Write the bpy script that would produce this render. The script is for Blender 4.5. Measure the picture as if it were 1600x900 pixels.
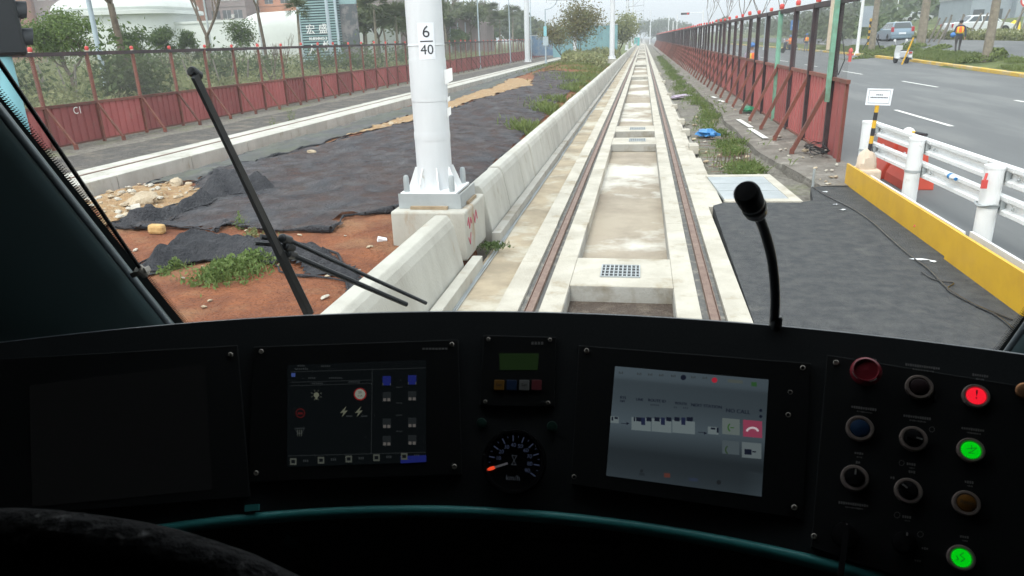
import bpy, math, random
import numpy as np
from mathutils import Vector, Matrix, noise as mn
R = random.Random(7)
RN = np.random.default_rng(7)
for o in list(bpy.data.objects): bpy.data.objects.remove(o)
S = bpy.context.scene
C = S.collection
rad = math.radians

# ------------------------------------------------------------------ camera
F = 1110.0; EYE = 2.05
vp = Vector((205/F, 392/F, -1)).normalized()
dn = Vector((109/F, -3200/F, -1)).normalized(); dn = (dn - vp*dn.dot(vp)).normalized()
AX = vp.cross(-dn); AY = vp; AZ = -dn          # world axes written in camera axes
CAMR = Matrix((AX, AY, AZ))                    # world <- camera
cd = bpy.data.cameras.new('camera'); cam = bpy.data.objects.new('camera', cd); C.objects.link(cam)
cam.matrix_world = Matrix.Translation((0, 0, EYE)) @ CAMR.to_4x4()
cd.sensor_width = 36; cd.lens = 36*F/1600; cd.clip_start = 0.05; cd.clip_end = 5000
cd.dof.use_dof = True; cd.dof.focus_distance = 9.0; cd.dof.aperture_fstop = 16
S.camera = cam
S.render.engine = 'CYCLES'
S.cycles.transparent_max_bounces = 24
S.cycles.max_bounces = 8
S.cycles.sample_clamp_indirect = 6.0
# ------------------------------------------------------------------ sky, sun, exposure
W = bpy.data.worlds.new('World'); S.world = W; W.use_nodes = True
nt = W.node_tree; bg = nt.nodes['Background']
sk = nt.nodes.new('ShaderNodeTexSky'); sk.sky_type = 'NISHITA'; sk.sun_disc = False
SUN_EL, SUN_AZ = 58, 200                       # azimuth clockwise from +Y
sk.sun_elevation = rad(SUN_EL); sk.sun_rotation = rad(SUN_AZ); sk.dust_density = 3.0; sk.air_density = 1.5
hs = nt.nodes.new('ShaderNodeHueSaturation'); hs.inputs['Saturation'].default_value = 0.3
cl = nt.nodes.new('ShaderNodeMixRGB'); cl.inputs[0].default_value = 0.45; cl.inputs[2].default_value = (13.0, 13.6, 14.2, 1)
tcw = nt.nodes.new('ShaderNodeTexCoord'); mpw = nt.nodes.new('ShaderNodeMapping'); mpw.inputs['Scale'].default_value = (1,1,3.5); nzw = nt.nodes.new('ShaderNodeTexNoise'); nzw.inputs['Scale'].default_value = 2.2; nzw.inputs['Detail'].default_value = 5
crw = nt.nodes.new('ShaderNodeMixRGB'); crw.inputs[1].default_value = (10.6, 11.6, 12.6, 1); crw.inputs[2].default_value = (15.5, 15.7, 15.9, 1); mrw = nt.nodes.new('ShaderNodeMapRange'); mrw.inputs[1].default_value = .38; mrw.inputs[2].default_value = .62
nt.links.new(tcw.outputs['Generated'], mpw.inputs[0]); nt.links.new(mpw.outputs[0], nzw.inputs['Vector']); nt.links.new(nzw.outputs[0], mrw.inputs[0]); nt.links.new(mrw.outputs[0], crw.inputs[0]); nt.links.new(crw.outputs[0], cl.inputs[2])
nt.links.new(sk.outputs[0], hs.inputs['Color']); nt.links.new(hs.outputs[0], cl.inputs[1]); nt.links.new(cl.outputs[0], bg.inputs[0])
bg.inputs[1].default_value = 0.12
sl = bpy.data.lights.new('sun', 'SUN'); sl.energy = 1.2; sl.angle = rad(18); sl.color = (1, .96, .9)
so = bpy.data.objects.new('sun', sl); C.objects.link(so)
_d = Vector((math.sin(rad(SUN_AZ))*math.cos(rad(SUN_EL)), math.cos(rad(SUN_AZ))*math.cos(rad(SUN_EL)), math.sin(rad(SUN_EL))))
so.rotation_euler = _d.to_track_quat('Z', 'Y').to_euler()
S.view_settings.view_transform = 'Standard'; S.view_settings.look = 'None'; S.view_settings.gamma = 1
S.view_settings.exposure = 0.85
EXPO = 2**S.view_settings.exposure

# ------------------------------------------------------------------ measuring helpers (a sight line met with a real plane)
def ray(u, v): return CAMR @ Vector(((u-800)/F, -(v-450)/F, -1))
def G(u, v, z=0.0):
    d = ray(u, v); return Vector((0, 0, EYE)) + d*((z-EYE)/d.z)
def GX(u, v, x):
    d = ray(u, v); return Vector((0, 0, EYE)) + d*(x/d.x)
def GY(u, v, y):
    d = ray(u, v); return Vector((0, 0, EYE)) + d*(y/d.y)

# ------------------------------------------------------------------ object helpers
def tag(o, label=None, cat=None, group=None, kind=None):
    if label: o['label'] = label
    if cat: o['category'] = cat
    if group: o['group'] = group
    if kind: o['kind'] = kind
    return o
def thing(name, label, cat, loc=(0,0,0), rz=0, group=None):
    o = bpy.data.objects.new(name, None); C.objects.link(o); o.location = loc; o.rotation_euler = (0,0,rz)
    o.empty_display_size = .1
    return tag(o, label, cat, group)
def dup(root, loc, rz=None, label=None, group=None, scale=None):
    r = root.copy(); C.objects.link(r); r.location = loc
    if rz is not None: r.rotation_euler = (r.rotation_euler[0], r.rotation_euler[1], rz)
    if scale is not None: r.scale = (scale,)*3 if not hasattr(scale, '__len__') else scale
    if label: r['label'] = label
    if group: r['group'] = group
    for ch in list(root.children):
        c = ch.copy(); C.objects.link(c); c.parent = r
        for g in list(ch.children):
            d = g.copy(); C.objects.link(d); d.parent = c
    return r
_tc = {}
def text2d(s):
    if s not in _tc:
        c = bpy.data.curves.new('t', 'FONT'); c.body = s; c.align_x = 'CENTER'; c.align_y = 'CENTER'; c.size = 1; c.resolution_u = 3
        o = bpy.data.objects.new('t', c); C.objects.link(o)
        m = o.to_mesh(); vs = [v.co.copy() for v in m.vertices]; fs = [list(p.vertices) for p in m.polygons]; o.to_mesh_clear()
        bpy.data.objects.remove(o); bpy.data.curves.remove(c)
        _tc[s] = (vs, fs)
    return _tc[s]
def text_fine(s, mx):
    key = (s, mx)
    if key not in _tc:
        vs, fs = text2d(s); import bmesh
        b = bmesh.new(); V = [b.verts.new(v) for v in vs]
        for f in fs:
            try: b.faces.new([V[i] for i in f])
            except ValueError: pass
        for _ in range(5):
            E = [e for e in b.edges if e.calc_length() > mx]
            if not E: break
            bmesh.ops.subdivide_edges(b, edges=E, cuts=1, use_grid_fill=False); bmesh.ops.triangulate(b, faces=b.faces[:])
        b.verts.index_update(); _tc[key] = ([v.co.copy() for v in b.verts], [[v.index for v in f.verts] for f in b.faces]); b.free()
    return _tc[key]
class MB:
    def __init__(s): s.v = []; s.f = []; s.m = []
    def add(s, vs, fs, mi=0):
        n = len(s.v); s.v += [tuple(v) for v in vs]; s.f += [[i+n for i in f] for f in fs]; s.m += [mi]*len(fs); return s
    def box(s, a, b, mi=0, M=None):
        (x0,y0,z0),(x1,y1,z1) = a, b
        v = [Vector(p) for p in ((x0,y0,z0),(x1,y0,z0),(x1,y1,z0),(x0,y1,z0),(x0,y0,z1),(x1,y0,z1),(x1,y1,z1),(x0,y1,z1))]
        if M: v = [M @ p for p in v]
        return s.add(v, [(0,3,2,1),(4,5,6,7),(0,1,5,4),(1,2,6,5),(2,3,7,6),(3,0,4,7)], mi)
    def tube(s, pts, r, n=8, mi=0, cap=True):
        pts = [Vector(p) for p in pts]; rs = r if hasattr(r, '__len__') else [r]*len(pts)
        vs = []; up = None
        for i, p in enumerate(pts):
            t = (pts[min(i+1, len(pts)-1)] - pts[max(i-1, 0)]).normalized()
            if up is None: up = Vector((0,0,1)) if abs(t.z) < .9 else Vector((1,0,0))
            a = t.cross(up)
            if a.length < 1e-4: a = t.cross(Vector((0,1,0)))
            a.normalize(); b = t.cross(a).normalized(); up = -b if False else a.cross(t)
            for k in range(n):
                q = 2*math.pi*k/n; vs.append(p + (a*math.cos(q) + b*math.sin(q))*rs[i])
        fs = []
        for i in range(len(pts)-1):
            for k in range(n):
                k2 = (k+1) % n; fs.append((i*n+k, i*n+k2, (i+1)*n+k2, (i+1)*n+k))
        if cap: fs.append(tuple(range(n))); fs.append(tuple(range((len(pts)-1)*n, len(pts)*n))[::-1])
        return s.add(vs, fs, mi)
    def beam(s, a, b, w, h, mi=0, up=(0,0,1)):
        a = Vector(a); b = Vector(b); t = (b-a).normalized(); x = t.cross(Vector(up))
        if x.length < 1e-4: x = t.cross(Vector((0,1,0)))
        x.normalize(); y = x.cross(t)
        v = [p + x*(sx*w/2) + y*(sy*h/2) for p in (a, b) for sx, sy in ((-1,-1),(1,-1),(1,1),(-1,1))]
        return s.add(v, [(0,1,2,3),(7,6,5,4),(0,4,5,1),(1,5,6,2),(2,6,7,3),(3,7,4,0)], mi)
    def prism(s, poly, fn, d0, d1, mi=0):      # poly 2D, fn(a,b,d) -> 3D
        n = len(poly); vs = [fn(a, b, d0) for a, b in poly] + [fn(a, b, d1) for a, b in poly]
        fs = [tuple(range(n)), tuple(range(n, 2*n))[::-1]] + [(i, (i+1) % n, n+(i+1) % n, n+i)[::-1] for i in range(n)]
        return s.add(vs, fs, mi)
    def lathe(s, prof, M, n=24, mi=0):         # prof [(r,h)] about local Z of M
        vs = []; fs = []
        for r, h in prof:
            for k in range(n): q = 2*math.pi*k/n; vs.append(M @ Vector((r*math.cos(q), r*math.sin(q), h)))
        for i in range(len(prof)-1):
            for k in range(n): fs.append((i*n+k, i*n+(k+1) % n, (i+1)*n+(k+1) % n, (i+1)*n+k))
        if prof[0][0] > 1e-6: fs.append(tuple(range(n))[::-1])
        if prof[-1][0] > 1e-6: fs.append(tuple(range((len(prof)-1)*n, len(prof)*n)))
        return s.add(vs, fs, mi)
    def text(s, t, fn, size, mi=0, thick=0.0):    # fn(a,b)->3D
        vs, fs = text2d(t); return s.add([fn(v.x*size, v.y*size) for v in vs], fs, mi)
    def build(s, name, mats, parent=None, smooth=False, bevel=0):
        me = bpy.data.meshes.new(name); me.from_pydata(s.v, [], s.f)
        for m in (mats if isinstance(mats, (list, tuple)) else [mats]): me.materials.append(m)
        me.polygons.foreach_set('material_index', s.m)
        if smooth is True: me.polygons.foreach_set('use_smooth', [True]*len(s.f))
        elif smooth:
            me.polygons.foreach_set('use_smooth', [True]*len(s.f)); me.set_sharp_from_angle(angle=rad(smooth))
        me.update(); o = bpy.data.objects.new(name, me); C.objects.link(o)
        if parent: o.parent = parent
        if bevel:
            b = o.modifiers.new('b', 'BEVEL'); b.width = bevel; b.segments = 2; b.limit_method = 'ANGLE'; b.angle_limit = rad(40)
        return o
def grid_mesh(name, xs, ys, zf, mats, parent=None, keep=None, smooth=True):
    mb = MB(); nx = len(xs)
    vs = [(x, y, zf(x, y)) for y in ys for x in xs]; fs = []
    for j in range(len(ys)-1):
        for i in range(nx-1):
            if keep and not keep((xs[i]+xs[i+1])/2, (ys[j]+ys[j+1])/2): continue
            fs.append((j*nx+i, j*nx+i+1, (j+1)*nx+i+1, (j+1)*nx+i))
    mb.add(vs, fs); o = mb.build(name, mats, parent, smooth)
    if keep:
        import bmesh
        b = bmesh.new(); b.from_mesh(o.data); bmesh.ops.delete(b, geom=[v for v in b.verts if not v.link_faces], context='VERTS'); b.to_mesh(o.data); b.free()
    return o
def frame(o, n, up=(0,0,1)):
    n = Vector(n).normalized(); x = Vector(up).cross(n).normalized(); y = n.cross(x)
    M = Matrix((x, y, n)).transposed().to_4x4(); M.translation = Vector(o); return M

# ------------------------------------------------------------------ materials
def mat(name, col, rough=.7, col2=None, scale=4, mixp=(.35,.65), bump=0, bscale=40, metal=0, spec=.5, emit=None, es=1, detail=6, col3=None, s3=1.2, m3=(.5,.62), stretch=(1,1,1), coat=0, world=True):
    m = bpy.data.materials.new(name); m.use_nodes = True; t = m.node_tree; p = t.nodes['Principled BSDF']
    p.inputs['Base Color'].default_value = (*col, 1); p.inputs['Roughness'].default_value = rough
    p.inputs['Metallic'].default_value = metal; p.inputs['Specular IOR Level'].default_value = spec; p.inputs['Coat Weight'].default_value = coat
    if emit: p.inputs['Emission Color'].default_value = (*emit, 1); p.inputs['Emission Strength'].default_value = es
    if col2 or bump:
        if world: g = t.nodes.new('ShaderNodeNewGeometry'); src = g.outputs['Position']
        else: g = t.nodes.new('ShaderNodeTexCoord'); src = g.outputs['Object']
        mp = t.nodes.new('ShaderNodeMapping'); mp.inputs['Scale'].default_value = stretch; t.links.new(src, mp.inputs[0]); src = mp.outputs[0]
    def ns(sc, lo, hi, det=detail):
        n = t.nodes.new('ShaderNodeTexNoise'); n.inputs['Scale'].default_value = sc; n.inputs['Detail'].default_value = det; n.inputs['Roughness'].default_value = .65
        t.links.new(src, n.inputs['Vector'])
        r = t.nodes.new('ShaderNodeMapRange'); r.inputs[1].default_value = lo; r.inputs[2].default_value = hi; t.links.new(n.outputs[0], r.inputs[0]); return r.outputs[0]
    if col2:
        mx = t.nodes.new('ShaderNodeMixRGB'); mx.inputs[1].default_value = (*col, 1); mx.inputs[2].default_value = (*col2, 1)
        t.links.new(ns(scale, *mixp), mx.inputs[0]); out = mx.outputs[0]
        if col3:
            m2 = t.nodes.new('ShaderNodeMixRGB'); m2.inputs[2].default_value = (*col3, 1); t.links.new(out, m2.inputs[1]); t.links.new(ns(s3, *m3), m2.inputs[0]); out = m2.outputs[0]
        t.links.new(out, p.inputs['Base Color'])
    if bump:
        n = t.nodes.new('ShaderNodeTexNoise'); n.inputs['Scale'].default_value = bscale; n.inputs['Detail'].default_value = 5; t.links.new(src, n.inputs['Vector'])
        b = t.nodes.new('ShaderNodeBump'); b.inputs['Strength'].default_value = min(1, bump); b.inputs['Distance'].default_value = .6/bscale*max(1, bump); t.links.new(n.outputs[0], b.inputs['Height']); t.links.new(b.outputs[0], p.inputs['Normal'])
    return m
def glow(name, col, s=1.0):
    m = mat(name, (0.0,0.0,0.0), .4, spec=.2); p = m.node_tree.nodes['Principled BSDF']
    p.inputs['Emission Color'].default_value = (*col, 1); p.inputs['Emission Strength'].default_value = s/EXPO; return m
def leafmat(name, c1, c2, trans=.3):
    m = bpy.data.materials.new(name); m.use_nodes = True; t = m.node_tree; p = t.nodes['Principled BSDF']; out = t.nodes['Material Output']
    g = t.nodes.new('ShaderNodeNewGeometry'); mx = t.nodes.new('ShaderNodeMixRGB'); mx.inputs[1].default_value = (*c1, 1); mx.inputs[2].default_value = (*c2, 1)
    n = t.nodes.new('ShaderNodeTexNoise'); n.inputs['Scale'].default_value = .9; t.links.new(g.outputs['Position'], n.inputs['Vector'])
    a = t.nodes.new('ShaderNodeMath'); a.operation = 'MULTIPLY_ADD'; a.inputs[1].default_value = .6; t.links.new(g.outputs['Random Per Island'], a.inputs[0])
    b = t.nodes.new('ShaderNodeMapRange'); b.inputs[1].default_value = .3; b.inputs[2].default_value = .7; b.inputs[4].default_value = .4; t.links.new(n.outputs[0], b.inputs[0]); t.links.new(b.outputs[0], a.inputs[2])
    t.links.new(a.outputs[0], mx.inputs[0]); t.links.new(mx.outputs[0], p.inputs['Base Color']); p.inputs['Roughness'].default_value = .7; p.inputs['Specular IOR Level'].default_value = .25
    tr = t.nodes.new('ShaderNodeBsdfTranslucent'); t.links.new(mx.outputs[0], tr.inputs[0]); ms = t.nodes.new('ShaderNodeMixShader'); ms.inputs[0].default_value = trans
    t.links.new(p.outputs[0], ms.inputs[1]); t.links.new(tr.outputs[0], ms.inputs[2]); t.links.new(ms.outputs[0], out.inputs[0]); return m
def netmat(name, col, pitch, width, rot=45, rough=.6, veil=0):    # woven / welded wire: holes are open
    m = bpy.data.materials.new(name); m.use_nodes = True; t = m.node_tree; p = t.nodes['Principled BSDF']; out = t.nodes['Material Output']
    p.inputs['Base Color'].default_value = (*col, 1); p.inputs['Roughness'].default_value = rough
    tc = t.nodes.new('ShaderNodeNewGeometry'); mp = t.nodes.new('ShaderNodeMapping')
    t.links.new(tc.outputs['Position'], mp.inputs[0]); sp = t.nodes.new('ShaderNodeSeparateXYZ'); t.links.new(mp.outputs[0], sp.inputs[0])
    outs = []
    for sgn in (1, -1):
        a = t.nodes.new('ShaderNodeMath'); a.operation = 'MULTIPLY_ADD'; a.inputs[1].default_value = sgn*1.0; t.links.new(sp.outputs[2], a.inputs[0]); t.links.new(sp.outputs[1], a.inputs[2])
        b = t.nodes.new('ShaderNodeMath'); b.operation = 'PINGPONG'; b.inputs[1].default_value = pitch/2; t.links.new(a.outputs[0], b.inputs[0])
        c = t.nodes.new('ShaderNodeMath'); c.operation = 'LESS_THAN'; c.inputs[1].default_value = width/2; t.links.new(b.outputs[0], c.inputs[0]); outs.append(c.outputs[0])
    mx = t.nodes.new('ShaderNodeMath'); mx.operation = 'MAXIMUM'; t.links.new(outs[0], mx.inputs[0]); t.links.new(outs[1], mx.inputs[1])
    fa = mx.outputs[0]
    if veil:
        v = t.nodes.new('ShaderNodeMath'); v.operation = 'MAXIMUM'; v.inputs[1].default_value = veil; t.links.new(fa, v.inputs[0]); fa = v.outputs[0]
    tr = t.nodes.new('ShaderNodeBsdfTransparent'); ms = t.nodes.new('ShaderNodeMixShader')
    t.links.new(fa, ms.inputs[0]); t.links.new(tr.outputs[0], ms.inputs[1]); t.links.new(p.outputs[0], ms.inputs[2]); t.links.new(ms.outputs[0], out.inputs[0]); return m

M = {}
M['conc'] = mat('pale_concrete', (.52,.49,.42), .85, (.38,.35,.29), 1.6, (.40,.68), .5, 45, col3=(.30,.25,.17), s3=2.3, m3=(.55,.72))
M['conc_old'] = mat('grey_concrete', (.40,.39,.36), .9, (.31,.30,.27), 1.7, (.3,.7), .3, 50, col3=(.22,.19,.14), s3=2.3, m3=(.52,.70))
M['conc_wall'] = mat('cast_concrete', (.47,.46,.41), .85, (.37,.355,.31), 2.6, (.38,.68), .4, 60, col3=(.33,.24,.15), s3=1.9, m3=(.58,.72), stretch=(1,1,.5))
M['beige'] = mat('beige_concrete', (.42,.35,.25), .9, (.28,.235,.17), 1.7, (.40,.62), .3, 50, col3=(.50,.47,.39), s3=.7, m3=(.5,.6))
M['pitfloor'] = mat('pit_floor', (.36,.31,.24), .9, (.24,.20,.155), 2.2, (.4,.7), .8, 60, col3=(.58,.56,.50), s3=.5, m3=(.49,.56), stretch=(.6,.6,1))
M['pitdirt'] = mat('pit_dirt', (.075,.055,.042), .85, (.16,.13,.10), 7, (.5,.72), 1.5, 30)
M['kerbw'] = mat('kerb_concrete', (.52,.51,.46), .85, (.39,.375,.33), 1.9, (.4,.7), .4, 60, col3=(.30,.27,.2), s3=4, m3=(.58,.74), stretch=(1,1,.4))
M['rubber'] = mat('rail_rubber', (.12,.12,.115), .8, (.30,.28,.24), 9, (.5,.7), .5, 60)
M['rust'] = mat('rusty_rail', (.17,.10,.075), .55, (.27,.19,.15), 8, (.35,.7), .3, 90, metal=.3)
M['soil'] = mat('red_soil', (.27,.094,.038), .97, (.155,.052,.024), 3.2, (.35,.65), 2.5, 26, col3=(.29,.15,.075), s3=.9, m3=(.52,.66))
M['tan'] = mat('sandy_gravel', (.40,.27,.14), .97, (.30,.18,.09), 5, (.35,.65), 2, 18, col3=(.45,.38,.28), s3=9, m3=(.55,.65))
M['gravel'] = mat('gravel', (.24,.22,.19), .95, (.13,.12,.10), 11, (.4,.6), 2, 22, col3=(.16,.17,.09), s3=.8, m3=(.52,.66))
M['grassland'] = mat('field_grass', (.115,.15,.035), .95, (.17,.19,.06), .5, (.35,.65), 2, 3, col3=(.06,.09,.025), s3=.18, m3=(.5,.62))
M['asph'] = mat('fresh_asphalt', (.062,.065,.070), .9, (.10,.102,.102), 7, (.38,.66), 3, 60, col3=(.14,.138,.13), s3=2.6, m3=(.60,.78), spec=.25)
M['road'] = mat('worn_asphalt', (.128,.134,.136), .85, (.108,.113,.115), .8, (.35,.7), .3, 60, col3=(.155,.16,.158), s3=.7, m3=(.5,.62), stretch=(1,.15,1))
M['walk'] = mat('rough_pavement', (.22,.20,.175), .95, (.14,.125,.105), 2.2, (.4,.65), 1.4, 20, col3=(.33,.31,.27), s3=1.8, m3=(.55,.66))
M['white_line'] = mat('road_paint_white', (.78,.78,.74), .7, (.55,.55,.52), 7, (.5,.75))
M['yellow'] = mat('yellow_paint', (.72,.42,.025), .45, (.60,.33,.03), 3, (.4,.75))
M['kerb_y'] = mat('kerb_yellow', (.62,.40,.06), .8, (.5,.42,.28), 1.4, (.45,.62), .3, 30)
M['red_panel'] = mat('red_steel_sheet', (.36,.095,.088), .6, (.29,.072,.068), .8, (.35,.65), .1, 30, col3=(.32,.15,.12), s3=2.8, m3=(.58,.75))
M['red_post'] = mat('rusty_post_red', (.20,.065,.045), .7, (.13,.055,.04), 5, (.35,.65))
M['dk_post'] = mat('dark_brown_post', (.030,.020,.024), .6, (.055,.030,.03), 4, (.4,.7))
M['green_post'] = mat('verdigris_post', (.20,.42,.31), .65, (.16,.26,.18), 4, (.4,.65))
M['white_met'] = mat('white_painted_steel', (.78,.79,.79), .45, (.70,.71,.71), 2.5, (.45,.75), .0, 30, col3=(.45,.40,.33), s3=5, m3=(.62,.72))
M['mast'] = mat('white_mast', (.66,.68,.70), .5, (.58,.60,.62), 1.2, (.4,.7), stretch=(3,3,.6))
M['galv'] = mat('galvanised', (.42,.45,.46), .5, (.33,.36,.37), 3, (.4,.7), metal=.3)
M['lampp'] = mat('pale_blue_lamp_pole', (.42,.50,.55), .5, (.36,.43,.48), 2, (.4,.7))
M['cyanp'] = mat('cyan_pole', (.25,.55,.62), .5)
M['redlamp'] = mat('red_lamp_cap', (.60,.075,.065), .35)
M['lampbase'] = mat('lamp_base_cream', (.6,.52,.42), .6)
M['fencemesh'] = netmat('expanded_wire_mesh', (.13,.12,.12), .05, .007)
M['fencemesh_l'] = netmat('expanded_wire_mesh_far', (.26,.25,.23), .05, .006)
M['cloth'] = mat('black_shade_net', (.060,.061,.070), .9, (.085,.066,.062), 2.2, (.42,.68), 3, 22, col3=(.115,.115,.122), s3=3.4, m3=(.5,.66))
M['cloth_g'] = mat('grey_green_shade_net', (.085,.088,.09), .9, (.105,.115,.085), 1.1, (.42,.66), .7, 26, col3=(.14,.14,.135), s3=2.6, m3=(.52,.68))
M['cloth_k'] = mat('black_net_folds', (.028,.029,.035), .9, (.06,.06,.066), 6, (.42,.7), 3, 34)
M['edge_highlight'] = mat('painted_highlight_grey', (.16,.19,.21), .4, spec=.6)  # lighter tone imitating light caught on the pillar edge
M['rock'] = mat('pale_rock', (.48,.40,.29), .9, (.36,.28,.19), 6, (.4,.65), 1, 20)
M['rockw'] = mat('broken_concrete', (.52,.49,.42), .9, (.40,.36,.30), 6, (.4,.65), 1, 20)
M['stone_y'] = mat('yellow_stone', (.58,.38,.16), .85, (.48,.30,.12), 8, (.4,.65), .5, 25)
M['wood'] = mat('weathered_wood', (.34,.26,.17), .8, (.25,.18,.11), 6, (.4,.65))
M['woodg'] = mat('grey_stake', (.22,.20,.17), .85, (.16,.14,.12), 6, (.4,.65))
M['bark'] = mat('bark', (.15,.12,.09), .95, (.09,.07,.05), 6, (.4,.65), .8, 20)
M['barkp'] = mat('pale_bark', (.27,.235,.18), .95, (.18,.155,.12), 5, (.4,.65), .8, 20)
M['black'] = mat('black_rubber', (.016,.016,.017), .55)
M['signalb'] = mat('signal_grey_black', (.014,.018,.022), .5)
M['blackg'] = mat('black_gloss', (.012,.012,.013), .25)
M['white'] = mat('white_plastic', (.75,.76,.76), .4)
M['paper'] = mat('white_sign_face', (.78,.80,.84), .6)
M['ink'] = mat('black_print', (.03,.03,.035), .7)
M['redplast'] = mat('red_plastic', (.62,.085,.05), .5, (.52,.07,.04), 3)
M['sack'] = mat('cream_sandbag', (.66,.55,.44), .85, (.55,.44,.34), 8)
M['bluebag'] = mat('blue_plastic_bag', (.04,.25,.55), .4, (.02,.15,.40), 9)
M['greenbag'] = mat('green_plastic_bag', (.03,.28,.14), .4)
M['lilac'] = mat('lilac_plastic_bag', (.40,.33,.42), .5)
M['bwhite'] = mat('white_render', (.58,.605,.58), .8, (.50,.525,.50), .3, (.4,.7))
M['apt'] = mat('orange_brown_tile', (.50,.21,.11), .8, (.40,.165,.09), .6, (.4,.7))
M['apt2'] = mat('grey_brown_tile', (.25,.20,.19), .8, (.2,.165,.16), .6, (.4,.7))
M['win'] = mat('window_dark', (.06,.07,.075), .3)
M['winl'] = mat('window_frame_pale', (.5,.5,.48), .5)
M['greybl'] = mat('grey_sheet_building', (.30,.34,.38), .6, (.25,.29,.33), .7, (.4,.7))
M['teal'] = mat('teal_sheet', (.20,.36,.38), .6, (.15,.28,.31), .8, (.4,.7))
M['bluesheet'] = mat('blue_sheet', (.11,.20,.32), .6, (.22,.27,.32), 1.5, (.4,.6))
M['slat'] = mat('sign_slat_teal', (.28,.42,.43), .6, (.23,.35,.36), 2)
M['slatd'] = mat('sign_backing_dark', (.05,.08,.09), .7)
M['carb'] = mat('silver_blue_paint', (.22,.30,.37), .3, metal=.4, coat=.6)
M['carw'] = mat('white_car_paint', (.62,.64,.65), .3, coat=.6)
M['carglass'] = mat('car_glass', (.05,.065,.07), .08, spec=.8)
M['tyre'] = mat('tyre', (.02,.02,.02), .85)
M['chrome'] = mat('alloy', (.5,.5,.5), .3, metal=.8)
M['tail'] = mat('tail_lamp', (.45,.02,.03), .3)
M['vest'] = mat('orange_vest', (.95,.17,.04), .8)
M['vesty'] = mat('reflective_yellow_band', (.85,.60,.05), .6)
M['navy'] = mat('navy_shirt', (.03,.04,.07), .9)
M['trousers'] = mat('grey_trousers', (.055,.05,.05), .9)
M['jeans'] = mat('grey_blue_jeans', (.16,.18,.22), .9)
M['skin'] = mat('skin', (.38,.22,.15), .6)
M['hair'] = mat('black_hair', (.02,.018,.016), .8)
M['bhelm'] = mat('blue_helmet', (.06,.20,.50), .4)
M['lf_green'] = leafmat('leaf_bright_green', (.09,.155,.04), (.19,.25,.085))
M['lf_dark'] = leafmat('leaf_dark_green', (.05,.085,.03), (.115,.16,.055))
M['lf_pine'] = leafmat('leaf_olive_palm', (.08,.11,.055), (.17,.19,.10))
M['lf_aut'] = leafmat('leaf_rusty', (.20,.15,.07), (.15,.18,.07))
M['lf_bush'] = leafmat('leaf_bush', (.15,.185,.07), (.33,.33,.17))
M['lf_grass'] = leafmat('grass_blade', (.10,.15,.04), (.22,.26,.09))
M['lf_far'] = leafmat('leaf_far_wood', (.05,.08,.035), (.11,.14,.06), .15)
# cab
M['cab'] = mat('cab_lining_dark', (.024,.032,.034), .6)
M['trim'] = mat('pillar_trim', (.085,.135,.142), .42, spec=.5)
M['frit'] = mat('black_frit', (.006,.006,.006), .5)
M['panel'] = mat('console_black', (.017,.021,.023), .6, spec=.4, col2=(.022,.026,.028), scale=300, mixp=(.4,.6), bump=.2, bscale=900)
M['hood'] = mat('console_lip', (.085,.10,.115), .36, spec=.6)
M['pan2'] = mat('unit_face_black', (.012,.0135,.014), .5, spec=.3)
M['scr_off'] = mat('dark_glass_screen', (.012,.012,.012), .55, spec=.25)
M['tealrim'] = mat('teal_rim', (.06,.34,.33), .32, spec=.5)
M['screw'] = mat('screw_steel', (.42,.38,.33), .4, metal=.3)
M['ring'] = mat('button_ring_steel', (.42,.34,.30), .4, metal=.25)
M['label_grey'] = mat('engraved_label', (.28,.27,.26), .7)
M['seatf'] = mat('black_mesh_fabric', (.013,.013,.014), .9, (.17,.17,.17), 48, (.57,.75), 1, 60, spec=.15)
M['mic'] = mat('microphone_black', (.05,.053,.056), .35)
M['micg'] = mat('microphone_grille', (.02,.02,.021), .8, bump=1, bscale=500)
M['micr'] = mat('microphone_ring', (.22,.23,.23), .35, metal=.8)
M['redb'] = mat('mushroom_red', (.30,.02,.035), .4)
M['blueb'] = mat('button_blue_dark', (.01,.045,.12), .4)
M['darkb'] = mat('button_dark_red', (.03,.012,.014), .4)
M['orb'] = mat('button_amber', (.22,.09,.008), .4)

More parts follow.
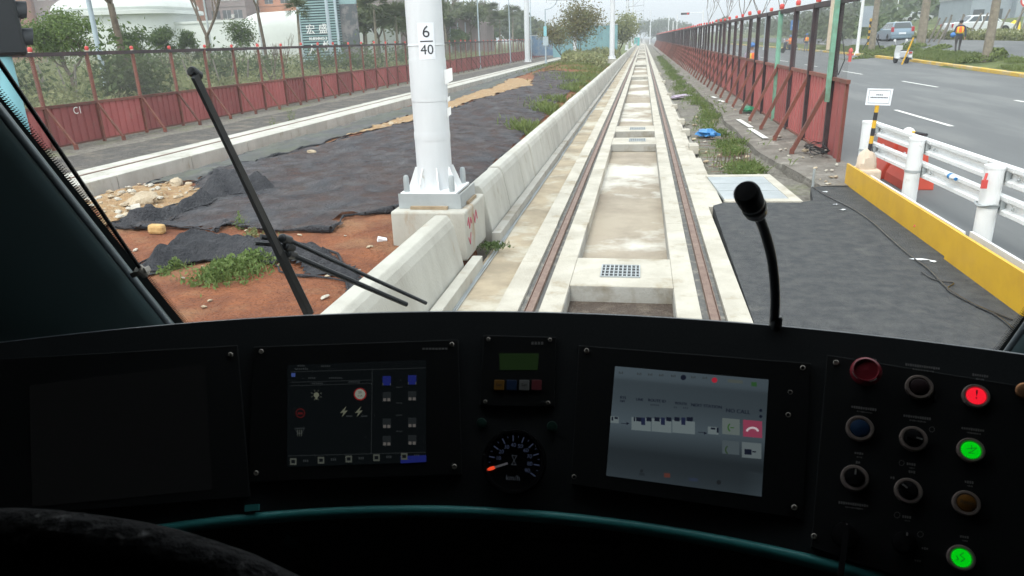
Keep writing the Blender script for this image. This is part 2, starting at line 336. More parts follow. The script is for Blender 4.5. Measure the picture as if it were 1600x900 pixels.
def objtint(m, lo=.82, hi=1.12):                      # each separate sheet or block weathered a little differently
    t = m.node_tree; p = t.nodes['Principled BSDF']; l = p.inputs['Base Color'].links[0]; s_ = l.from_socket; oi = t.nodes.new('ShaderNodeObjectInfo'); r = t.nodes.new('ShaderNodeMapRange'); r.inputs[3].default_value = lo; r.inputs[4].default_value = hi; t.links.new(oi.outputs['Random'], r.inputs[0])
    h = t.nodes.new('ShaderNodeHueSaturation'); t.links.new(s_, h.inputs['Color']); t.links.new(r.outputs[0], h.inputs['Value']); t.links.new(h.outputs[0], p.inputs['Base Color'])
objtint(M['red_panel'], .74, 1.2); objtint(M['kerbw'], .9, 1.06); objtint(M['dk_post'], .7, 1.5); objtint(M['red_post'], .75, 1.3)
def opennet(m, lo, hi, sc=1.4):                       # worn shade netting: partly see-through weave
    t = m.node_tree; p = t.nodes['Principled BSDF']; out = t.nodes['Material Output']; g = t.nodes.new('ShaderNodeNewGeometry'); n = t.nodes.new('ShaderNodeTexNoise'); n.inputs['Scale'].default_value = sc; n.inputs['Detail'].default_value = 6; t.links.new(g.outputs['Position'], n.inputs['Vector'])
    r = t.nodes.new('ShaderNodeMapRange'); r.inputs[1].default_value = .35; r.inputs[2].default_value = .68; r.inputs[3].default_value = lo; r.inputs[4].default_value = hi; t.links.new(n.outputs[0], r.inputs[0])
    tr = t.nodes.new('ShaderNodeBsdfTransparent'); ms = t.nodes.new('ShaderNodeMixShader'); t.links.new(r.outputs[0], ms.inputs[0]); t.links.new(p.outputs[0], ms.inputs[1]); t.links.new(tr.outputs[0], ms.inputs[2]); t.links.new(ms.outputs[0], out.inputs[0])
opennet(M['cloth'], .04, .42, 2.6); opennet(M['cloth_g'], .03, .25)
# ------------------------------------------------------------------ ground heights
ORD = ['first','second','third','fourth','fifth','sixth','seventh','eighth','ninth','tenth','eleventh','twelfth','thirteenth','fourteenth','fifteenth','sixteenth','seventeenth','eighteenth']
def lerp(x, xs, ys):
    return float(np.interp(x, xs, ys))
def zr(x):                                           # right of the tram line: crossfall, verge, car park, hill
    return lerp(x, [3, 5, 12, 14, 15.5, 17, 20, 24.5, 33, 38, 45, 60, 110, 160, 400], [0, 0, .05, .10, .2, .45, .95, 1.3, 1.6, 2.0, 3.2, 4.0, 7.0, 9, 12])
def xk(y): return lerp(y, [5, 20, 26, 31, 46, 60, 90], [12.2, 12.9, 13.6, 14.3, 15.35, 15.75, 15.9])
def nz(x, y, s, z=0): return mn.noise(Vector((x*s, y*s, z)))
def med(x, y):
    e = min(1, max(0, (x+8.1)/1.0))*min(1, max(0, (-1.9-x)/.5))
    h = .02 + .14*e + .07*e*nz(x, y, .45) + .03*nz(x, y, 1.7, 3) + .012*nz(x, y, 5, 6)
    h += .42*math.exp(-((x+4.6)/2.0)**2 - ((y-50)/11)**2) + .25*math.exp(-((x+4.2)/2)**2 - ((y-22)/9)**2)
    return h
def HT(x, y):
    if x > 3.1: return zr(x) - .10 if x < xk(y)+.15 else zr(x) + .10 + .03*nz(x, y, .5)
    if x > 1.05: return -.12 + .05*nz(x, y, 1.3) + .015*nz(x, y, 6, 2)
    if x > -1.8: return -.45
    if x > -8.15: return med(x, y)
    if x > -9.6: return -.2
    if x > -14: return -.03 + .03*nz(x, y, 1.1)
    return lerp(-x, [14, 18, 30, 60, 400], [.1, .3, .5, .8, 2]) + .08*nz(x, y, .4)
def smp(a, b, s0, g):
    o = [a]
    while o[-1] < b: o.append(o[-1]+s0); s0 *= g
    return o
# ================================================================== THE SETTING
xs = sorted(set([round(v,3) for v in list(np.arange(-10, 3.2, .15)) + [-1.85,-1.78,1.0,1.1,-9.62,-9.58,-8.15,-14.05,-13.95,3.15, 12.25, 12.35] + [3.2+1.2*i for i in range(16)] + [-10-.8*i for i in range(1,14)] + [24,30,40,50,60,80,110,160,240,400,900] + [-22,-26,-32,-40,-60,-100,-200,-400,-900]]))
ys = smp(-20, 2, 3, 1) + smp(2.2, 1900, .16, 1.028)
M['dkgravel'] = mat('dark_ballast', (.12,.11,.10), .95, (.07,.065,.06), 9, (.4,.6), 2, 22, col3=(.17,.15,.12), s3=1.2, m3=(.5,.62))
zones = ['grassland','gravel','soil','conc_old','dkgravel']
g = grid_mesh('ground', xs, ys, HT, [M[z] for z in zones], smooth=True)
tag(g, kind='structure')
me = g.data
ci = np.empty(len(me.polygons)*3); me.polygons.foreach_get('center', ci); ci = ci.reshape(-1,3)
idx = np.zeros(len(ci), int)
idx[(ci[:,0] > 1.05) & (ci[:,0] < 12.3)] = 1; idx[(ci[:,0] > -14) & (ci[:,0] < -12.6)] = 1; idx[(ci[:,0] > -12.6) & (ci[:,0] < -9.2)] = 4; idx[(ci[:,0] > -9.6) & (ci[:,0] < -8.15)] = 3
idx[(ci[:,0] > -8.15) & (ci[:,0] < -1.8) & (ci[:,1] < 62)] = 2; idx[(ci[:,0] > -1.8) & (ci[:,0] < 1.05)] = 3
me.polygons.foreach_set('material_index', idx)

# --- main track bed: cream slab with open pits, rail grooves
mb = MB(); Y0, Y1 = -4, 260
def bed(x0, x1, z, y0=Y0, y1=Y1, m=0, z0=-.5, step=6.1):
    y = y0
    while y < y1 - .01:
        e = min(y1, y+step+R.uniform(-.02, .02)); mb.box((x0, y+.004, z0), (x1+R.uniform(-.008,.008), e-.004, z+R.uniform(-.003,.003)), m); y = e
bed(-1.548, -1.122, -.06, m=1, step=4.9)
bed(-1.12, -.94, 0); bed(.69, .865, 0)
bed(-.94, -.77, -.03, m=2); bed(.50, .69, -.03, m=2)
bed(-.77, -.585, 0); bed(.315, .50, 0)
bed(-.585, .315, -.155, m=3)
pits = [(3.4,5.93),(6.77,14.83),(15.82,16.95),(18.0,41.2),(43.1,59.3),(65.5,79.8),(85.2,102),(105,125),(128,148),(151,171),(174,200)]
yy = Y0
for a, b in pits + [(255, 260)]:
    mb.box((-.583, yy, -.152), (.313, a, .001)); yy = b
    if b < 250:
        mb.box((-.581, b-.006, -.15), (.311, b-.0005, -.004), 4); mb.box((-.5845, a+.002, -.15), (-.579, b-.008, -.006), 4); mb.box((.309, a+.002, -.15), (.3145, b-.008, -.006), 4)  # darker pit wall linings: stained concrete, with recess shade put into the tone
# small drain trench hollow beyond the grates, formwork blocks on the right shoulder
bed(.87, 1.06, -.012, 9.16, 13.1, step=1.6); bed(.87, 1.0, -.03, 13.2, 240, step=3.1)
for y in (14.1, 16.8, 19.0, 23.2, 28.0, 36, 44): mb.box((.93, y, -.1), (1.10, y+R.uniform(.2,.5), R.uniform(.02,.07)))
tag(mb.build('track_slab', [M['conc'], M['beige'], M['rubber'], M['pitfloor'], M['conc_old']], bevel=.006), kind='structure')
mb = MB(); mb.box((-.583, 3.0, -.149), (.313, 5.92, -.146)); tag(mb.build('pit_mud', M['pitdirt']), kind='structure')
for k, (x, y, w, h, mm) in enumerate(((-.05,5.45,.13,.07,'wood'),(.12,5.25,.05,.04,'paper'),(-.40,5.5,.10,.05,'galv'),(-.22,5.28,.07,.06,'conc_old'))):
    o = MB(); o.box((-w/2,-h/2,0),(w/2,h/2,.012)); o = o.build('debris', M[mm]); o.location = (x,y,-.144); o.rotation_euler = (.06,.1,k*1.3); tag(o, ('brown board','white scrap','grey metal scrap','broken grey chip')[k]+' lying in the mud of the nearest pit', 'debris')
# rails with a grooved head
def rail(x, lab):
    p = [(-.030,0.006),(-.034,-.05),(.052,-.05),(.052,-.016),(.046,-.016),(.044,-.028),(.030,-.028),(.026,0.006)]
    if x < 0: p = [(-a, b) for a, b in p]
    m = MB(); y = Y0
    while y < 250:
        e = min(250, y+18); m.prism([(x+a, b) for a, b in p], lambda a, b, d: (a, d, b), y+.002, e-.002); y = e
    tag(m.build('rail', M['rust'], smooth=30), lab, 'rail', 'grooved rails of the near track')
rail(-.845, 'rusty brown left rail of the near track, beside the concrete parapet'); rail(.595, 'rusty brown right rail of the near track, beside the fresh asphalt')

# --- grates
def grate(x0, x1, y0, y1, lab):
    t = thing('drain_grate', lab, 'drain grate', ((x0+x1)/2, (y0+y1)/2, 0), 0, 'steel drain grates between the rails')
    w, h = (x1-x0)/2, (y1-y0)/2
    f = MB(); f.box((-w,-h,.002),(w,-h+.012,.014)); f.box((-w,h-.012,.002),(w,h,.014)); f.box((-w,-h+.012,.002),(-w+.012,h-.012,.014)); f.box((w-.012,-h+.012,.002),(w,h-.012,.014)); f.build('frame', M['galv'], t)
    b = MB()
    for i in range(1, 9): x = -w+2*w*i/9; b.box((x-.006,-h+.013,.003),(x+.006,h-.013,.012))
    for i in range(1, 4): y = -h+2*h*i/4; b.box((-w+.013,y-.006,.0045),(w-.013,y+.006,.0105))
    b.build('bars', M['galv'], t)
    d = MB(); d.box((-w+.013,-h+.013,.0015),(w-.013,h-.013,.0025)); d.build('sump', M['blackg'], t)
grate(-.33, .03, 6.17, 6.53, 'square steel drain grate in the cream slab between the two nearest pits')
grate(-.24, .11, 15.18, 15.6, 'steel drain grate just this side of the short square pit')
grate(-.26, .11, 17.2, 17.6, 'steel drain grate just beyond the short square pit')

# --- beside the track: asphalt pad, sidewalk, road, verge, path
def sheet(name, m, x0, x1, y0, y1, zf, sx=1, sy=3, gy=1.02):
    X = list(np.linspace(x0, x1, max(2, int((x1-x0)/sx)+1))); Y = [v for v in smp(y0, y1, sy, gy) if v < y1] + [y1]
    return tag(grid_mesh(name, X, Y, zf, M[m]), kind='structure')
mb = MB()
pts = [(.872,-4),(.872,5),(.93,9.15),(1.08,9.34),(2.02,9.36),(2.2,9.5),(2.35,10.35),(2.95,10.6),(2.95,-4)]
mb.prism(pts, lambda a, b, d: (a, b, d), -.2, .004); tag(mb.build('asphalt_pad', M['asph']), kind='structure')
walk_z = lambda x, y: .0 + .02*nz(x, y, .9) + .01*nz(x, y, 4) - (.03 if x < 2.3 else 0)
mb = MB()
def wedge(y): return 2.15 + .25*nz(0, y, .35, 9) if y > 13 else 2.5 - .1*(y-10.4)
X = [0, .08, .25, .5, .75, 1]; Y = smp(10.4, 220, .35, 1.012)
vs = []; fs = []
for y in Y:
    a = wedge(y); vs.append((a-.01, y, -.2))
    for k in X: x = a+(3.3-a)*k; vs.append((x, y, walk_z(x, y)+.01))
n = len(X)+1
for j in range(len(Y)-1):
    for i in range(n-1): fs.append((j*n+i, j*n+i+1, (j+1)*n+i+1, (j+1)*n+i))
mb.add(vs, fs); tag(mb.build('sidewalk', M['walk'], smooth=35), kind='structure')
mb = MB(); Y = smp(-20, 900, 3, 1.03); n = 14
mb.add([(3.3+(xk(y)-3.3)*k/(n-1), y, zr(3.3+(xk(y)-3.3)*k/(n-1))+.004) for y in Y for k in range(n)], [(j*n+i, j*n+i+1, (j+1)*n+i+1, (j+1)*n+i) for j in range(len(Y)-1) for i in range(n-1)])
tag(mb.build('road', M['road'], smooth=True), kind='structure')
mb = MB()
for x, ph in ((6.6, 17.0), (10.28, 18.9)):
    for k in range(-3, 26):
        y = ph + 9.3*k; sc = .04
        zz = zr(x)+.012
        mb.add([(x-.05,y,zr(x-.05)+.012),(x+.06,y,zr(x+.06)+.012),(x+.06,y+3.7,zr(x+.06)+.012),(x-.05,y+3.7,zr(x-.05)+.012)], [(0,1,2,3)])
tag(mb.build('lane_markings', M['white_line']), kind='structure')
mb = MB()
for y0, y1, dx in ((18.9, 17.2, .0), (17.0, 15.3, .03), (24.8,24.0,.1), (26.3, 25.6,.0)):
    mb.add([(2.42+dx, y1, .03), (2.54+dx, y1, .03), (2.46+dx, y0, .03), (2.34+dx, y0, .03)], [(0,1,2,3)])
tag(mb.build('worn_pavement_marking', M['white_line']), kind='structure')
# kerb in painted blocks
mb = MB(); y = 10.0
while y < 150:
    L = .98; m = 0 if R.random() < .86 else 1
    a = xk(y); K = Matrix.Translation((a, y, zr(a))) @ Matrix.Rotation(-math.atan(xk(y+1)-a), 4, 'Z')
    mb.box((-.01, 0, -.15), (.26+R.uniform(-.01,.01), L*1.0+.02*(xk(y+1)-a)-.012, .15+R.uniform(-.008,.008)), m, K); y += L
tag(mb.build('kerb', [M['kerb_y'], M['conc_old']], bevel=.02), kind='structure')
mb = MB(); Y = smp(8, 160, 3, 1.02); n = 6
fp = lambda y, k: xk(y)+2.0+3.4*k/(n-1)
mb.add([(fp(y,k), y, zr(fp(y,k))+.17) for y in Y for k in range(n)], [(j*n+i, j*n+i+1, (j+1)*n+i+1, (j+1)*n+i) for j in range(len(Y)-1) for i in range(n-1)])
tag(mb.build('footpath', M['road'], smooth=True), kind='structure')
mb = MB()
for y in range(20, 90, 5):
    q = [(xk(y)+2.15,y),(xk(y)+2.3,y),(xk(y+2.4)+2.3,y+2.4),(xk(y+2.4)+2.15,y+2.4)]; mb.add([(a,b,zr(a)+.18) for a,b in q], [(0,1,2,3)])
tag(mb.build('footpath_marking', M['white_line']), kind='structure')
sheet('car_park', 'road', 17.6, 24, 58, 74, lambda x, y: zr(x)+.19, .8, 3)

# --- far track on the left: slab, kerb wall, rails
mb = MB(); y = -2
while y < 120:
    mb.box((-8.40, y+.008, -.2), (-8.18, y+1.99, .25), 0); y += 2
mb.box((-9.36, -2, -.25), (-9.0, 120, .22), 0); mb.box((-9.0,-2,-.25),(-8.90,120,.15), 1); mb.box((-8.90,-2,-.25),(-8.405,120,.22),0)
tag(mb.build('far_track_slab', [M['kerbw'], M['conc_old'], M['conc_old']], bevel=.012), kind='structure')
for x in (-8.95,):
    m = MB(); m.box((x-.03,-2,.1),(x+.03,118,.225)); tag(m.build('rail', M['rust']), 'rusty rail of the far track in front of the left fence', 'rail')

# --- steel cover plate
t = thing('cover_plate', 'square galvanised steel pit cover in a cream concrete frame beside the asphalt pad', 'pit cover', (1.5,10.3,0))
f = MB()
for a, b in (((-.45,-.95),(.5,-.8)),((-.45,.8),(.5,.95)),((.37,-.8),(.5,.8))): f.box((a[0],a[1],-.1),(b[0],b[1],.022))
f.build('frame', M['conc'], t, bevel=.005)
for y0, y1 in ((-.8,-.25),(-.24,.27),(.28,.8)):
    f = MB(); f.box((-.44,y0+.004,-.02),(.368,y1-.004,.016)); f.build('plate', M['galv'], t)
t.rotation_euler = (0, 0, rad(3))

# ================================================================== PARAPET WALL AND NEAR MAST
def para_prof(w=1.0, h=.54):
    return [(-1.93,-.4),(-1.60,-.4),(-1.61,.0),(-1.70,h-.10),(-1.725,h-.04),(-1.76,h),(-1.87,h),(-1.905,h-.03),(-1.925,h-.10)]
t = thing('parapet_wall', 'near cast concrete parapet ending in front of the mast footing', 'parapet wall', (-1.8,5,0))
f = MB(); f.prism([(x+1.8,z) for x,z in para_prof(h=.54)], lambda a,b,d:(a,d,b), -7, 1.28); f.build('wall_block', M['conc_wall'], t, bevel=.012)
f = MB(); f.box((.2,-7,-.1),(.30,1.55,.07)); f.build('ledge', M['conc_wall'], t, bevel=.006)
t = thing('parapet_wall', 'long concrete parapet of short blocks running from the footing into the distance', 'parapet wall', (-1.8,7.6,0))
y = 7.62-7.6; k = 0
while k < 96:
    f = MB(); hh = .56+R.uniform(-.008,.008); f.prism([(x+1.8+R.uniform(-.002,.002),z) for x,z in para_prof(h=hh)], lambda a,b,d:(a,d,b), y+.018, y+1.182); f.build('wall_block', M['kerbw'], t, bevel=.012); y += 1.2; k += 1
f = MB(); f.prism([(x+1.8,z) for x,z in para_prof(h=.55)], lambda a,b,d:(a,d,b), y, y+130); f.build('wall_end_run', M['kerbw'], t)
f = MB(); f.box((.2,-.1,-.1),(.30,240,.05)); f.build('ledge', M['conc_old'], t)

def footing(loc, lab, grp=None):
    t = thing('mast_footing', lab, 'mast footing', loc, 0, grp)
    f = MB(); f.box((-.38,-.45,-.5),(.38,.45,.0)); f.build('block', M['conc_wall'], t, bevel=.02); return t
ft = footing((-2.04,7.02,.5), 'square concrete footing with pink scrawls at the foot of the numbered mast')
M['scrawl'] = mat('pink_spray', (.55,.10,.16), .8)
f = MB()
def arc(cx, cz, r, a0, a1, y=-.455, w=.012):
    P = [(cx+r*math.cos(rad(a)), y, cz+r*math.sin(rad(a))) for a in np.linspace(a0, a1, 10)]
    for a, b in zip(P, P[1:]): f.beam(a, b, .004, w, up=(0,0,1))
arc(-.05,-.26,.07,60,290); arc(.12,-.22,.05,90,300)
def sq(pts):
    for a, b in zip(pts, pts[1:]): f.beam((.384, a[0], a[1]), (.384, b[0], b[1]), .012, .004, up=(1,0,0))
sq([(-.38,-.15),(-.33,-.08),(-.3,-.2),(-.24,-.1),(-.2,-.17)]); sq([(-.1,-.1),(-.06,-.2),(0,-.08),(.05,-.18)]); sq([(-.36,-.28),(-.3,-.36),(-.26,-.25)])
f.build('spray_mark', M['scrawl'], ft)
for (x0,y0,x1,y1) in ((-.2,-.36,.18,-.30),(.24,-.1,.34,.25)):
    f = MB(); f.box((x0,y0,.002),(x1,y1,.03)); f.build('timber_offcut', M['wood'], ft)
f = MB(); f.box((-.27,-.30,.001),(.27,.27,.115)); f.build('grout_bed', M['conc_old'], ft, bevel=.004)
f = MB()
for a, b in (((-.33,-.315),(.31,-.307)),((.305,-.3),(.313,.3))): f.box((a[0],a[1],.002),(b[0],b[1],.15))
f.build('formwork_sheet', M['galv'], ft)

mast_x, mast_y = -2.08, 7.06
def mast(loc, lab, detail=False, H_=9.2, arm=1, grp='white overhead line masts along the parapet', r=.18):
    t = thing('overhead_line_mast', lab, 'mast', loc, 0, grp)
    f = MB(); f.tube([(0,0,.02),(0,0,3),(0,0,H_)], [r, r*.97, r*.78], 28); f.build('pole', M['mast'], t, smooth=40)
    f = MB(); f.box((-.29,-.29,-.0),(.29,.29,.03)); f.build('base_plate', M['white_met'], t, bevel=.008)
    f = MB()
    for q in range(8):
        a = math.pi/4*q+.39; c, s_ = math.cos(a), math.sin(a)
        p = [(r-.01,.03),(r+.10,.03),(r+.09,.06),(r+.015,.25),(r-.01,.25)]
        f.prism(p, lambda A,B,D,c=c,s_=s_: (A*c - D*s_, A*s_ + D*c, B), -.006, .006)
    f.build('gusset', M['white_met'], t)
    for sx in (-1,1):
        for sy in (-1,1):
            f = MB(); f.lathe([(.03,.03),(.03,.16),(.022,.19),(0,.20)], Matrix.Translation((sx*.235,sy*.235,0)), 14); f.build('bolt_cap', M['galv'], t, smooth=40)
    if arm:
        A = MB(); L = 2.3*arm
        A.tube([(0,0,6.15),(L,0,6.45)], .03, 8); A.tube([(0,0,5.3),(L,0,5.45)], .028, 8); A.tube([(L*.35,0,5.36),(L*.95,0,6.42)], .02, 6); A.tube([(L,0,5.2),(L,0,6.6)], .02, 6); A.box((-.2,-.17,5.2),(.2,.17,5.4)); A.box((-.2,-.17,6.05),(.2,.17,6.25))
        A.build('cantilever', M['galv'], t, smooth=40)
    return t
t = mast((mast_x, mast_y, .62), 'white overhead line mast with a 6 over 40 number plate, standing nearest on the footing')
# wrap, plate and tape on the near mast
f = MB(); 
for k, (z0, z1, rr) in enumerate(((.52,.60,.1812),(.9,1.30,.182),(1.42,1.43,.182))):
    f.lathe([(rr,z0),(rr+.002,(z0+z1)/2),(rr,z1)], Matrix(), 28)
f.build('plastic_wrap', M['mast'], t, smooth=40)
f = MB()
for (a, z, w, h) in ((15,1.12,.10,.14),(20,.78,.05,.09),(25,.9,.04,.05)):
    a = rad(a-30); p = Vector((.181*math.cos(a), .181*math.sin(a), z)); q = p + Vector((w*math.cos(a), w*math.sin(a)-.02, .02))
    f.add([p+Vector((0,0,-h/2)), q+Vector((0,0,-h/3)), q+Vector((0,0,h/2)), p+Vector((0,0,h/2))], [(0,1,2,3)])
f.build('torn_wrap_flap', M['white'], t)
# number plate wrapped on pole: facing the cab
def onpole(a, b, r=.182, a0=None, z0=1.35):       # a metres round, b metres up
    q = PL_A + a/r; return Vector((r*math.cos(q), r*math.sin(q), z0+b))
PL_A = math.atan2(-mast_y, -mast_x) + rad(2)
def curved(f, a0, a1, b0, b1, r, mi=0, n=8, z0=1.35):
    for i in range(n):
        u0 = a0+(a1-a0)*i/n; u1 = a0+(a1-a0)*(i+1)/n
        f.add([onpole(u0,b0,r,z0=z0), onpole(u1,b0,r,z0=z0), onpole(u1,b1,r,z0=z0), onpole(u0,b1,r,z0=z0)], [(0,1,2,3)], mi)
PZ = 1.46
f = MB(); curved(f, -.080, .080, -.165, .165, .1835, z0=PZ); pl = f.build('number_plate', M['paper'], t)
f = MB(); curved(f, -.062, .062, -.006, .004, .1855, z0=PZ)
for s_, z_, q_ in (('6', .080, .15), ('40', -.080, .125)):
    vs, fs = text_fine(s_, .12); f.add([onpole(v.x*q_*1.05, v.y*q_+z_, .1855, z0=PZ) for v in vs], fs)
f.build('numerals', M['ink'], pl)

ftd = footing((-2.2,53.6,.62), 'concrete footing of the second mast, far along the parapet', 'far mast footings')
t2 = mast((-2.15, 53.5, .66), 'second white mast along the parapet, in front of the rusty leaved tree', H_=9, arm=0)
for k, y in enumerate((100, 150, 205, 262)):
    mast((-2.1, y, .5), 'white mast with cantilever far down the line, %s after the second mast' % ('first','next','third','last')[k], H_=8.5, arm=.9, r=.21)
mast((1.9, 215, .1), 'white mast on the right side of the track end, with no neighbour', H_=9, arm=-.9, grp=None)
mast((-10.05, 65.5, .3), 'white mast standing beside the far track in front of the red fence', H_=9.5, arm=0, grp='masts of the far track', r=.24)
mast((-6.6, 74, .3), 'far track mast with two arms reaching left behind the rusty tree', H_=9.5, arm=-1.2, grp='masts of the far track')

# ================================================================== FENCES
def fence(name, label, X, y0, n, sp, ztop, zp, side, postm, lamps, base=0.0, first=(), mesh='fencemesh', braceH=None, lampevery=1):
    t = thing(name, label, 'fence', (X, y0, base))
    # corrugated panel
    f = MB(); prof = []; ribs = 7; w = sp/ribs
    for i in range(ribs):
        o = i*w; prof += [(o,0),(o+w*.62,0),(o+w*.7,.028),(o+w*.92,.028)]
    prof.append((sp,0)); th = .004
    n0 = len(prof); v = []
    for a, b in prof: v += [(-b*side, a, .04), (-b*side, a, zp-.03)]
    f.add(v, [(2*i,2*i+2,2*i+3,2*i+1) for i in range(n0-1)])
    f.box((-.03,0,zp-.035),(.03,sp,zp+.03),1); f.box((-.02,0,.02),(.02,sp,.06),1)
    panel = f.build('sheet_panel', [M['red_panel'], M['red_post']], t)
    pw = .05 if side < 0 else .036; f = MB(); f.box((-pw,-pw*.8,-.05),(pw,pw*.8,ztop)); post = f.build('post', M[postm], t)
    f = MB(); f.beam((side*-.02,0,zp+.03),(side*.55,.0,.06),pw*1.35,pw*1.35); f.box((side*.55-.035,-.035,-.02),(side*.55+.035,.035,.10)); brace = f.build('brace', M['red_post'], t)
    f = MB(); f.add([(0,0,zp+.03),(0,sp,zp+.03),(0,sp,ztop-.03),(0,0,ztop-.03)], [(0,1,2,3)]); net = f.build('mesh_panel', M[mesh], t)
    f = MB(); f.box((-pw,0,ztop-.06),(pw,sp,ztop+.03)); rl = f.build('top_rail', M['dk_post'], t)
    f = MB(); f.lathe([(.05,.0),(.05,.03)], Matrix(), 10, 0); f.lathe([(.045,.03),(.058,.05),(.058,.12),(.04,.15),(0,.155)], Matrix(), 10, 1)
    lamp = f.build('warning_lamp', [M['lampbase'], M['redlamp']], t, smooth=40); lamp.location = (0,0,ztop+.03); lamp.scale = (.85,)*3
    for i in range(n):
        jit = R.uniform(-.06,.06)
        for p, ok in ((panel, i < n-1), (post, True), (brace, True), (net, i < n-1), (rl, i < n-1), (lamp, lamps and i % lampevery == 0)):
            if i == 0 and ok: continue
            if not ok: continue
            c = p.copy(); C.objects.link(c); c.parent = t; c.location = (0, i*sp, 0)
            if p is brace: c.location = (0, i*sp+jit, 0); c.rotation_euler = (0,0,R.uniform(-.08,.08))
            if p is post: c.rotation_euler = (R.uniform(-.012,.012), R.uniform(-.012,.012), 0)
            if p is lamp: c.location = (R.uniform(-.02,.02), i*sp+R.uniform(-.1,.1), ztop+.025+R.uniform(-.02,.01)); c.rotation_euler = (R.uniform(-.15,.15),R.uniform(-.15,.15),0); c.scale = (R.uniform(.7,.95),)*3
            if p is post and name == 'site_fence' and i in first: c.data = c.data.copy(); c.data.materials.clear(); c.data.materials.append(M['green_post'])
    return t
rf = fence('site_fence', 'long red sheet fence with dark posts and wire mesh between the track and the road', 3.2, 13.35, 98, 1.78, 2.52, 1.30, -1, 'dk_post', True, first=(3,))
# near end of right fence: green post, half panel, overhanging mesh and rail
f = MB(); f.box((-.105,-.09,.9),(-.036,.0,2.75)); f.build('end_post', M['green_post'], rf)
f = MB(); f.box((-.14,.0,1.75),(-.105,.10,3.1)); f.build('timber_batten', M['sack'], rf)
f = MB()
for i in range(5): f.add([(.028*(i%2),-1.0+.2*i,.03),(.028*((i+1)%2),-1.0+.2*(i+1),.03),(.028*((i+1)%2),-1.0+.2*(i+1),1.27),(.028*(i%2),-1.0+.2*i,1.27)], [(0,1,2,3)])
f.box((-.03,-1.0,1.25),(.03,0,1.31),1); f.build('sheet_panel', [M['red_panel'],M['red_post']], rf)
f = MB(); f.box((-.035,-1.05,2.47),(.035,0,2.56)); f.build('top_rail', M['dk_post'], rf)
f = MB(); f.add([(0,-.85,1.31),(0,0,1.31),(0,0,2.47),(0,-.98,2.47)], [(0,1,2,3)]); f.build('mesh_panel', M['fencemesh'], rf)
f = MB(); f.box((-.02,-.95,-.02),(.03,-.88,1.3)); f.build('post', M['red_post'], rf)
f = MB(); f.tube([(.02,-.25,1.35),(.03,-.5,1.6),(.02,-.2,2.0),(.02,-.02,1.7),(.0,-.3,1.35)], .008, 6); f.build('loose_cable', M['black'], rf)
fence('site_fence', 'red sheet fence with thin rusty posts and wire mesh beyond the far track', -13.6, 9.7, 58, 1.69, 2.13, .95, 1, 'red_post', True, mesh='fencemesh_l')
# C1 painted on the left fence
f = MB(); f.text('C1', lambda a, b: (-13.555, 15.72-(-a), .80+b), .24); tag(f.build('painted_mark', M['white_line']), 'small white C1 painted on the red fence sheet at far left', 'marking')
# far hoarding, corrugated, blue and teal
def hoard(x0, y0, x1, y1, h, mats_, label, z=0.2):
    t = thing('hoarding', label, 'hoarding', (x0,y0,z)); L = math.hypot(x1-x0,y1-y0); a = math.atan2(y1-y0,x1-x0); t.rotation_euler=(0,0,a)
    n = max(1,int(L/2.2))
    for i in range(n):
        f = MB(); s_ = L/n
        for k in range(8): b = i*s_+k*s_/8; f.box((b,-.03 if k%2 else 0,0),(b+s_/8,.05,h))
        f.build('sheet', M[mats_[i % len(mats_)]], t)
    f = MB(); f.box((0,-.06,h),(L,.07,h+.12)); f.build('capping', M['galv'], t)
hoard(-14, 92, -3.3, 86, 2.3, ['bluesheet','bluesheet','teal','bluesheet','greybl'], 'weathered blue corrugated hoarding closing the left fence', .3)
hoard(-9.5, 80, -2.6, 78, 3.0, ['teal'], 'tall pale teal corrugated hoarding behind the rusty leaved tree', .3)
# ================================================================== GUARD RAIL, BOARDS, SIGN
t = thing('guard_rail', 'white steel guard rail with thick round posts and double beams beside the road', 'guard rail', (3.3,7.4,0))
gp = [(3.20,11.05,.82),(3.26,9.3,.81),(3.31,7.4,.80),(3.37,5.5,.80),(3.42,3.6,.80)]
for k, (x,y,h) in enumerate(gp):
    f = MB(); f.lathe([(.086,-.1),(.086,h-.03),(.091,h-.028),(.091,h),(0,h+.004)], Matrix.Translation((x-3.3,y-7.4,0)), 24); f.build('post', M['white_met'], t, smooth=40)
    f = MB(); f.lathe([(.086,.40),(.092,.40),(.092,.43),(.086,.43)], Matrix.Translation((x-3.3,y-7.4,0)), 20); f.build('clamp_band', M['galv'], t, smooth=40)
wprof = [(0,-.10),(.03,-.085),(.03,-.05),(-.015,-.02),(-.015,.02),(.03,.05),(.03,.085),(0,.10)]
for z in (.70,.42):
    for (a,b) in zip(gp[:-1], gp[1:]):
        p = Vector((a[0]+.13-3.3,a[1]-7.4+.14,z)); q = Vector((b[0]+.13-3.3,b[1]-7.4-.14,z)); n = Vector((1,0,0))
        f = MB(); vs = []
        for P in (p,q):
            for (dx,dz) in wprof: vs.append(P+Vector((-dx,0,dz)))
            for (dx,dz) in wprof[::-1]: vs.append(P+Vector((-dx+.006,0,dz)))
        m_ = 16; f.add(vs, [(i,(i+1)%m_,m_+(i+1)%m_,m_+i) for i in range(m_)]+[tuple(range(m_)),tuple(range(m_,2*m_))[::-1]]); f.build('beam', M['white_met'], t)
for (x,y,h) in gp:
    for z in (.7,.42):
        f = MB(); f.box((x-3.3+.09,y-7.4-.045,z-.045),(x-3.3+.135,y-7.4+.045,z+.045)); f.build('spacer_block', M['galv'], t)
        for dy in (-.22,.22):
            f = MB(); f.lathe([(.016,0),(.016,.012),(.010,.02),(0,.021)], Matrix.Translation((x-3.3+.13,y-7.4+dy,z)) @ Matrix.Rotation(rad(-90),4,'Y'), 6); f.build('bolt', M['galv'], t)
f = MB()
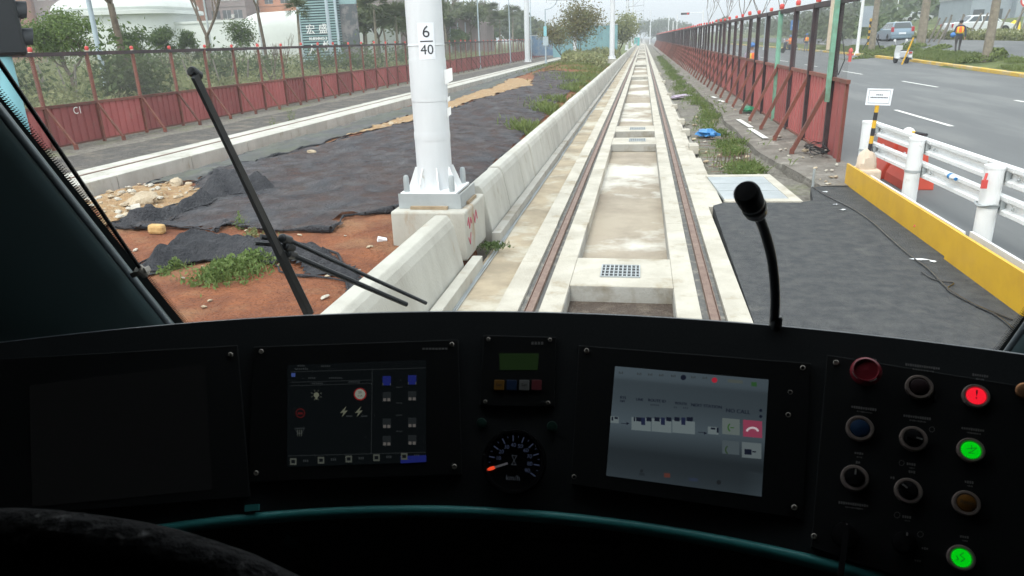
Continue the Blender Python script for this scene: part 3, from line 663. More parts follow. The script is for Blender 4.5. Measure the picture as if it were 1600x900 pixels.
f.tube([(-.09+.0,-.09,.74),(-.1,-.1,.7),(-.11,-.11,.66)], .012, 6); f.box((-.13,-.12,.60),(-.08,-.1,.68)); f.build('red_tie', M['redlamp'], t)
f = MB(); f.tube([(.0+.1*math.cos(a),.1*math.sin(a),.43+.01*math.sin(3*a)) for a in np.linspace(0,6.1,20)], .009, 6); f.build('wire_loop', M['galv'], t)
t.rotation_euler = (0,0,0)
b = thing('bottle', 'clear plastic bottle with blue cap tucked on the lower guard rail beam', 'bottle', (3.36,8.45,.50)); b.rotation_euler = (rad(95),0,rad(5))
f = MB(); f.lathe([(.02,-.1),(.033,-.09),(.033,.04),(.014,.075),(.014,.09)], Matrix(), 12); f.build('bottle_body', M['white'], b, smooth=40)
f = MB(); f.lathe([(.034,-.03),(.034,.02)], Matrix(), 12); f.lathe([(.017,.09),(.017,.11),(0,.111)], Matrix(), 12); f.build('cap', M['bluebag'], b, smooth=40)

def board(lab, mtl, x, y0, y1, z0, z1, th=.03, rz=0):
    f = MB(); f.box((-th/2, 0, z0),(th/2, y1-y0, z1)); f.box((th/2, .1, z0+.05),(th/2+.03, .2, z1-.03)); f.box((th/2, (y1-y0)-.3, z0+.05),(th/2+.03, (y1-y0)-.2, z1-.03))
    o = f.build('edging_board', M[mtl], bevel=.003); o.location = (x, y0, 0); o.rotation_euler = (0,0,rz); return tag(o, lab, 'edging board', 'painted edging boards below the guard rail')
board('bright yellow edging board under the striped sign pole', 'yellow', 2.87, 6.8, 10.62, -.02, .29)
board('bright yellow edging board nearest the cab, overlapping the other yellow one', 'yellow', 2.835, 3.0, 6.95, -.06, .31)
board('white edging board behind the far yellow one, under the rail posts', 'white_met', 3.06, 7.2, 10.6, 0, .20)
board('white edging board behind the near yellow one', 'white_met', 3.10, 3.0, 7.15, 0, .22)
mb = MB(); 
for i in range(60):
    x = R.uniform(2.9,3.04); y = R.uniform(3.5,10.5); s_ = R.uniform(.02,.06); Mx = Matrix.Translation((x,y,.03+R.random()*.05)) @ Matrix.Rotation(R.random()*6,4,(R.random(),R.random(),1)); mb.box((-s_,-s_,-s_*.6),(s_,s_,s_*.6), 0, Mx)
tag(mb.build('rubble', [M['rockw']], bevel=.01), 'loose rubble filling the trough between the yellow and white boards', 'rubble', kind='stuff')
def crumple(name, lab, cat, m, loc, size, seed=1, n=18, flat=.5, amp=.35):
    f = MB(); vs = []; fs = []
    for j in range(n//2+1):
        th = math.pi*j/(n//2)
        for i in range(n):
            ph = 2*math.pi*i/n; d = Vector((math.sin(th)*math.cos(ph), math.sin(th)*math.sin(ph), math.cos(th)))
            r = 1+amp*mn.noise(d*2.3+Vector((seed,0,0)))+amp*.5*mn.noise(d*6+Vector((0,seed,0)))
            vs.append((d.x*r*size[0], d.y*r*size[1], max(-.3*size[2], d.z*r*size[2])))
    for j in range(n//2):
        for i in range(n): fs.append((j*n+i, j*n+(i+1)%n, (j+1)*n+(i+1)%n, (j+1)*n+i))
    f.add(vs, fs); o = f.build(name, M[m], smooth=30); o.location = loc; o.rotation_euler = (0,0,seed*1.7); return tag(o, lab, cat)
crumple('rag', 'red crumpled rag in the trough just past the third rail post', 'rag', 'redplast', (3.0,7.9,.10), (.09,.16,.09), 3)
crumple('rag', 'yellow crumpled plastic beside the red rag in the trough', 'rag', 'kerb_y', (2.97,8.3,.12), (.05,.14,.07), 4)
crumple('sandbag', 'cream sandbag weighing down the striped sign pole', 'sandbag', 'sack', (3.03,10.35,.30), (.125,.14,.22), 5, amp=.22)
o = MB(); o.box((-.16,-.19,0),(.16,.19,.27)); o = o.build('base_block', M['sack'], bevel=.03); o.location = (3.03,10.36,0); tag(o, 'cream block base under the sandbag of the sign pole', 'base block')
t = thing('notice_sign', 'white notice on a yellow and black striped pole beside the fence end', 'sign', (3.04,10.33,.4))
tp = GY(1371,163,10.3) - Vector((3.04,10.33,.4)); f = MB(); N = 7
for k in range(N): f.tube([tp*(k/N), tp*((k+1)/N)], .026, 12, k % 2)
f.build('pole', [M['yellow'],M['ink']], t, smooth=40)
P = [GY(u,v,10.27)-Vector((3.04,10.33,.4)) for u,v in ((1356,138),(1396,139),(1391,165),(1352,164))]
f = MB(); nn = Vector((0,-1,0)); f.add([p for p in P]+[p+Vector((0,.012,0)) for p in P], [(0,3,2,1),(4,5,6,7),(0,1,5,4),(1,2,6,5),(2,3,7,6),(3,0,4,7)]); bd = f.build('board', M['paper'], t)
def bil(a, b, off=0): # a 0..1 right, b 0..1 down
    return P[0]*(1-a)*(1-b)+P[1]*a*(1-b)+P[2]*a*b+P[3]*(1-a)*b + Vector((0,-off,0))
f = MB()
for (a0,b0,a1,b1) in ((.08,.1,.92,.12),(.08,.86,.92,.88),(.08,.12,.09,.86),(.91,.12,.92,.86)): f.add([bil(a0,b0,.003),bil(a1,b0,.003),bil(a1,b1,.003),bil(a0,b1,.003)], [(0,1,2,3)])
for i in range(4): a = .37+i*.07; f.add([bil(a,.34,.003),bil(a+.05,.34,.003),bil(a+.05,.40,.003),bil(a,.40,.003)], [(0,1,2,3)])
for i in range(12): a = .16+i*.058; f.add([bil(a,.50,.003),bil(a+.042,.50,.003),bil(a+.042,.56,.003),bil(a,.56,.003)], [(0,1,2,3)])
f.build('printing', M['ink'], bd)
for k, (x, y, lab) in enumerate(((3.62,11.35,'red plastic road barrier directly behind the striped sign pole'),(3.66,10.55,'red plastic road barrier nearest the second white rail post'))):
    t = thing('road_barrier', lab, 'barrier', (x,y,0), 0, 'red plastic road barriers')
    f = MB(); f.prism([(-.2,0),(.2,0),(.19,.12),(.09,.32),(.06,.60),(-.06,.60),(-.09,.32),(-.19,.12)], lambda a,b,d:(a,d,b), -.38,.38); f.build('shell', M['redplast'], t, bevel=.015)
    f = MB(); f.box((-.03,-.2,.601),(.03,.2,.64)); f.build('grip', M['redplast'], t)
    f = MB(); f.box((-.102,-.03,.25),(-.09,.03,.45)); f.build('reflector', M['paper'], t)
t = thing('striped_bar', 'short yellow and black bar lying across the red barriers', 'bar', (3.6,11,.66)); f = MB()
for k in range(5): f.tube([(-.1+.06*k-.05,.5-.22*k,.04),(-.1+.06*(k+1)-.05,.5-.22*(k+1),.04)], .02, 8, k%2)
f.build('tube', [M['ink'],M['yellow']], t)
crumple('bucket_cover', 'small white plastic tub on top of the nearer red barrier', 'tub', 'white', (3.64,10.75,.69), (.07,.08,.07), 8, amp=.08)

# cables over the asphalt pad
def path(pts, z=.015): return [G(u, v, z) for u, v in pts]
def spline(P, n=6):
    out = []
    for i in range(len(P)-1):
        p0 = P[max(i-1,0)]; p1 = P[i]; p2 = P[i+1]; p3 = P[min(i+2,len(P)-1)]
        for k in range(n):
            t_ = k/n; out.append(.5*((2*p1)+(p2-p0)*t_+(2*p0-5*p1+4*p2-p3)*t_*t_+(3*p1-p0-3*p2+p3)*t_**3))
    return out+[P[-1]]
f = MB(); f.tube(spline(path([(1270,292),(1290,305),(1330,325),(1360,345),(1390,372),(1420,398),(1450,420),(1480,450),(1520,475),(1560,495),(1600,530)])), .008, 6); tag(f.build('cable', M['blackg']), 'grey cable running diagonally over the fresh asphalt to the fence end', 'cable')
f = MB(); f.tube(spline(path([(1440,425),(1460,437),(1490,442),(1480,452),(1510,470),(1545,485),(1582,500)])), .006, 6); tag(f.build('cable', M['blackg']), 'thinner kinked cable beside the long one on the asphalt', 'cable')
f = MB()
for k in range(3): f.tube(spline([Vector((-1.50+.012*k+.03*nz(0,y,.5,k), y, -.05)) for y in np.arange(3.5,40,.6)], 2), .007, 5)
tag(f.build('cable', M['galv']), 'grey cables lying along the foot of the concrete parapet', 'cable')
for k,(u,v) in enumerate(((1437,406),(1458,409),(1306,320),(1316,328),(1290,300))):
    q = G(u,v,.01); f = MB(); n = 7; f.add([(q.x+.05*R.uniform(.4,1)*math.cos(a)*(2 if k==0 else 1), q.y+.03*R.uniform(.4,1)*math.sin(a), .012+R.random()*.01) for a in np.linspace(0,5.6,n)], [tuple(range(n))]); f.prism([(q.x,q.y),(q.x+.02,q.y),(q.x+.01,q.y+.02)], lambda a,b,d:(a,b,d), .005,.02); tag(f.build('paper_scrap', M['paper']), 'white scrap of paper lying on the fresh asphalt pad', 'scrap', 'paper scraps on the asphalt')
# hose pipe stub and tangle at fence end
f = MB(); f.tube([G(1270,292,.0),G(1270,292,.0)+Vector((0,0,.25))], .02, 8); tag(f.build('pipe_stub', M['galv']), 'short grey pipe standing up at the edge of the asphalt pad', 'pipe')
f = MB(); c0 = G(1275,240,.05)
for k in range(5): f.tube([c0+Vector((.16*math.cos(a+k)*(1+.2*k)*.6, .3*math.sin(a)*(1+.1*k), .03+.03*k+.02*math.sin(3*a))) for a in np.linspace(0,6.2,22)], .009, 5)
tag(f.build('cable_tangle', M['black']), 'dark tangle of cable on the pavement at the foot of the fence end', 'cable')

# ================================================================== BANK: NETS, GRAVEL, STONES, PLANTS
def inpoly(x, y, P):
    c = False; j = len(P)-1
    for i in range(len(P)):
        if (P[i].y > y) != (P[j].y > y) and x < (P[j].x-P[i].x)*(y-P[i].y)/(P[j].y-P[i].y)+P[i].x: c = not c
        j = i
    return c
PA = [(175,354),(212,357),(262,355),(295,357),(337,365),(357,352),(400,366),(470,368),(513,369),(534,349),(571,344),(611,336),(735,292),(800,238),(880,160),(912,124),(895,119),(870,118),(835,120),(832,138),(770,163),(692,190),(620,205),(520,226),(430,245),(350,262),(312,285),(307,312),(270,325),(250,337),(200,342)]
PB = [(220,284),(282,287),(312,285),(350,262),(430,245),(520,222),(640,186),(690,170),(760,143),(800,124),(850,112),(880,100),(860,97),(800,113),(640,163),(400,229),(265,269)]
PC = [(205,425),(222,408),(262,392),(300,378),(345,379),(400,384),(450,386),(520,403),(560,428),(592,458),(600,482),(558,484),(540,442),(470,426),(400,412),(320,410),(250,424)]
PT = [(118,300),(150,292),(200,284),(300,290),(312,312),(270,326),(250,338),(200,343),(175,354),(150,345)]
def net(poly, m, label, name='shade_net', zoff=.03, wr=.05, edge=True, step=.09, grow=1.012, er=.045, cat='ground net', seed=0, hf=1.0):
    P = [G(u, v, .17) for u, v in poly]
    x0 = min(p.x for p in P)-.1; x1 = max(p.x for p in P)+.1; y0 = min(p.y for p in P)-.1; y1 = max(p.y for p in P)+.1
    X = list(np.arange(x0, min(x1,-1.95), step)); Y = smp(y0, y1, step, grow)
    def w(x, y):
        X_, Y_ = x*hf, y*hf; a = 1-abs(nz(X_*.6+Y_*.25, Y_*1.1-X_*.2, 1.3, 5+seed)); b = 1-abs(nz(X_-Y_*.3, Y_*1.2, 3.1, 8+seed))
        if hf > 1: return wr*(max(0,.35+nz(x*.8,y*1.9,1.6,5+seed)) + .35*(1-abs(nz(x*.7+y*.5,y*1.6,4.5,8+seed))*2) + .75*(.5-abs(nz(x*1.6+y*.6,y*6.5,1.5,3)))*2*max(0,.6+nz(x,y,2.5,12)) + .22*nz(x,y,17,5))
        return wr*(max(0, a-.80)*3.0 + max(0,b-.80)*2.2) + .012*nz(x,y,7,2)
    def ed(x, y):
        b_ = 9
        for i in range(len(P)):
            a, c = P[i], P[(i+1)%len(P)]; dx, dy = c.x-a.x, c.y-a.y; L2 = dx*dx+dy*dy+1e-9; k = max(0, min(1, ((x-a.x)*dx+(y-a.y)*dy)/L2)); b_ = min(b_, math.hypot(x-a.x-dx*k, y-a.y-dy*k))
        return b_
    def zf(x, y):
        if hf > 1: k = min(1, ed(x, y)/.22); k = k*k*(3-2*k)
        else: k = 1
        return med(x, y)+.012+(zoff-.012)*k+w(x, y)*k
    jx = lambda x, y: inpoly(x+.12*nz(x,y,2.1,1)+.04*nz(x,y,8,1), y+.15*nz(x,y,2.1,4), P)
    o = grid_mesh(name, X, Y, zf, [M[m], M['cloth_k']], keep=jx)
    if edge:
        f = MB(); n = len(P)
        for i in range(n):
            a, b = P[i], P[(i+1)%n]; L = (b-a).length
            if L > 6: continue
            k = max(2, int(L/.12)); Q = [a.lerp(b, q/k) for q in range(k+1)]
            Q = [Vector((q.x+.12*nz(q.x,q.y,1.7,2)+.05*nz(q.x,q.y,5,2), q.y+.15*nz(q.x,q.y,1.7,7)+.06*nz(q.x,q.y,6,7), 0)) for q in Q]
            rs = [max(.008, er*(.55+1.3*nz(q.x,q.y,2.3,9)+.7*nz(q.x,q.y,9,3))) for q in Q]
            f.tube([(q.x,q.y,med(q.x,q.y)+zoff+r*.35) for q, r in zip(Q, rs)], rs, 7)
        me = bpy.data.meshes.new('e'); bm = __import__('bmesh').new(); bm.from_mesh(o.data)
        vs = [bm.verts.new(v) for v in f.v]
        for fc in f.f:
            try: q = bm.faces.new([vs[i] for i in fc]); q.material_index = 1; q.smooth = True
            except ValueError: pass
        bm.to_mesh(o.data); bm.free()
    return tag(o, label, cat, 'shade nets spread on the bank between the tracks')
net(PA, 'cloth', 'large dark purple grey net spread over the bank around the numbered mast', er=.03)
net(PB, 'cloth_g', 'greyish green net stretched along the foot of the far track kerb', er=.02, zoff=.02)
net(PC, 'cloth_k', 'narrow rumpled black net lying nearest on the red soil', wr=.13, er=.016, step=.035, zoff=.02, seed=4, hf=2.2)
PF = [(175,354),(205,344),(250,339),(272,327),(308,314),(312,296),(335,284),(400,287),(440,298),(415,306),(360,308),(330,322),(290,334),(258,349),(212,357)]
net(PF, 'cloth_k', 'bunched black net roll along the edge of the rubble heap', wr=.15, er=.016, step=.035, zoff=.04, seed=9, hf=2.0)
PS = [(505,224),(560,212),(640,198),(690,188),(760,163),(830,140),(832,128),(800,124),(760,143),(690,170),(640,186),(540,216)]
def patch(poly, m, name, h=.028, amp=.02, step=.08):
    P = [G(u, v, .17) for u, v in poly]
    X = list(np.arange(min(p.x for p in P)-.2, min(-2, max(p.x for p in P)+.2), step)); Y = smp(min(p.y for p in P)-.2, max(p.y for p in P)+.2, step, 1.01)
    o = grid_mesh(name, X, Y, lambda x, y: med(x,y)+h+amp*nz(x,y,6,1)+amp*.6*nz(x,y,14,2), M[m], keep=lambda x, y: inpoly(x+.2*nz(x,y,1.5,1), y+.3*nz(x,y,1.5,4), P))
    return tag(o, kind='structure')
patch(PS, 'tan', 'sand_strip', h=.035); patch(PT, 'tan', 'rubble_ground', h=.03, amp=.05)
patch([(880,96),(905,86),(925,84),(928,92),(900,104),(870,112),(850,118),(858,108)], 'soil', 'bare_soil_mound', h=.06, step=.2)
# stones
def rockmesh(name, m, seed):
    f = MB(); n = 14; vs = []; fs = []
    for j in range(8):
        th = math.pi*j/7
        for i in range(n):
            ph = 2*math.pi*i/n; d = Vector((math.sin(th)*math.cos(ph), math.sin(th)*math.sin(ph), math.cos(th)))
            c = mn.cell(d*1.6+Vector((seed,seed,0)))
            r = .8+.25*mn.noise(d*1.8+Vector((seed,0,0)))+.10*c; q = d*r; vs.append((q.x, q.y, q.z*.7))
    for j in range(7):
        for i in range(n): fs.append((j*n+i, j*n+(i+1)%n, (j+1)*n+(i+1)%n, (j+1)*n+i))
    f.add(vs, fs); o = f.build(name, M[m], smooth=35); return o
protos = [rockmesh('stone', m, s_) for m, s_ in (('rock',1),('rockw',2),('rock',3),('rockw',4))]
used = [0]*4
def stone(x, y, z, s, lab, grp, k=None, name='stone'):
    k = R.randrange(4) if k is None else k
    o = protos[k] if not used[k] else protos[k].copy()
    if used[k]: C.objects.link(o)
    used[k] = 1; o.name = name; o.location = (x, y, z); o.scale = (s*R.uniform(.8,1.5), s*R.uniform(.7,1.2), s*R.uniform(.5,.9)); o.rotation_euler = (R.uniform(-.3,.3), R.uniform(-.3,.3), R.random()*6)
    return tag(o, lab, 'stone', grp)
PTg = [G(u,v,.17) for u,v in PT]
c = 0
while c < 70:
    x = R.uniform(-8,-4.8); y = R.uniform(6.8,10.2)
    if inpoly(x, y, PTg): stone(x, y, med(x,y)+.05, R.choice((.02,.03,.035,.05,.06)), 'pale broken stone lying in the rubble heap by the left pillar', 'small stones of the rubble heap'); c += 1
q = G(222,318,.2); stone(q.x, q.y, .24, .19, 'biggest pale boulder in the middle of the rubble heap', None, 0, 'boulder')
q = G(275,287,.2); stone(q.x, q.y, .22, .13, 'second boulder at the back edge of the rubble heap', None, 2, 'boulder')
o = MB(); o.box((-.24,-.055,-.03),(.24,.055,.03)); o = o.build('concrete_slab', M['rockw'], bevel=.008); q = G(214,334,.2); o.location = (q.x,q.y,.23); o.rotation_euler = (.12,.1,rad(-52)); tag(o, 'flat grey concrete bar lying aslant below the big boulder', 'slab')
o = MB(); o.box((-.09,-.05,-.055),(.09,.05,.055)); o = o.build('yellow_stone', M['stone_y'], bevel=.03); q = G(245,357,.2); o.location = (q.x,q.y,med(q.x,q.y)+.06); o.rotation_euler = (0,.05,.1); tag(o, 'rounded yellow block sitting on the red soil left of the wiper', 'stone')
for k in range(46):
    x = R.uniform(-5.2,-2.1); y = R.uniform(4.2,7.4); stone(x, y, med(x,y)+.012, R.uniform(.012,.03), 'small pebble scattered on the red soil beside the footing', 'pebbles on the red soil')
for u, v, s_ in ((487,238,.09),(612,200,.09),(690,212,.05),(620,201,.05)):
    q = G(u,v,.2); stone(q.x, q.y, med(q.x,q.y)+.06, s_, 'pale stone weighing down the net out on the bank', 'stones weighing down the nets')
for u, v in ((1292,238),(1258,236),(1218,214)):
    q = G(u,v,.05); stone(q.x,q.y,.06,.07,'rounded stone on the pavement at the foot of the fence','stones at the fence foot')
for k in range(40):
    y = 10.2+R.random()**2*20; x = R.uniform(2.5,3.1); stone(x, y, .03, R.uniform(.015,.04), 'bit of rubble on the pavement along the fence foot', 'rubble bits on the pavement')
for k in range(75):
    y = 11.2+R.random()**2*26; x = R.uniform(1.1,2.0); stone(x, y, HT(x,y)+.03, R.uniform(.02,.07), 'stone in the weedy ditch beside the track slab', 'stones in the ditch')
q = G(596,379,.16); o = MB(); o.box((-.045,-.03,0),(.045,.03,.05)); o = o.build('carton', M['paper']); o.location = q; o.rotation_euler=(.2,.3,.5); tag(o, 'small pale blue drink carton on the soil before the footing', 'carton')
crumple('plastic_bag', 'bright blue plastic bag in the ditch beside the track', 'bag', 'bluebag', G(1105,209,-.02), (.22,.3,.10), 2, amp=.5)
crumple('plastic_bag', 'green plastic bag under a fence brace', 'bag', 'greenbag', G(1169,172,.08), (.22,.18,.10), 6, amp=.3)
crumple('plastic_bag', 'pale lilac sheet of plastic further up the ditch', 'bag', 'lilac', G(1064,151,-.05), (.22,.5,.08), 7, amp=.5)
f = MB()
for i in range(14):
    x = 1.25+.045*i; f.tube([(x,12.6+.1*R.random(),-.12),(x+R.uniform(-.02,.02),12.6,.1+.1*R.random())], .006, 4)
for i in range(9): y = 12+.5*i; f.tube([(1.15,y,-.07),(1.95,y+.1,-.06)], .006, 4)
tag(f.build('rebar_mesh', M['rust']), 'rusty reinforcing bars sticking out of the ditch near the blue bag', 'rebar')

# ---------------------------------------------------------------- foliage tools
def quads(cen, size, rng, flat=.0, up=None):
    n = len(cen); a = rng.normal(size=(n,3)); a /= np.linalg.norm(a,axis=1)[:,None]
    if up is not None: a = a*(1-up)+np.array([0,0,1.])*up; a /= np.linalg.norm(a,axis=1)[:,None]
    b = rng.normal(size=(n,3)); b -= a*(a*b).sum(1)[:,None]; b /= np.linalg.norm(b,axis=1)[:,None]; c = np.cross(a,b)
    s = (size*rng.uniform(.6,1.4,n))[:,None]; w = s*.42
    v = np.stack([cen-a*s, cen+b*w, cen+a*s*1.0, cen-b*w],1).reshape(-1,3); return v
def qmesh(name, v, m, parent=None):
    n = len(v)//4; me = bpy.data.meshes.new(name); me.vertices.add(len(v)); me.vertices.foreach_set('co', v.astype(np.float32).ravel())
    me.loops.add(n*4); me.loops.foreach_set('vertex_index', np.arange(n*4, dtype=np.int32)); me.polygons.add(n)
    me.polygons.foreach_set('loop_start', np.arange(0,n*4,4,dtype=np.int32)); me.polygons.foreach_set('loop_total', np.full(n,4,dtype=np.int32))
    me.materials.append(m); me.update(calc_edges=True); o = bpy.data.objects.new(name, me); C.objects.link(o)
    if parent: o.parent = parent
    return o
def branchy(f, p, d, L, r, depth, ends, spread=.55, up=.12, kids=(2,3), n=5):
    k = 4; P = [p]; q = Vector(p); dd = Vector(d)
    for i in range(k):
        dd = (dd + Vector((R.uniform(-1,1),R.uniform(-1,1),R.uniform(-.6,1)))*.14 + Vector((0,0,up*.4))).normalized(); q = q+dd*(L/k); P.append(q.copy())
    f.tube(P, list(np.linspace(r, r*.62, k+1)), n if depth > 1 else 4, cap=False)
    if depth == 0: ends.append(q); return
    for j in range(R.randint(*kids)):
        a = Vector((R.uniform(-1,1),R.uniform(-1,1),R.uniform(-.3,.8))).normalized()
        nd = (dd*(1-spread)+a*spread+Vector((0,0,up))).normalized(); st = P[-1] if j == 0 else P[R.randint(2,4)]
        branchy(f, st, nd, L*R.uniform(.62,.82), r*.6, depth-1, ends, spread, up, kids, n)
def tree(name, label, loc, h, trunk_h, r, tr=.12, depth=3, leaves=2500, lsize=.12, lm='lf_dark', bm='bark', spread=.55, group=None, clump=.45, lean=(0,0,1), up=.1, rz=0, cat='tree', flat=1.0, kids=(2,3)):
    t = thing(name, label, cat, loc, rz, group); f = MB(); ends = []
    L = (h-trunk_h)*.42
    P = [Vector((0,0,-.1)), Vector((lean[0]*.3*trunk_h, lean[1]*.3*trunk_h, trunk_h*.5)), Vector((lean[0]*trunk_h, lean[1]*trunk_h, trunk_h))]
    f.tube(P, [tr*1.25, tr, tr*.85], 9)
    for j in range(R.randint(3,4)):
        a = R.uniform(0,6.28)+j*2; nd = Vector((math.cos(a)*spread, math.sin(a)*spread, 1-spread*.5)).normalized(); branchy(f, P[-1], nd, L*R.uniform(.75,1.05), tr*.62, depth-1, ends, spread, up, kids)
    if ends:
        mz = max(e.z for e in ends)+(clump*r*.25 if leaves else 0); mr = max(math.hypot(e.x-P[-1].x, e.y-P[-1].y) for e in ends)
        kz = (h-trunk_h)/max(.1, mz-trunk_h); kr = r*.72/mr if leaves else kz
        fix = lambda v: Vector((P[-1].x+(v[0]-P[-1].x)*kr, P[-1].y+(v[1]-P[-1].y)*kr, trunk_h+(v[2]-trunk_h)*kz)) if v[2] > trunk_h+.01 else Vector(v)
        nb = 27; f.v = f.v[:nb]+[tuple(fix(v)) for v in f.v[nb:]]; ends = [fix(e) for e in ends]
    f.build('trunk', M[bm], t, smooth=40)
    if leaves:
        E = np.array([tuple(e) for e in ends]); 
        # scale ends to radius
        k = RN.integers(0, len(E), leaves); g_ = RN.normal(size=(leaves,3))*clump*r*.42; g_[:,2] *= .6*flat
        v = quads(E[k]+g_, lsize, RN, up=.1); qmesh('crown', v, M[lm], t)
    return t
def palm(loc, h, label, n=34, L=1.5, group=None, r=.16, droop=.55, thin=False):
    t = thing('palm_tree', label, 'tree', loc, R.random()*6, group); f = MB(); lx, ly = R.uniform(-.25,.25), R.uniform(-.2,.2)
    top = Vector((lx,ly,h)); f.tube([(0,0,-.2),(lx*.3,ly*.3,h*.5),top], [r*1.25,r,r*.8], 8); f.build('trunk', M['barkp'], t, smooth=40)
    vs = []
    for i in range(n):
        a = R.uniform(0,6.28); el = R.uniform(-.7,1.2); d = Vector((math.cos(a)*math.cos(el), math.sin(a)*math.cos(el), math.sin(el))); s_ = Vector((-math.sin(a), math.cos(a), 0)); u_ = d.cross(s_)
        base = top+d*L*.35
        for k in range(9):
            q = (k-4)/4*1.15; dd = (d*math.cos(q)+s_*math.sin(q)); tip = base+dd*L*.62+Vector((0,0,-droop*L*.25*abs(R.gauss(.8,.4)))); w = u_.cross(dd).normalized()*.035*L
            m_ = (base+tip)/2+Vector((0,0,.05)); vs += [base, m_+w, tip, m_-w]
    qmesh('crown', np.array([tuple(v) for v in vs]), M['lf_pine'], t); return t
def yfor(u, x): return x*1195/(u-1003)
def ht(u, v, y, vb): return GY(u, v, y).z - base(u, vb, y).z
def base(u, v, y): p = GY(u, v, y); return Vector((p.x, y, HT(p.x, y)))
# ---------------------------------------------------------------- left side vegetation
tree('leafy_tree', 'bright green feathery tree left of the pale lamp pole', base(112,120,24), ht(112,16,24,120), 1.0, 1.75, .08, 4, 8000, .058, 'lf_green', clump=.36, spread=.8, kids=(2,3))
for u, y, h, r, l in ((218,33,40,1.05,'dark leafy tree just right of the thick bare trunk'),(262,38,42,1.1,'dark leafy tree in front of the plain white wall'),(378,44,30,1.6,'dark round tree at the corner of the curved white building'),(300,40,48,.8,'slim dark tree between two other dark trees before the white wall')):
    tree('leafy_tree', l, base(u,115,y), ht(u,h,y,115), .7, r, .06, 4, 3200, .07, 'lf_dark', spread=.7, clump=.42)
def bare(u, v, y, h, label, r=.16, lean=(0,0,1), th=None, depth=4, group=None, bm='bark', spread=.5):
    return tree('bare_tree', label, base(u, v, y), h, th or h*.33, 1, r, depth, 0, group=group, lean=lean, bm=bm, spread=spread, up=.22, kids=(2,4))
bare(206,150,22,9.5,'thick bare trunk forking upward right of the pale lamp pole', .115, th=3.4, lean=(-.03,0,1))
bare(333,118,34,8,'bare tree spreading twigs in front of the curved white building', .12, th=2.4)
bare(418,95,40,9,'thin bare tree left of the striped sign building', .09, th=4.0, lean=(-.05,0,1))
bare(428,100,27,2.6,'small twiggy bush tree behind the left fence near the sign', .05, th=.5)
f = MB()
palm(base(470,90,40), ht(452,15,40,90), 'thin fan palm leaning against the white wall left of the striped sign', L=.95, r=.08)
g1 = 'palms behind the left fence'
for k in range(17):
    u = 556 + k*16.5 + R.uniform(-5,5); y = max(50, yfor(u, R.uniform(-24,-16.5))); palm(base(u,92,y), ht(u,R.uniform(8,34),y,92), '%s shaggy fan palm counted from the striped sign in the row behind the fence' % ORD[k], n=30, L=R.uniform(1.2,1.7), group=g1, r=.10)
g2 = 'umbrella crowned trees behind the left fence'
for k in range(13):
    u = 575 + k*20 + R.uniform(-6,6); y = max(56, yfor(u, R.uniform(-26,-17))); h = ht(u,R.uniform(-12,14)+(u-575)*.05,y,88)
    tree('umbrella_tree', '%s umbrella crowned tree from the left, behind the palms' % ORD[k], base(u,88,y), h, h*.5, 2.0, .10, 3, 1300, .20, 'lf_pine', group=g2, spread=.75, clump=.50, flat=.8)
for k in range(14):
    u = 662 + k*13 + R.uniform(-4,4); y = min(210, max(70, yfor(u, R.uniform(-34,-19)))); h = ht(u,R.uniform(-4,12)+max(0,u-660)*.17,y,80)
    tree('umbrella_tree', '%s umbrella crowned tree from the left in the farther row beyond the fence' % ORD[k], base(u,80,y), h, h*.42, .030*y, .11, 3, 1500, .0042*y, 'lf_pine', group='farther umbrella crowned trees', spread=.75, clump=.55, flat=.9)
for u, y, h in ((715,95,9),(740,100,8.5),(600,80,10),(770,115,8)):
    bare(u, 85, y, h, 'bare twiggy tree showing pale sky between the palms', .10, group='bare trees among the palms')
for u,y in ((716,80),(765,98),(815,125),(725,84)):
    tree('conifer', 'small dark bushy evergreen beneath the palm crowns', base(u,86,y), ht(u,46,y,86), .4, 1.3, .1, 3, 1500, .16, 'lf_dark', group='small evergreens below the palms', spread=.5)
# rusty leaved tree behind the second mast
tree('rusty_tree', 'wide rusty brown leaved tree behind the second mast', base(905,90,62), ht(905,0,62,90), .6, 2.8, .10, 4, 5200, .10, 'lf_aut', spread=.85, clump=.5)
tree('rusty_tree', 'smaller rusty leaved tree with low branches left of the wide one', base(878,92,66), ht(878,22,66,92), .5, 2.2, .08, 4, 2600, .10, 'lf_aut', spread=.85, clump=.5)
tree('green_tree', 'green tree between the second mast and the far masts', base(968,82,85), ht(968,20,85,82), .6, 2.6, .13, 4, 4200, .15, 'lf_bush', spread=.8, clump=.5)
for k,(u,y,h,r) in enumerate(((1017,330,11,6),(1003,360,9,6),(988,300,10,6),(1032,340,10,6),(1046,360,9,7),(1062,330,9,6))):
    tree('far_tree', '%s grey green tree from the left closing the end of the line' % ORD[k], base(u,60,y), ht(u,R.uniform(30,36),y,60), 1, r, .2, 3, 1800, .45, 'lf_far', group='trees at the end of the line', spread=.8)

def scatter(name, label, cat, pts, size, m, up=.2):
    o = qmesh(name, quads(np.array(pts), size, RN, up=up), M[m]); return tag(o, label, cat, kind='stuff')
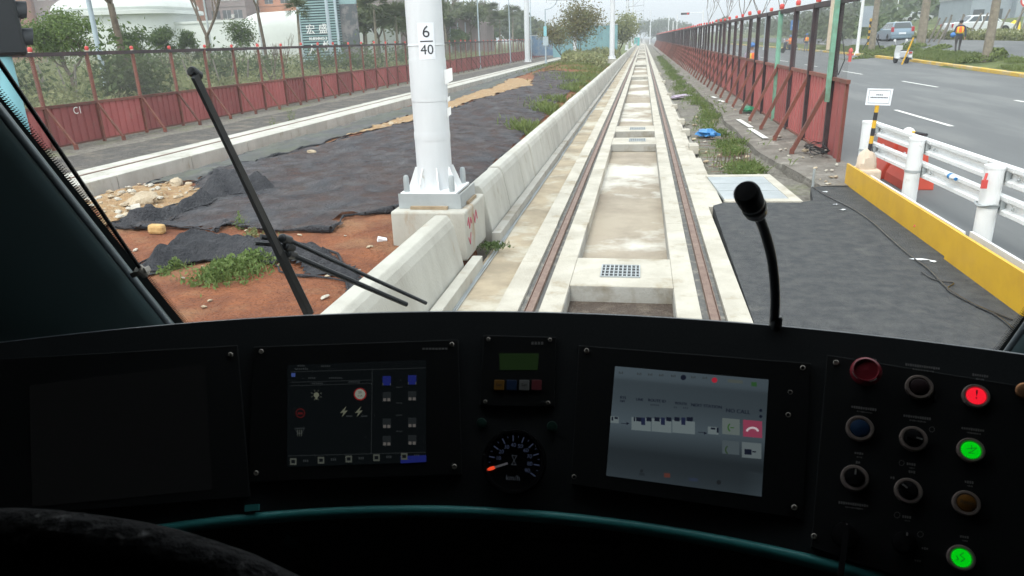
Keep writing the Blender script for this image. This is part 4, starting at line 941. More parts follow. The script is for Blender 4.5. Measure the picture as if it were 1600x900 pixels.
# undergrowth beyond the left fence
P_ = []
for i in range(110000):
    y = 7+R.random()**1.5*80; x = -14.4 - R.random()**1.3*(14+y*.45)
    d = .5+.5*nz(x,y,.25,2)+.45*nz(x,y,.8,5); hh = max(.05, .55*d+.35)*(1+max(0,(-x-20))*.02)
    P_.append((x, y, HT(x,y)+hh*R.random()**.6*1.35))
scatter('undergrowth', 'tangled olive green undergrowth filling the ground beyond the left fence', 'undergrowth', P_, .075, 'lf_bush', .3)
for u,v,y,r,h in ((190,140,20,.8,1.9),(222,135,21,1.0,2.0),(20,150,19,1.2,1.7),(345,112,30,1.0,1.5),(250,110,40,2,1.6),(560,100,40,1.6,1.8),(505,100,40,1.5,1.5),(640,95,50,2,2.0),(410,105,34,1.2,1.4)):
    b0 = base(u,v,y); n = 1400; a = RN.normal(size=(n,3))*np.array([r*.5,r*.5,h*.28])+np.array([b0.x,b0.y,b0.z+h*.5]); a = a[a[:,2] > b0.z]
    t = thing('bush', 'dense dark green bush standing %s' % {190:'between the lamp pole and the thick bare trunk',222:'right behind the thick bare trunk',20:'at the far left behind the fence',345:'below the spreading bare tree',250:'before the plain white wall',560:'right of the striped sign tower',505:'at the foot of the striped sign tower',640:'behind the numbered mast',410:'left of the striped sign tower'}[u], 'bush')
    qmesh('foliage', quads(a,.10,RN,up=.1), M['lf_dark'], t); f = MB(); f.tube([(b0.x,b0.y,b0.z-.1),(b0.x,b0.y,b0.z+h*.5)], .04, 5); f.build('stem', M['bark'], t)
# thin leaning stakes beyond the left fence
stk = None
def stake(x, y, z, L, lx, ly, lab, grp, r=.035):
    global stk
    if stk is None:
        f = MB(); f.tube([(0,0,-.2),(0,0,1)], [1,1], 7); stk = f.build('wooden_stake', M['woodg']); o = stk
    else: o = stk.copy(); C.objects.link(o)
    o.location = (x,y,z); o.rotation_euler = (ly, lx, 0); o.scale = (r,r,L); return tag(o, lab, 'stake', grp)
for u in (75,80,110,118,248,300,345,352,382,560,595,610,650): 
    b0 = base(u, 150 if u < 130 else 120 if u < 400 else 98, 22 if u < 130 else 28 if u < 400 else 42); stake(b0.x,b0.y,b0.z,1.5,R.uniform(-.35,.35),0,'thin grey tree stake leaning in the growth beyond the left fence','tree stakes beyond the left fence',.03)

# ---------------------------------------------------------------- weeds and grass
def blades(pts, h, w, m, name, label, kind='stuff', cat='grass', lean=.5):
    n = len(pts); P = np.array(pts); a = RN.uniform(0,6.283,n); hh = h*RN.uniform(.4,1.2,n); s = np.stack([np.cos(a),np.sin(a),0*a],1); ln = RN.normal(size=(n,2))*lean
    top = P+np.stack([ln[:,0]*hh, ln[:,1]*hh, hh],1); mid = (P+top)/2+np.stack([0*a,0*a,hh*.1],1)
    v = np.stack([P, mid+s*w, top, mid-s*w],1).reshape(-1,3); o = qmesh(name, v, M[m]); return tag(o, label, cat, kind=kind)
P_ = []
while len(P_) < 6500:
    y = 11.4+R.random()**1.6*75; x = 1.80+.38*R.gauss(0,.5)+.25*nz(0,y,.3,3)+.1*max(0,1-(y-11)/6)
    if 1.15 < x < 2.5 and nz(x,y,1.1,8)+.5*nz(x,y,3.1,3) > .02: P_.append((x,y,HT(x,y) if x < 2.2 else .02))
blades(P_, .17, .010, 'lf_grass', 'weeds', 'bright green weeds growing along the ditch between track and pavement')
P_ = [p for p in P_ for _k in range(2) if R.random() < .8]; scatter('weed_leaves', 'small leaves of the weeds along the ditch', 'weeds', [(x+R.uniform(-.08,.08),y,z+.02+.12*R.random()) for x,y,z in P_], .028, 'lf_green')
def plant(u, v, r, h, label, n=260, m='lf_green', ls=.022, zz=.17, name='weed'):
    q = G(u, v, zz); z0 = med(q.x, q.y); t = thing(name, label, 'plant', (q.x,q.y,z0)); a = RN.normal(size=(n,3))*np.array([r*.5,r*.5,0]); a[:,2] = RN.uniform(.0,1,n)*h*np.clip(1.3-np.hypot(a[:,0],a[:,1])/r,.25,1)
    qmesh('leaves', quads(a, ls, RN, up=.45), M[m], t)
    b_ = a[:n//2].copy(); b_[:,2] = 0; P = b_[::3]; hh = h*.8*RN.uniform(.4,1,len(P)); w = .0035; top = P+np.stack([RN.normal(size=len(P))*.3*h,RN.normal(size=len(P))*.3*h,hh],1); s = np.array([w,0,0]); mid=(P+top)/2
    qmesh('stalks', np.stack([P,mid+s,top,mid-s],1).reshape(-1,3), M['lf_grass'], t)
plant(362,432,.30,.16,'largest leafy green weed clump in front of the nearest black net', 1100)
plant(400,415,.20,.14,'leafy green weed at the right end of the large clump', 420)
plant(335,440,.16,.08,'low creeping weed at the front of the large clump', 300)
plant(275,420,.10,.10,'small weed tuft left of the large clump, beside the pillar', 150)
plant(255,430,.05,.13,'thin stalky weed right beside the pillar', 40)
plant(375,360,.06,.22,'thin grassy weed standing at the edge of the big net', 60)
plant(395,372,.10,.10,'dull weed tuft at the edge of the big net', 90, 'lf_bush')
plant(440,385,.10,.10,'weed tuft hidden behind the wiper pivot', 90, 'lf_bush')
plant(455,180,.12,.5,'tall grass tuft at the foot of the far track kerb', 90, 'lf_grass')
plant(425,190,.12,.35,'shorter grass tuft left of the tall one at the kerb', 70, 'lf_grass')
plant(770,395,.16,.03,'green algae and grass patch in the channel beside the footing', 300, 'lf_dark', .02, zz=-.05)
P_ = []
while len(P_) < 9000:
    y = 13+R.random()*52; x = -2.2-abs(R.gauss(0,1))*(.35 + max(0,(y-30))*.11)
    if x > -8 and nz(x,y,.5,1)+max(0,(y-32)*.02) > .02: P_.append((x,y,med(x,y)))
blades(P_, .22, .014, 'lf_grass', 'bank_grass', 'rough grass growing over the far end of the bank and along the parapet')
P_ = []
for i in range(11000):
    y = R.uniform(46,84); x = -2.4-R.random()*(2.6+(y-46)*.09)
    if y < 53 and nz(x,y,.35,6) < .0: continue
    P_.append((x,y,max(0,med(x,y))+R.random()**.7*(.75+.6*nz(x,y,.4,3))*(1 if y > 56 else .6)))
scatter('scrub', 'tall olive scrub growing on the mound in front of the rusty tree', 'scrub', P_, .13, 'lf_bush', .2)

# ---------------------------------------------------------------- right side vegetation
for u, v, y, r, lab in ((1437,78,55,.24,'middle thick palm trunk on the verge behind the parked scooter'),(1540,97,39,.17,'nearest palm trunk on the verge right of the walking worker'),(1362,75,60,.20,'palm trunk propped by black poles left of the parked wagon')):
    b0 = base(u,v,y); palm(b0, 7.5, lab, L=2.2, r=r)
b0 = base(1362,75,60); t = thing('tree_prop', 'black crossed poles propping the palm trunk left of the parked wagon', 'tree prop', b0); f = MB()
for a,b in (((-.7,0,0),(.3,0,1.9)),((.7,0,0),(-.3,0,1.9))): f.tube([a,b],.035,6)
f.tube([(-.3,0,1.2),(.3,0,1.2)],.03,6); f.build('poles', M['black'], t)
P_ = []
for i in range(26000):
    y = R.uniform(24,75); x = xk(y)+.35+R.random()*1.7
    if nz(x,y,.3,4) > -.25: P_.append((x,y,HT(x,y)+.02))
blades(P_, .20, .02, 'lf_grass', 'verge_grass', 'mown grass on the verge behind the yellow kerb', lean=.35)
for u,v,y,r,h,lab in ((1425,84,54,1.3,.55,'big grassy tuft around the middle palm trunk'),(1395,80,55,.9,.45,'grass tuft left of the middle palm trunk'),(1555,93,39,.8,.6,'leafy tuft right of the nearest palm trunk'),(1358,82,55,1.0,.5,'tall weeds round the propped palm trunk'),(1470,88,50,.8,.3,'low tuft between the two palm trunks'),(1520,98,40,.6,.35,'tuft left of the nearest palm trunk')):
    b0 = base(u,v,y); t = thing('grass_tuft', lab, 'grass tuft', b0); n = 700; a = RN.normal(size=(n,3))*np.array([r*.45,r*.45,0]); a[:,2] = RN.uniform(0,1,n)*h*np.clip(1.2-np.hypot(a[:,0],a[:,1])/r,.2,1); qmesh('leaves', quads(a,.10,RN,up=.2), M['lf_grass'], t)
P_ = []
for i in range(15000):
    y = R.uniform(40,68); x = xk(y)+5.4+R.random()*1.5; P_.append((x,y,HT(x,y)+R.random()*(.55+.3*nz(x,y,.6,2))))
scatter('flowering_shrubs', 'low flowering green shrubs in a band behind the footpath', 'shrubs', P_, .10, 'lf_bush', .2)
P_ = [(x+R.uniform(-.1,.1),y,z+.1) for x,y,z in P_ if R.random() < .06]; M['petal'] = mat('white_petals', (.7,.7,.6), .7)
scatter('white_flowers', 'small white flowers over the shrub band', 'flowers', P_, .05, 'petal', .5)
for k, u in enumerate((1458,1465,1473,1484,1492,1510,1521,1556,1575,1583,1592,1450)):
    b0 = base(u,66,56+R.uniform(-2,2)); stake(b0.x,b0.y,b0.z,1.75,R.uniform(.12,.4),0,'grey wooden stake leaning in the shrub band before the white sedan','stakes before the white sedan',.06)
P_ = []
for i in range(26000):
    y = R.uniform(110,330); x = R.uniform(22,55)+y*.38*R.random()
    if R.random() < .5: y = R.uniform(150,260); x = R.uniform(40,120)
    d = nz(x,y,.03,1)+nz(x,y,.09,2)*.6
    if d < -.05: continue
    P_.append((x,y,HT(x,y)+R.random()**.7*(3.0+3.4*d)))
scatter('distant_wood', 'hazy dark green wood covering the hill behind the cars', 'wood', P_, .75, 'lf_far', .2)
for u,y,h,lab in ((1475,120,8,'small umbrella crowned tree on the hill above the walker'),(1508,130,9,'dark tree beside the grey building'),(1130,240,11,'dark far tree above the right fence')):
    tree('far_tree', lab, base(u,30,y), ht(u,{1475:-5,1508:-8,1130:27}[u],y,30), 2, 2.5, .2, 3, 1400, .35, 'lf_far', spread=.8)
for k,(u,y,h) in enumerate(((1106,150,13),(1134,130,12.5),(1158,118,13),(1186,100,12),(1216,88,12))):
    b0 = base(u,55,y); bare(u,55,y,h,'%s bare winter tree from the left above the right fence' % ORD[k], .09, group='bare trees above the right fence', depth=4, spread=.5)
P_ = []
for i in range(7000):
    y = R.uniform(80,240); x = 18+(y-80)*.10+R.random()*8; P_.append((x,y,HT(x,y)+R.random()*2.2*(1+nz(x,y,.08))))
scatter('roadside_bushes', 'dull green bushes behind the far side of the road', 'bushes', P_, .35, 'lf_far', .2)

# ---------------------------------------------------------------- lamps, poles, lights
def lamp(b0, h, lab, lean=0, arm=1.5, side=1, m='lampp', r=.09, grp=None, box=False):
    t = thing('street_lamp', lab, 'street lamp', b0, 0, grp); f = MB(); f.tube([(0,0,-.2),(0,0,h*.5),(0,0,h-.8)], [r,r*.8,r*.6], 12); f.lathe([(r*1.8,0),(r*1.7,.03),(r*1.1,.35)], Matrix(), 12); f.build('pole', M[m], t, smooth=40)
    f = MB(); f.tube([(side*arm*math.sin(a)*1.0,0,h-.8+.8*(1-math.cos(a))) for a in np.linspace(0,1.45,8)], r*.5, 8); f.build('curved_arm', M[m], t, smooth=40)
    f = MB(); f.box((side*arm-.1*side,-.1,h-.12),(side*(arm+.5),.1,h-.02)) if side > 0 else f.box((side*(arm+.5),-.1,h-.12),(side*arm+.1,.1,h-.02)); f.build('lamp_head', M['galv'], t, bevel=.02)
    return t
lamp(base(170,152,22), 9, 'pale blue street lamp pole standing before the bright green tree')
lamp(base(520,100,42), 8, 'pale lamp pole at the right edge of the striped sign tower', r=.12)
for u,y,h in ((797,75,8.2),(830,88,8.0),(749,62,9),(1193,95,9)): lamp(base(u,75,y), h, {797:'slim curved street lamp left of the far track mast',830:'slim curved street lamp just right of the far track mast',749:'slim lamp pole rising out of the palm row',1193:'slim lamp pole behind the right fence'}[u], r=.06)
t = lamp(base(853,93,62), 5.2, 'curved lamp with pale blue box and pale cyan top beside the rusty tree', r=.07, arm=1.0)
f = MB(); f.box((-.22,-.12,1.6),(.22,.12,2.3)); f.build('control_box', M['lampp'], t); f = MB(); f.box((-.15,-.08,2.35),(.1,.08,3.1)); f.build('cyan_band', M['cyanp'], t)
lamp(base(1339,82,60), 10, 'white lamp pole by the gap in the kerb, right of the fence end', r=.13, m='white_met')
lamp(base(1400,30,140), 9, 'thin distant lamp pole on the green hill', r=.09, m='white_met')
def pole(u, v, y, h, r, lab, grp='far poles right of the line'):
    f = MB(); f.tube([(0,0,-.2),(0,0,h)], r, 8); o = f.build('pole', M['white_met']); o.location = base(u,v,y); return tag(o, lab, 'pole', grp)
for u,y,h in ((1044,230,8),(1051,210,6),(1057,190,7)): pole(u,58,y,h,.12,'%s thin pale pole above the far end of the right fence' % {1044:'leftmost',1051:'middle',1057:'rightmost'}[u])
# overhead traffic signals across the road
t = thing('traffic_signal', 'horizontal traffic signals with red lit on an arm over the far road', 'traffic signal', base(1097,60,150)); f = MB(); f.tube([(0,0,0),(0,0,6.6)],.12,8); f.tube([(0,0,6.2),(-4.2,0,6.3)],.07,6); f.build('pole', M['white_met'], t)
M['sigred'] = glow('signal_red_lit', (1,.05,.05), 1.2)
for (x,z) in ((-3.4,6.1),(-2.2,3.3)):
    f = MB(); f.box((x-.8,-.1,z-.2),(x+.8,.1,z+.2)); s_ = f.build('signal_head', M['black'], t); f = MB(); f.lathe([(.17,0),(0,.03)], Matrix.Translation((x+.5,-.12,z)) @ Matrix.Rotation(rad(90),4,'X'), 10); f.build('red_lens', M['sigred'], s_)
# tram signal next to the cab
ex = GY(36,60,5).x; zt0 = GY(30,88,5).z; zv = [GY(45,62,5).z, GY(38,20,5).z, GY(38,20,5).z*2-GY(45,62,5).z]; px_ = GY(8,130,5).x
pvx = ex; ex = 0
t = thing('tram_signal', 'black signal head with round visors on a cyan pole at the upper left', 'signal', (pvx,5,0), rad(50)); px_ = -.17
f = MB(); f.tube([(px_,0,-.1),(px_,0,zt0+.1)], .07, 16); f.build('pole', M['cyanp'], t, smooth=40)
f = MB(); f.box((ex-.42,-.10,zt0),(ex,.12,zt0+1.0)); hd_ = f.build('signal_head', M['signalb'], t, bevel=.03)
for z in zv:
    f = MB(); vs=[]; n=14
    for k in range(n+1):
        a = math.pi*(-.15+1.3*k/n)
        for (xx,rr) in ((-.005,.085),(.055+.02*math.sin(a),.085),(.055+.02*math.sin(a),.079),(-.005,.079)): vs.append((ex+xx, rr*math.cos(a), z+rr*math.sin(a)))
    f.add(vs, [(4*k+q,4*k+(q+1)%4,4*k+4+(q+1)%4,4*k+4+q) for k in range(n) for q in range(4)]); f.build('visor', M['signalb'], t, smooth=30)
    f = MB(); f.lathe([(.075,0),(.05,.012),(0,.016)], Matrix.Translation((ex+.002,0,z)) @ Matrix.Rotation(rad(90),4,'Y'), 14); f.build('lens', M['blackg'], t)

# ---------------------------------------------------------------- buildings
def winset(t, x0, x1, z0, z1, nx, nz_, y, w, h, skip=.12, m='win'):
    for i in range(nx):
        for j in range(nz_):
            if R.random() < skip: continue
            x = x0+(x1-x0)*(i+.5)/nx; z = z0+(z1-z0)*(j+.5)/nz_
            f = MB(); f.box((x-w/2,y-.05,z-h/2),(x+w/2,y+.02,z+h/2),0); f.box((x-.03,y-.07,z-h/2),(x+.03,y-.051,z+h/2),1); f.box((x-w/2-.06,y-.09,z-h/2-.12),(x+w/2+.06,y+.01,z-h/2-.005),1)
            if R.random() < .35: f.box((x+w*.6,y-.4,z-h*.45),(x+w*.6+.55,y-.01,z-.05),1)
            f.build('window', [M[m],M['winl']], t)
def tower(x0, x1, y, z1, m, nx, nz_, lab, grp='apartment towers'):
    t = thing('apartment_tower', lab, 'apartment tower', (x0,y,0), 0, grp); w = x1-x0; f = MB(); f.box((0,0,-1),(w,16,z1)); 
    for k in range(int(z1//3.2)): f.box((-.05,-.12,k*3.2),(w+.05,-.001,k*3.2+.35))
    f.build('wall', M[m], t); winset(t, .5, w-.5, .6, z1, nx, nz_, 0, 1.6, 1.4); return t
tower(-128,-112,116,20,'apt',8,6,'brown tiled apartment tower at the far left edge behind the dome roofed hall',None)
tower(-111,-105,124,18,'apt2',2,5,'grey brown slice of apartment tower beside the brown one at far left',None)
tower(-85,-78,120,16,'apt',3,5,'orange brown apartment block peeping over the white wall beside the dome roof',None)
tower(-77.5,-70,126,16,'apt2',3,5,'grey apartment block between two orange brown ones',None)
tower(-69.5,-50,130,15,'apt',6,5,'wide orange brown apartment block behind the long white wall',None)
tower(-50,-42.5,131,15,'apt2',3,5,'pale brown apartment block ending above the curved white building',None)
# domed hall
t = thing('domed_hall', 'white hall with an overhanging rounded roof behind the bright green tree', 'hall', (-61,82,0))
def sel(r, n=48, e=3.2, a=9.3, b=5):
    return [(math.copysign(abs(math.cos(q))**(2/e),math.cos(q))*a*r, math.copysign(abs(math.sin(q))**(2/e),math.sin(q))*b*r) for q in np.linspace(0,2*math.pi,n,endpoint=False)]
def rings(prof, a, b, e=3.2):
    f = MB(); vs=[]; n=48
    for r,z in prof: vs += [(x,y,z) for x,y in sel(r,n,e,a,b)]
    fs = [(i*n+k,i*n+(k+1)%n,(i+1)*n+(k+1)%n,(i+1)*n+k) for i in range(len(prof)-1) for k in range(n)]+[tuple(range((len(prof)-1)*n,len(prof)*n))]
    f.add(vs,fs); return f
rings([(.90,-1),(.90,6.4)],8.3,6).build('wall', M['bwhite'], t, smooth=50)
rings([(.88,6.3),(1.0,6.35),(1.0,6.75),(.93,6.8),(.95,7.1),(.92,7.6),(.82,8.2),(.5,8.8),(.1,9)],8.3,6).build('roof', M['bwhite'], t, smooth=35)
t = thing('long_hall', 'long plain white hall wing with a strip of small windows between hall and curved building', 'hall', (-55,80,0))
f = MB(); f.box((0,0,-1),(14.5,12,5.2)); f.box((-.1,-.12,5.2),(14.5,12,5.45)); f.build('wall', M['bwhite'], t)
winset(t, 1, 13, .9, 2.0, 6, 1, 0, 1.0, .9, 0)
t = thing('curved_hall', 'tall white building with rounded roof edges behind the dark round tree', 'hall', (-34.5,78,0))
rings([(1,-1),(1,3.2),(.99,4.2),(.96,4.9),(.90,5.4),(.8,5.7),(.3,5.95)],7.8,7,3.4).build('shell', M['bwhite'], t, smooth=50)
t = thing('billboard', 'orange brown billboard corner at the very top above the curved white building', 'billboard', (-37.6,60,0)); f = MB(); f.box((0,0,6.9),(5.8,.3,9)); f.build('face', M['apt'], t); f = MB(); f.tube([(.4,.15,0),(.4,.15,6.9)],.08,6); f.tube([(5.2,.15,0),(5.2,.15,6.9)],.08,6); f.build('legs', M['galv'], t)
# small grey shed
t = thing('grey_house', 'low grey house with pale gable behind the palms right of the sign', 'house', base(610,80,85)); f = MB()
f.prism([(-5,0),(11,0),(11,3.8),(3,5.2),(-2,5.2),(-5,2)], lambda a,b,d:(a,d,b), 0, 8); f.build('wall', M['apt2'], t); f = MB()
for k in range(9): f.box((2+k*.9,-.06,.5),(2.12+k*.9,-.01,3.8))
f.box((3,-.05,1.5),(4,-.02,3)); f.build('frames', M['lampp'], t)
# striped sign tower with characters
tl = GY(461,0,45); tr_ = GY(522,0,45); sx0 = GY(478,95,45).x-.1; sx1 = GY(531,95,45).x
t = thing('sign_tower', 'slatted teal sign tower with large white Chinese characters beyond the left fence', 'sign tower', (sx0,45,0.3)); w = sx1-sx0
f = MB(); f.box((0,.1,0),(w,1.6,7)); f.build('backing', M['slatd'], t); f = MB(); z = 1.05
while z < 7: f.box((.0,-.03,z),(w,.09,z+.085)); f.box((w+.001,.1,z),(w+.06,1.6,z+.085)); z += .155
f.build('slats', M['slat'], t); f = MB()
for x in (-.09,w): f.box((x,-.06,0),(x+.14,.08,7))
f.build('upright', M['lampp'], t)
def sgn(s, u, v, px_, name='lettering'):
    p = GY(u,v,44.9); dpt = 46; sz = px_*dpt/F; f = MB(); q0 = p-Vector((sx0,45,.3))
    for dy in (-.12,-.06): f.text(s, lambda a,b: (q0.x+a, dy, q0.z+b), sz)
    f.build(name, M['white_met'], t)
sgn('宏', 485,47,15); sgn('盛', 505,46,15); sgn('人', 488,79,17); sgn('悅', 512,73,16); sgn('RUENNO.3', 497,60.5,6)
f = MB(); f.box((w+.2,.3,.8),(w+1.3,.5,4.3)); f.build('side_poster', mat('dull_grey_poster',(.09,.10,.11),.7,(.2,.19,.19),1.2,(.5,.6)), t); f = MB(); f.box((w+.2,.32,4.3),(w+1.3,.5,7)); f.build('side_slats', M['slat'], t)
# grey building at right
b0 = base(1512,45,100); t = thing('grey_building', 'plain grey sheet clad building at the upper right corner', 'building', (b0.x,100,0.8)); f = MB()
f.box((0,0,-.5),(7,10,4.4)); f.box((4.4,-1.2,-.5),(26,9.9,6.6))
f.build('wall', M['greybl'], t); f = MB()
for k in range(26): f.box((4.5+k*.8,-1.24,-.4),(4.54+k*.8,-1.201,6.55))
f.box((-.15,-.15,4.4),(4.39,10,4.6)); f.build('cladding_ribs', M['galv'], t)
for x in (.9,2.9): f = MB(); f.box((x-.6,-.06,1.6),(x+.6,.02,3.1)); f.build('window', M['win'], t)
b0 = base(1354,45,75); t = thing('grey_cabinet', 'pale grey board on posts behind the striped marker post', 'board', b0); f = MB(); f.box((-.7,0,1.2),(.7,.08,3.0)); f.build('panel', M['greybl'], t); f = MB(); f.box((-.6,.01,0),(-.5,.07,1.2)); f.box((.5,.01,0),(.6,.07,1.2)); f.build('posts', M['galv'], t)
b0 = base(1358,62,64); t = thing('marker_post', 'black and yellow striped marker post behind the kerb', 'marker post', b0); f = MB()
for k in range(10): f.box((-.13,-.03,k*.22),(.13,.03,k*.22+.22), k%2)
f.build('striped_face', [M['ink'],M['yellow']], t)
b0 = base(1241,45,84); t = thing('road_sign', 'small blue road sign on a post behind the right fence', 'sign', b0); f = MB(); f.tube([(0,0,0),(0,0,2.2)],.04,8); f.build('post', M['galv'], t); f = MB(); f.box((-.4,-.03,2.1),(.4,.0,3.1)); b = f.build('face', M['bhelm'], t); f = MB(); f.box((-.25,-.04,2.5),(.2,-.031,2.6)); f.box((-.05,-.04,2.6),(.05,-.031,2.95)); f.build('symbol', M['white'], b)
b0 = base(1598,40,62); t = thing('round_sign', 'red and white round sign at the right picture edge', 'sign', b0); f = MB(); f.tube([(0,0,0),(0,0,2.4)],.04,8); f.build('post', M['galv'], t); f = MB(); f.lathe([(.5,0),(.5,.03),(.4,.031)], Matrix.Translation((0,-.05,2.2)) @ Matrix.Rotation(rad(90),4,'X'), 20,0); f.lathe([(.39,.033),(0,.034)], Matrix.Translation((0,-.05,2.2)) @ Matrix.Rotation(rad(90),4,'X'), 20,1); f.build('face', [M['redlamp'],M['white']], t)
# hydrant like red post at kerb gap
b0 = base(1329,82,52); t = thing('hydrant', 'red post hydrant at the kerb beside the fence end', 'hydrant', b0); f = MB(); f.lathe([(.14,0),(.14,.1),(.1,.12),(.1,.7),(.14,.72),(.13,.85),(.05,.95),(0,.97)], Matrix(), 14); f.box((-.2,-.05,.5),(.2,.05,.6)); f.build('body', M['redlamp'], t, smooth=40)

# ---------------------------------------------------------------- vehicles
def car(name, lab, loc, rz, prof, roofp, m, W_=1.72, L=4.5, wagon=False):
    t = thing(name, lab, 'car', loc, rz); f = MB(); layers = [(-1,.90,.03),(-.93,1,0),(.93,1,0),(1,.90,.03)]
    n = len(prof); vs = []
    for (wy, sc, dz) in layers:
        for (x,z) in prof: vs.append((x*(.985 if abs(wy)==1 else 1), wy*W_/2, .62+(z-.62)*sc))
    fs = [tuple(range(n))[::-1], tuple(range(3*n,4*n))]
    for i in range(3):
        for k in range(n): fs.append((i*n+k, i*n+(k+1)%n, (i+1)*n+(k+1)%n, (i+1)*n+k))
    f.add(vs, fs); body = f.build('body', M[m], t, smooth=35)
    f = MB(); n = len(roofp); zb = roofp[0][1]; zt = max(z for x,z in roofp); vs = []
    for s_ in (-1,1):
        for (x,z) in roofp: vs.append((x, s_*(W_/2-.06-.20*(z-zb)/(zt-zb)), z))
    fs = [tuple(range(n))[::-1], tuple(range(n,2*n))]+[(k,(k+1)%n,n+(k+1)%n,n+k) for k in range(n)]
    f.add(vs, fs); f.build('cabin', M[m], t, smooth=25)
    # glazing 6 mm proud
    def gl(poly, s_):
        g = MB(); P = [Vector((x, s_*(W_/2-.06-.20*(z-zb)/(zt-zb)+.006), z)) for x,z in poly]; g.add(P+[p+Vector((0,s_*-.004,0)) for p in P], [tuple(range(len(P))),tuple(range(len(P),2*len(P)))[::-1]]); g.build('side_window', M['carglass'], t)
    x0 = roofp[1][0]; x1 = roofp[-2][0]; xb0 = roofp[0][0]; xb1 = roofp[-1][0]
    for s_ in (-1,1):
        zl, zh = zb+.05, zt-.09; fr = (zh-zb)/(zt-zb); fl = .05/(zt-zb)
        A = lambda fz, k: (xb0+(x0-xb0)*fz) if k == 0 else (xb1+(x1-xb1)*fz)
        xs_ = [A(fl,0)+.12, None, None, A(fl,1)-.15]; mid = [(A(fl,0)+A(fl,1))/2-.15, (A(fl,0)+A(fl,1))/2+.45]
        segs = [(A(fl,0)+.14, mid[0], A(fr,0)+.14, mid[0]),(mid[0]+.06, mid[1], mid[0]+.06, mid[1]),(mid[1]+.06, A(fl,1)-.14, mid[1]+.06, A(fr,1)-.1)]
        for a,b,c_,d in segs: gl([(a,zl),(b,zl),(d,zh),(max(c_,a if not wagon else c_),zh)], s_)
    for (xa,xc,nm,sg) in ((xb0,x0,'rear_window',-1),(xb1,x1,'windscreen',1)):
        g = MB(); hw0 = W_/2-.06-.03; P = []
        for fz in (.1,.88):
            x = xa+(xc-xa)*fz+sg*.008; z = zb+(zt-zb)*fz+.006; hw = (W_/2-.06-.20*fz)-.09
            P += [(x,-hw,z),(x,hw,z)]
        g.add(P, [(0,1,3,2)]); g.build(nm, M['carglass'], t)
    for x in (L*.19, L*.81):
        for s_ in (-1,1):
            w_ = MB(); K = Matrix.Translation((x, s_*(W_/2-.10), .31)) @ Matrix.Rotation(rad(90)*-s_,4,'X'); w_.lathe([(.0,-.1),(.30,-.1),(.315,-.07),(.315,.07),(.30,.105),(.22,.108)], K, 20); wh = w_.build('wheel', M['tyre'], t, smooth=40)
            w_ = MB(); w_.lathe([(.21,.10),(.2,.085),(.05,.11),(0,.112)], K, 14); w_.build('rim', M['chrome'], wh, smooth=30)
            w_ = MB(); w_.lathe([(.35,.072),(.352,.101),(.318,.104)], K, 20); w_.build('wheel_arch', M['black'], t)
    hi = 1.05 if wagon else .85
    for s_ in (-1,1):
        g = MB(); a,b = sorted((s_*(W_/2-.22), s_*(W_/2-.01))); g.box((-.025,a,hi-.25),(.10,b,hi+(.12 if wagon else .02))); g.build('tail_lamp', M['tail'], t, bevel=.02)
        g = MB(); g.box((L-.12,a,.55),(L+.01,b,.72)); g.build('headlight', M['chrome'], t, bevel=.02)
        g = MB(); g.box((L*.62,s_*(W_/2+.01)-.08,.95),(L*.62+.12,s_*(W_/2+.01)+.08,1.08)); g.build('wing_mirror', M[m], t, bevel=.02)
    g = MB(); g.box((-.04,-.26,.62),(-.012,.26,.76)); g.build('number_plate', M['paper'], t)
    g = MB(); g.box((-.07,-W_/2+.06,.28),(.1,W_/2-.06,.47)); g.build('bumper', M[m] if not wagon else M['carb'], t, bevel=.03)
    return t
wag = [(0,.3),(-.02,.5),(.0,.9),(.05,1.02),(3.3,1.0),(4.1,.86),(4.42,.72),(4.5,.5),(4.4,.26),(3.95,.22),(.5,.22)]
sed = [(0,.32),(-.02,.5),(.02,.86),(.12,.93),(1.0,.95),(3.1,.93),(4.0,.82),(4.45,.68),(4.55,.48),(4.45,.26),(3.95,.22),(.5,.22)]
b0 = GY(1408,66,65); car('station_wagon', 'silver blue station wagon parked seen from its rear corner', (b0.x,65,b0.z), rad(88), wag, [(.05,1.0),(.32,1.50),(.6,1.56),(2.2,1.55),(2.5,1.48),(3.4,1.0)], 'carb', wagon=True)
b0 = GY(1475,57,61); car('sedan', 'white sedan parked side on behind the walking worker', (b0.x-.1,60.5,b0.z), rad(8), sed, [(.85,.93),(1.45,1.36),(1.8,1.42),(2.5,1.42),(2.85,1.34),(3.5,.93)], 'carw', W_=1.76, L=4.55)
b0 = GY(1408,32,125); car('sedan', 'small distant white car on the green hill above the wagon', (b0.x,125,b0.z-.2), rad(12), sed, [(.85,.93),(1.45,1.36),(1.8,1.42),(2.5,1.42),(2.85,1.34),(3.5,.93)], 'carw', L=4.55)

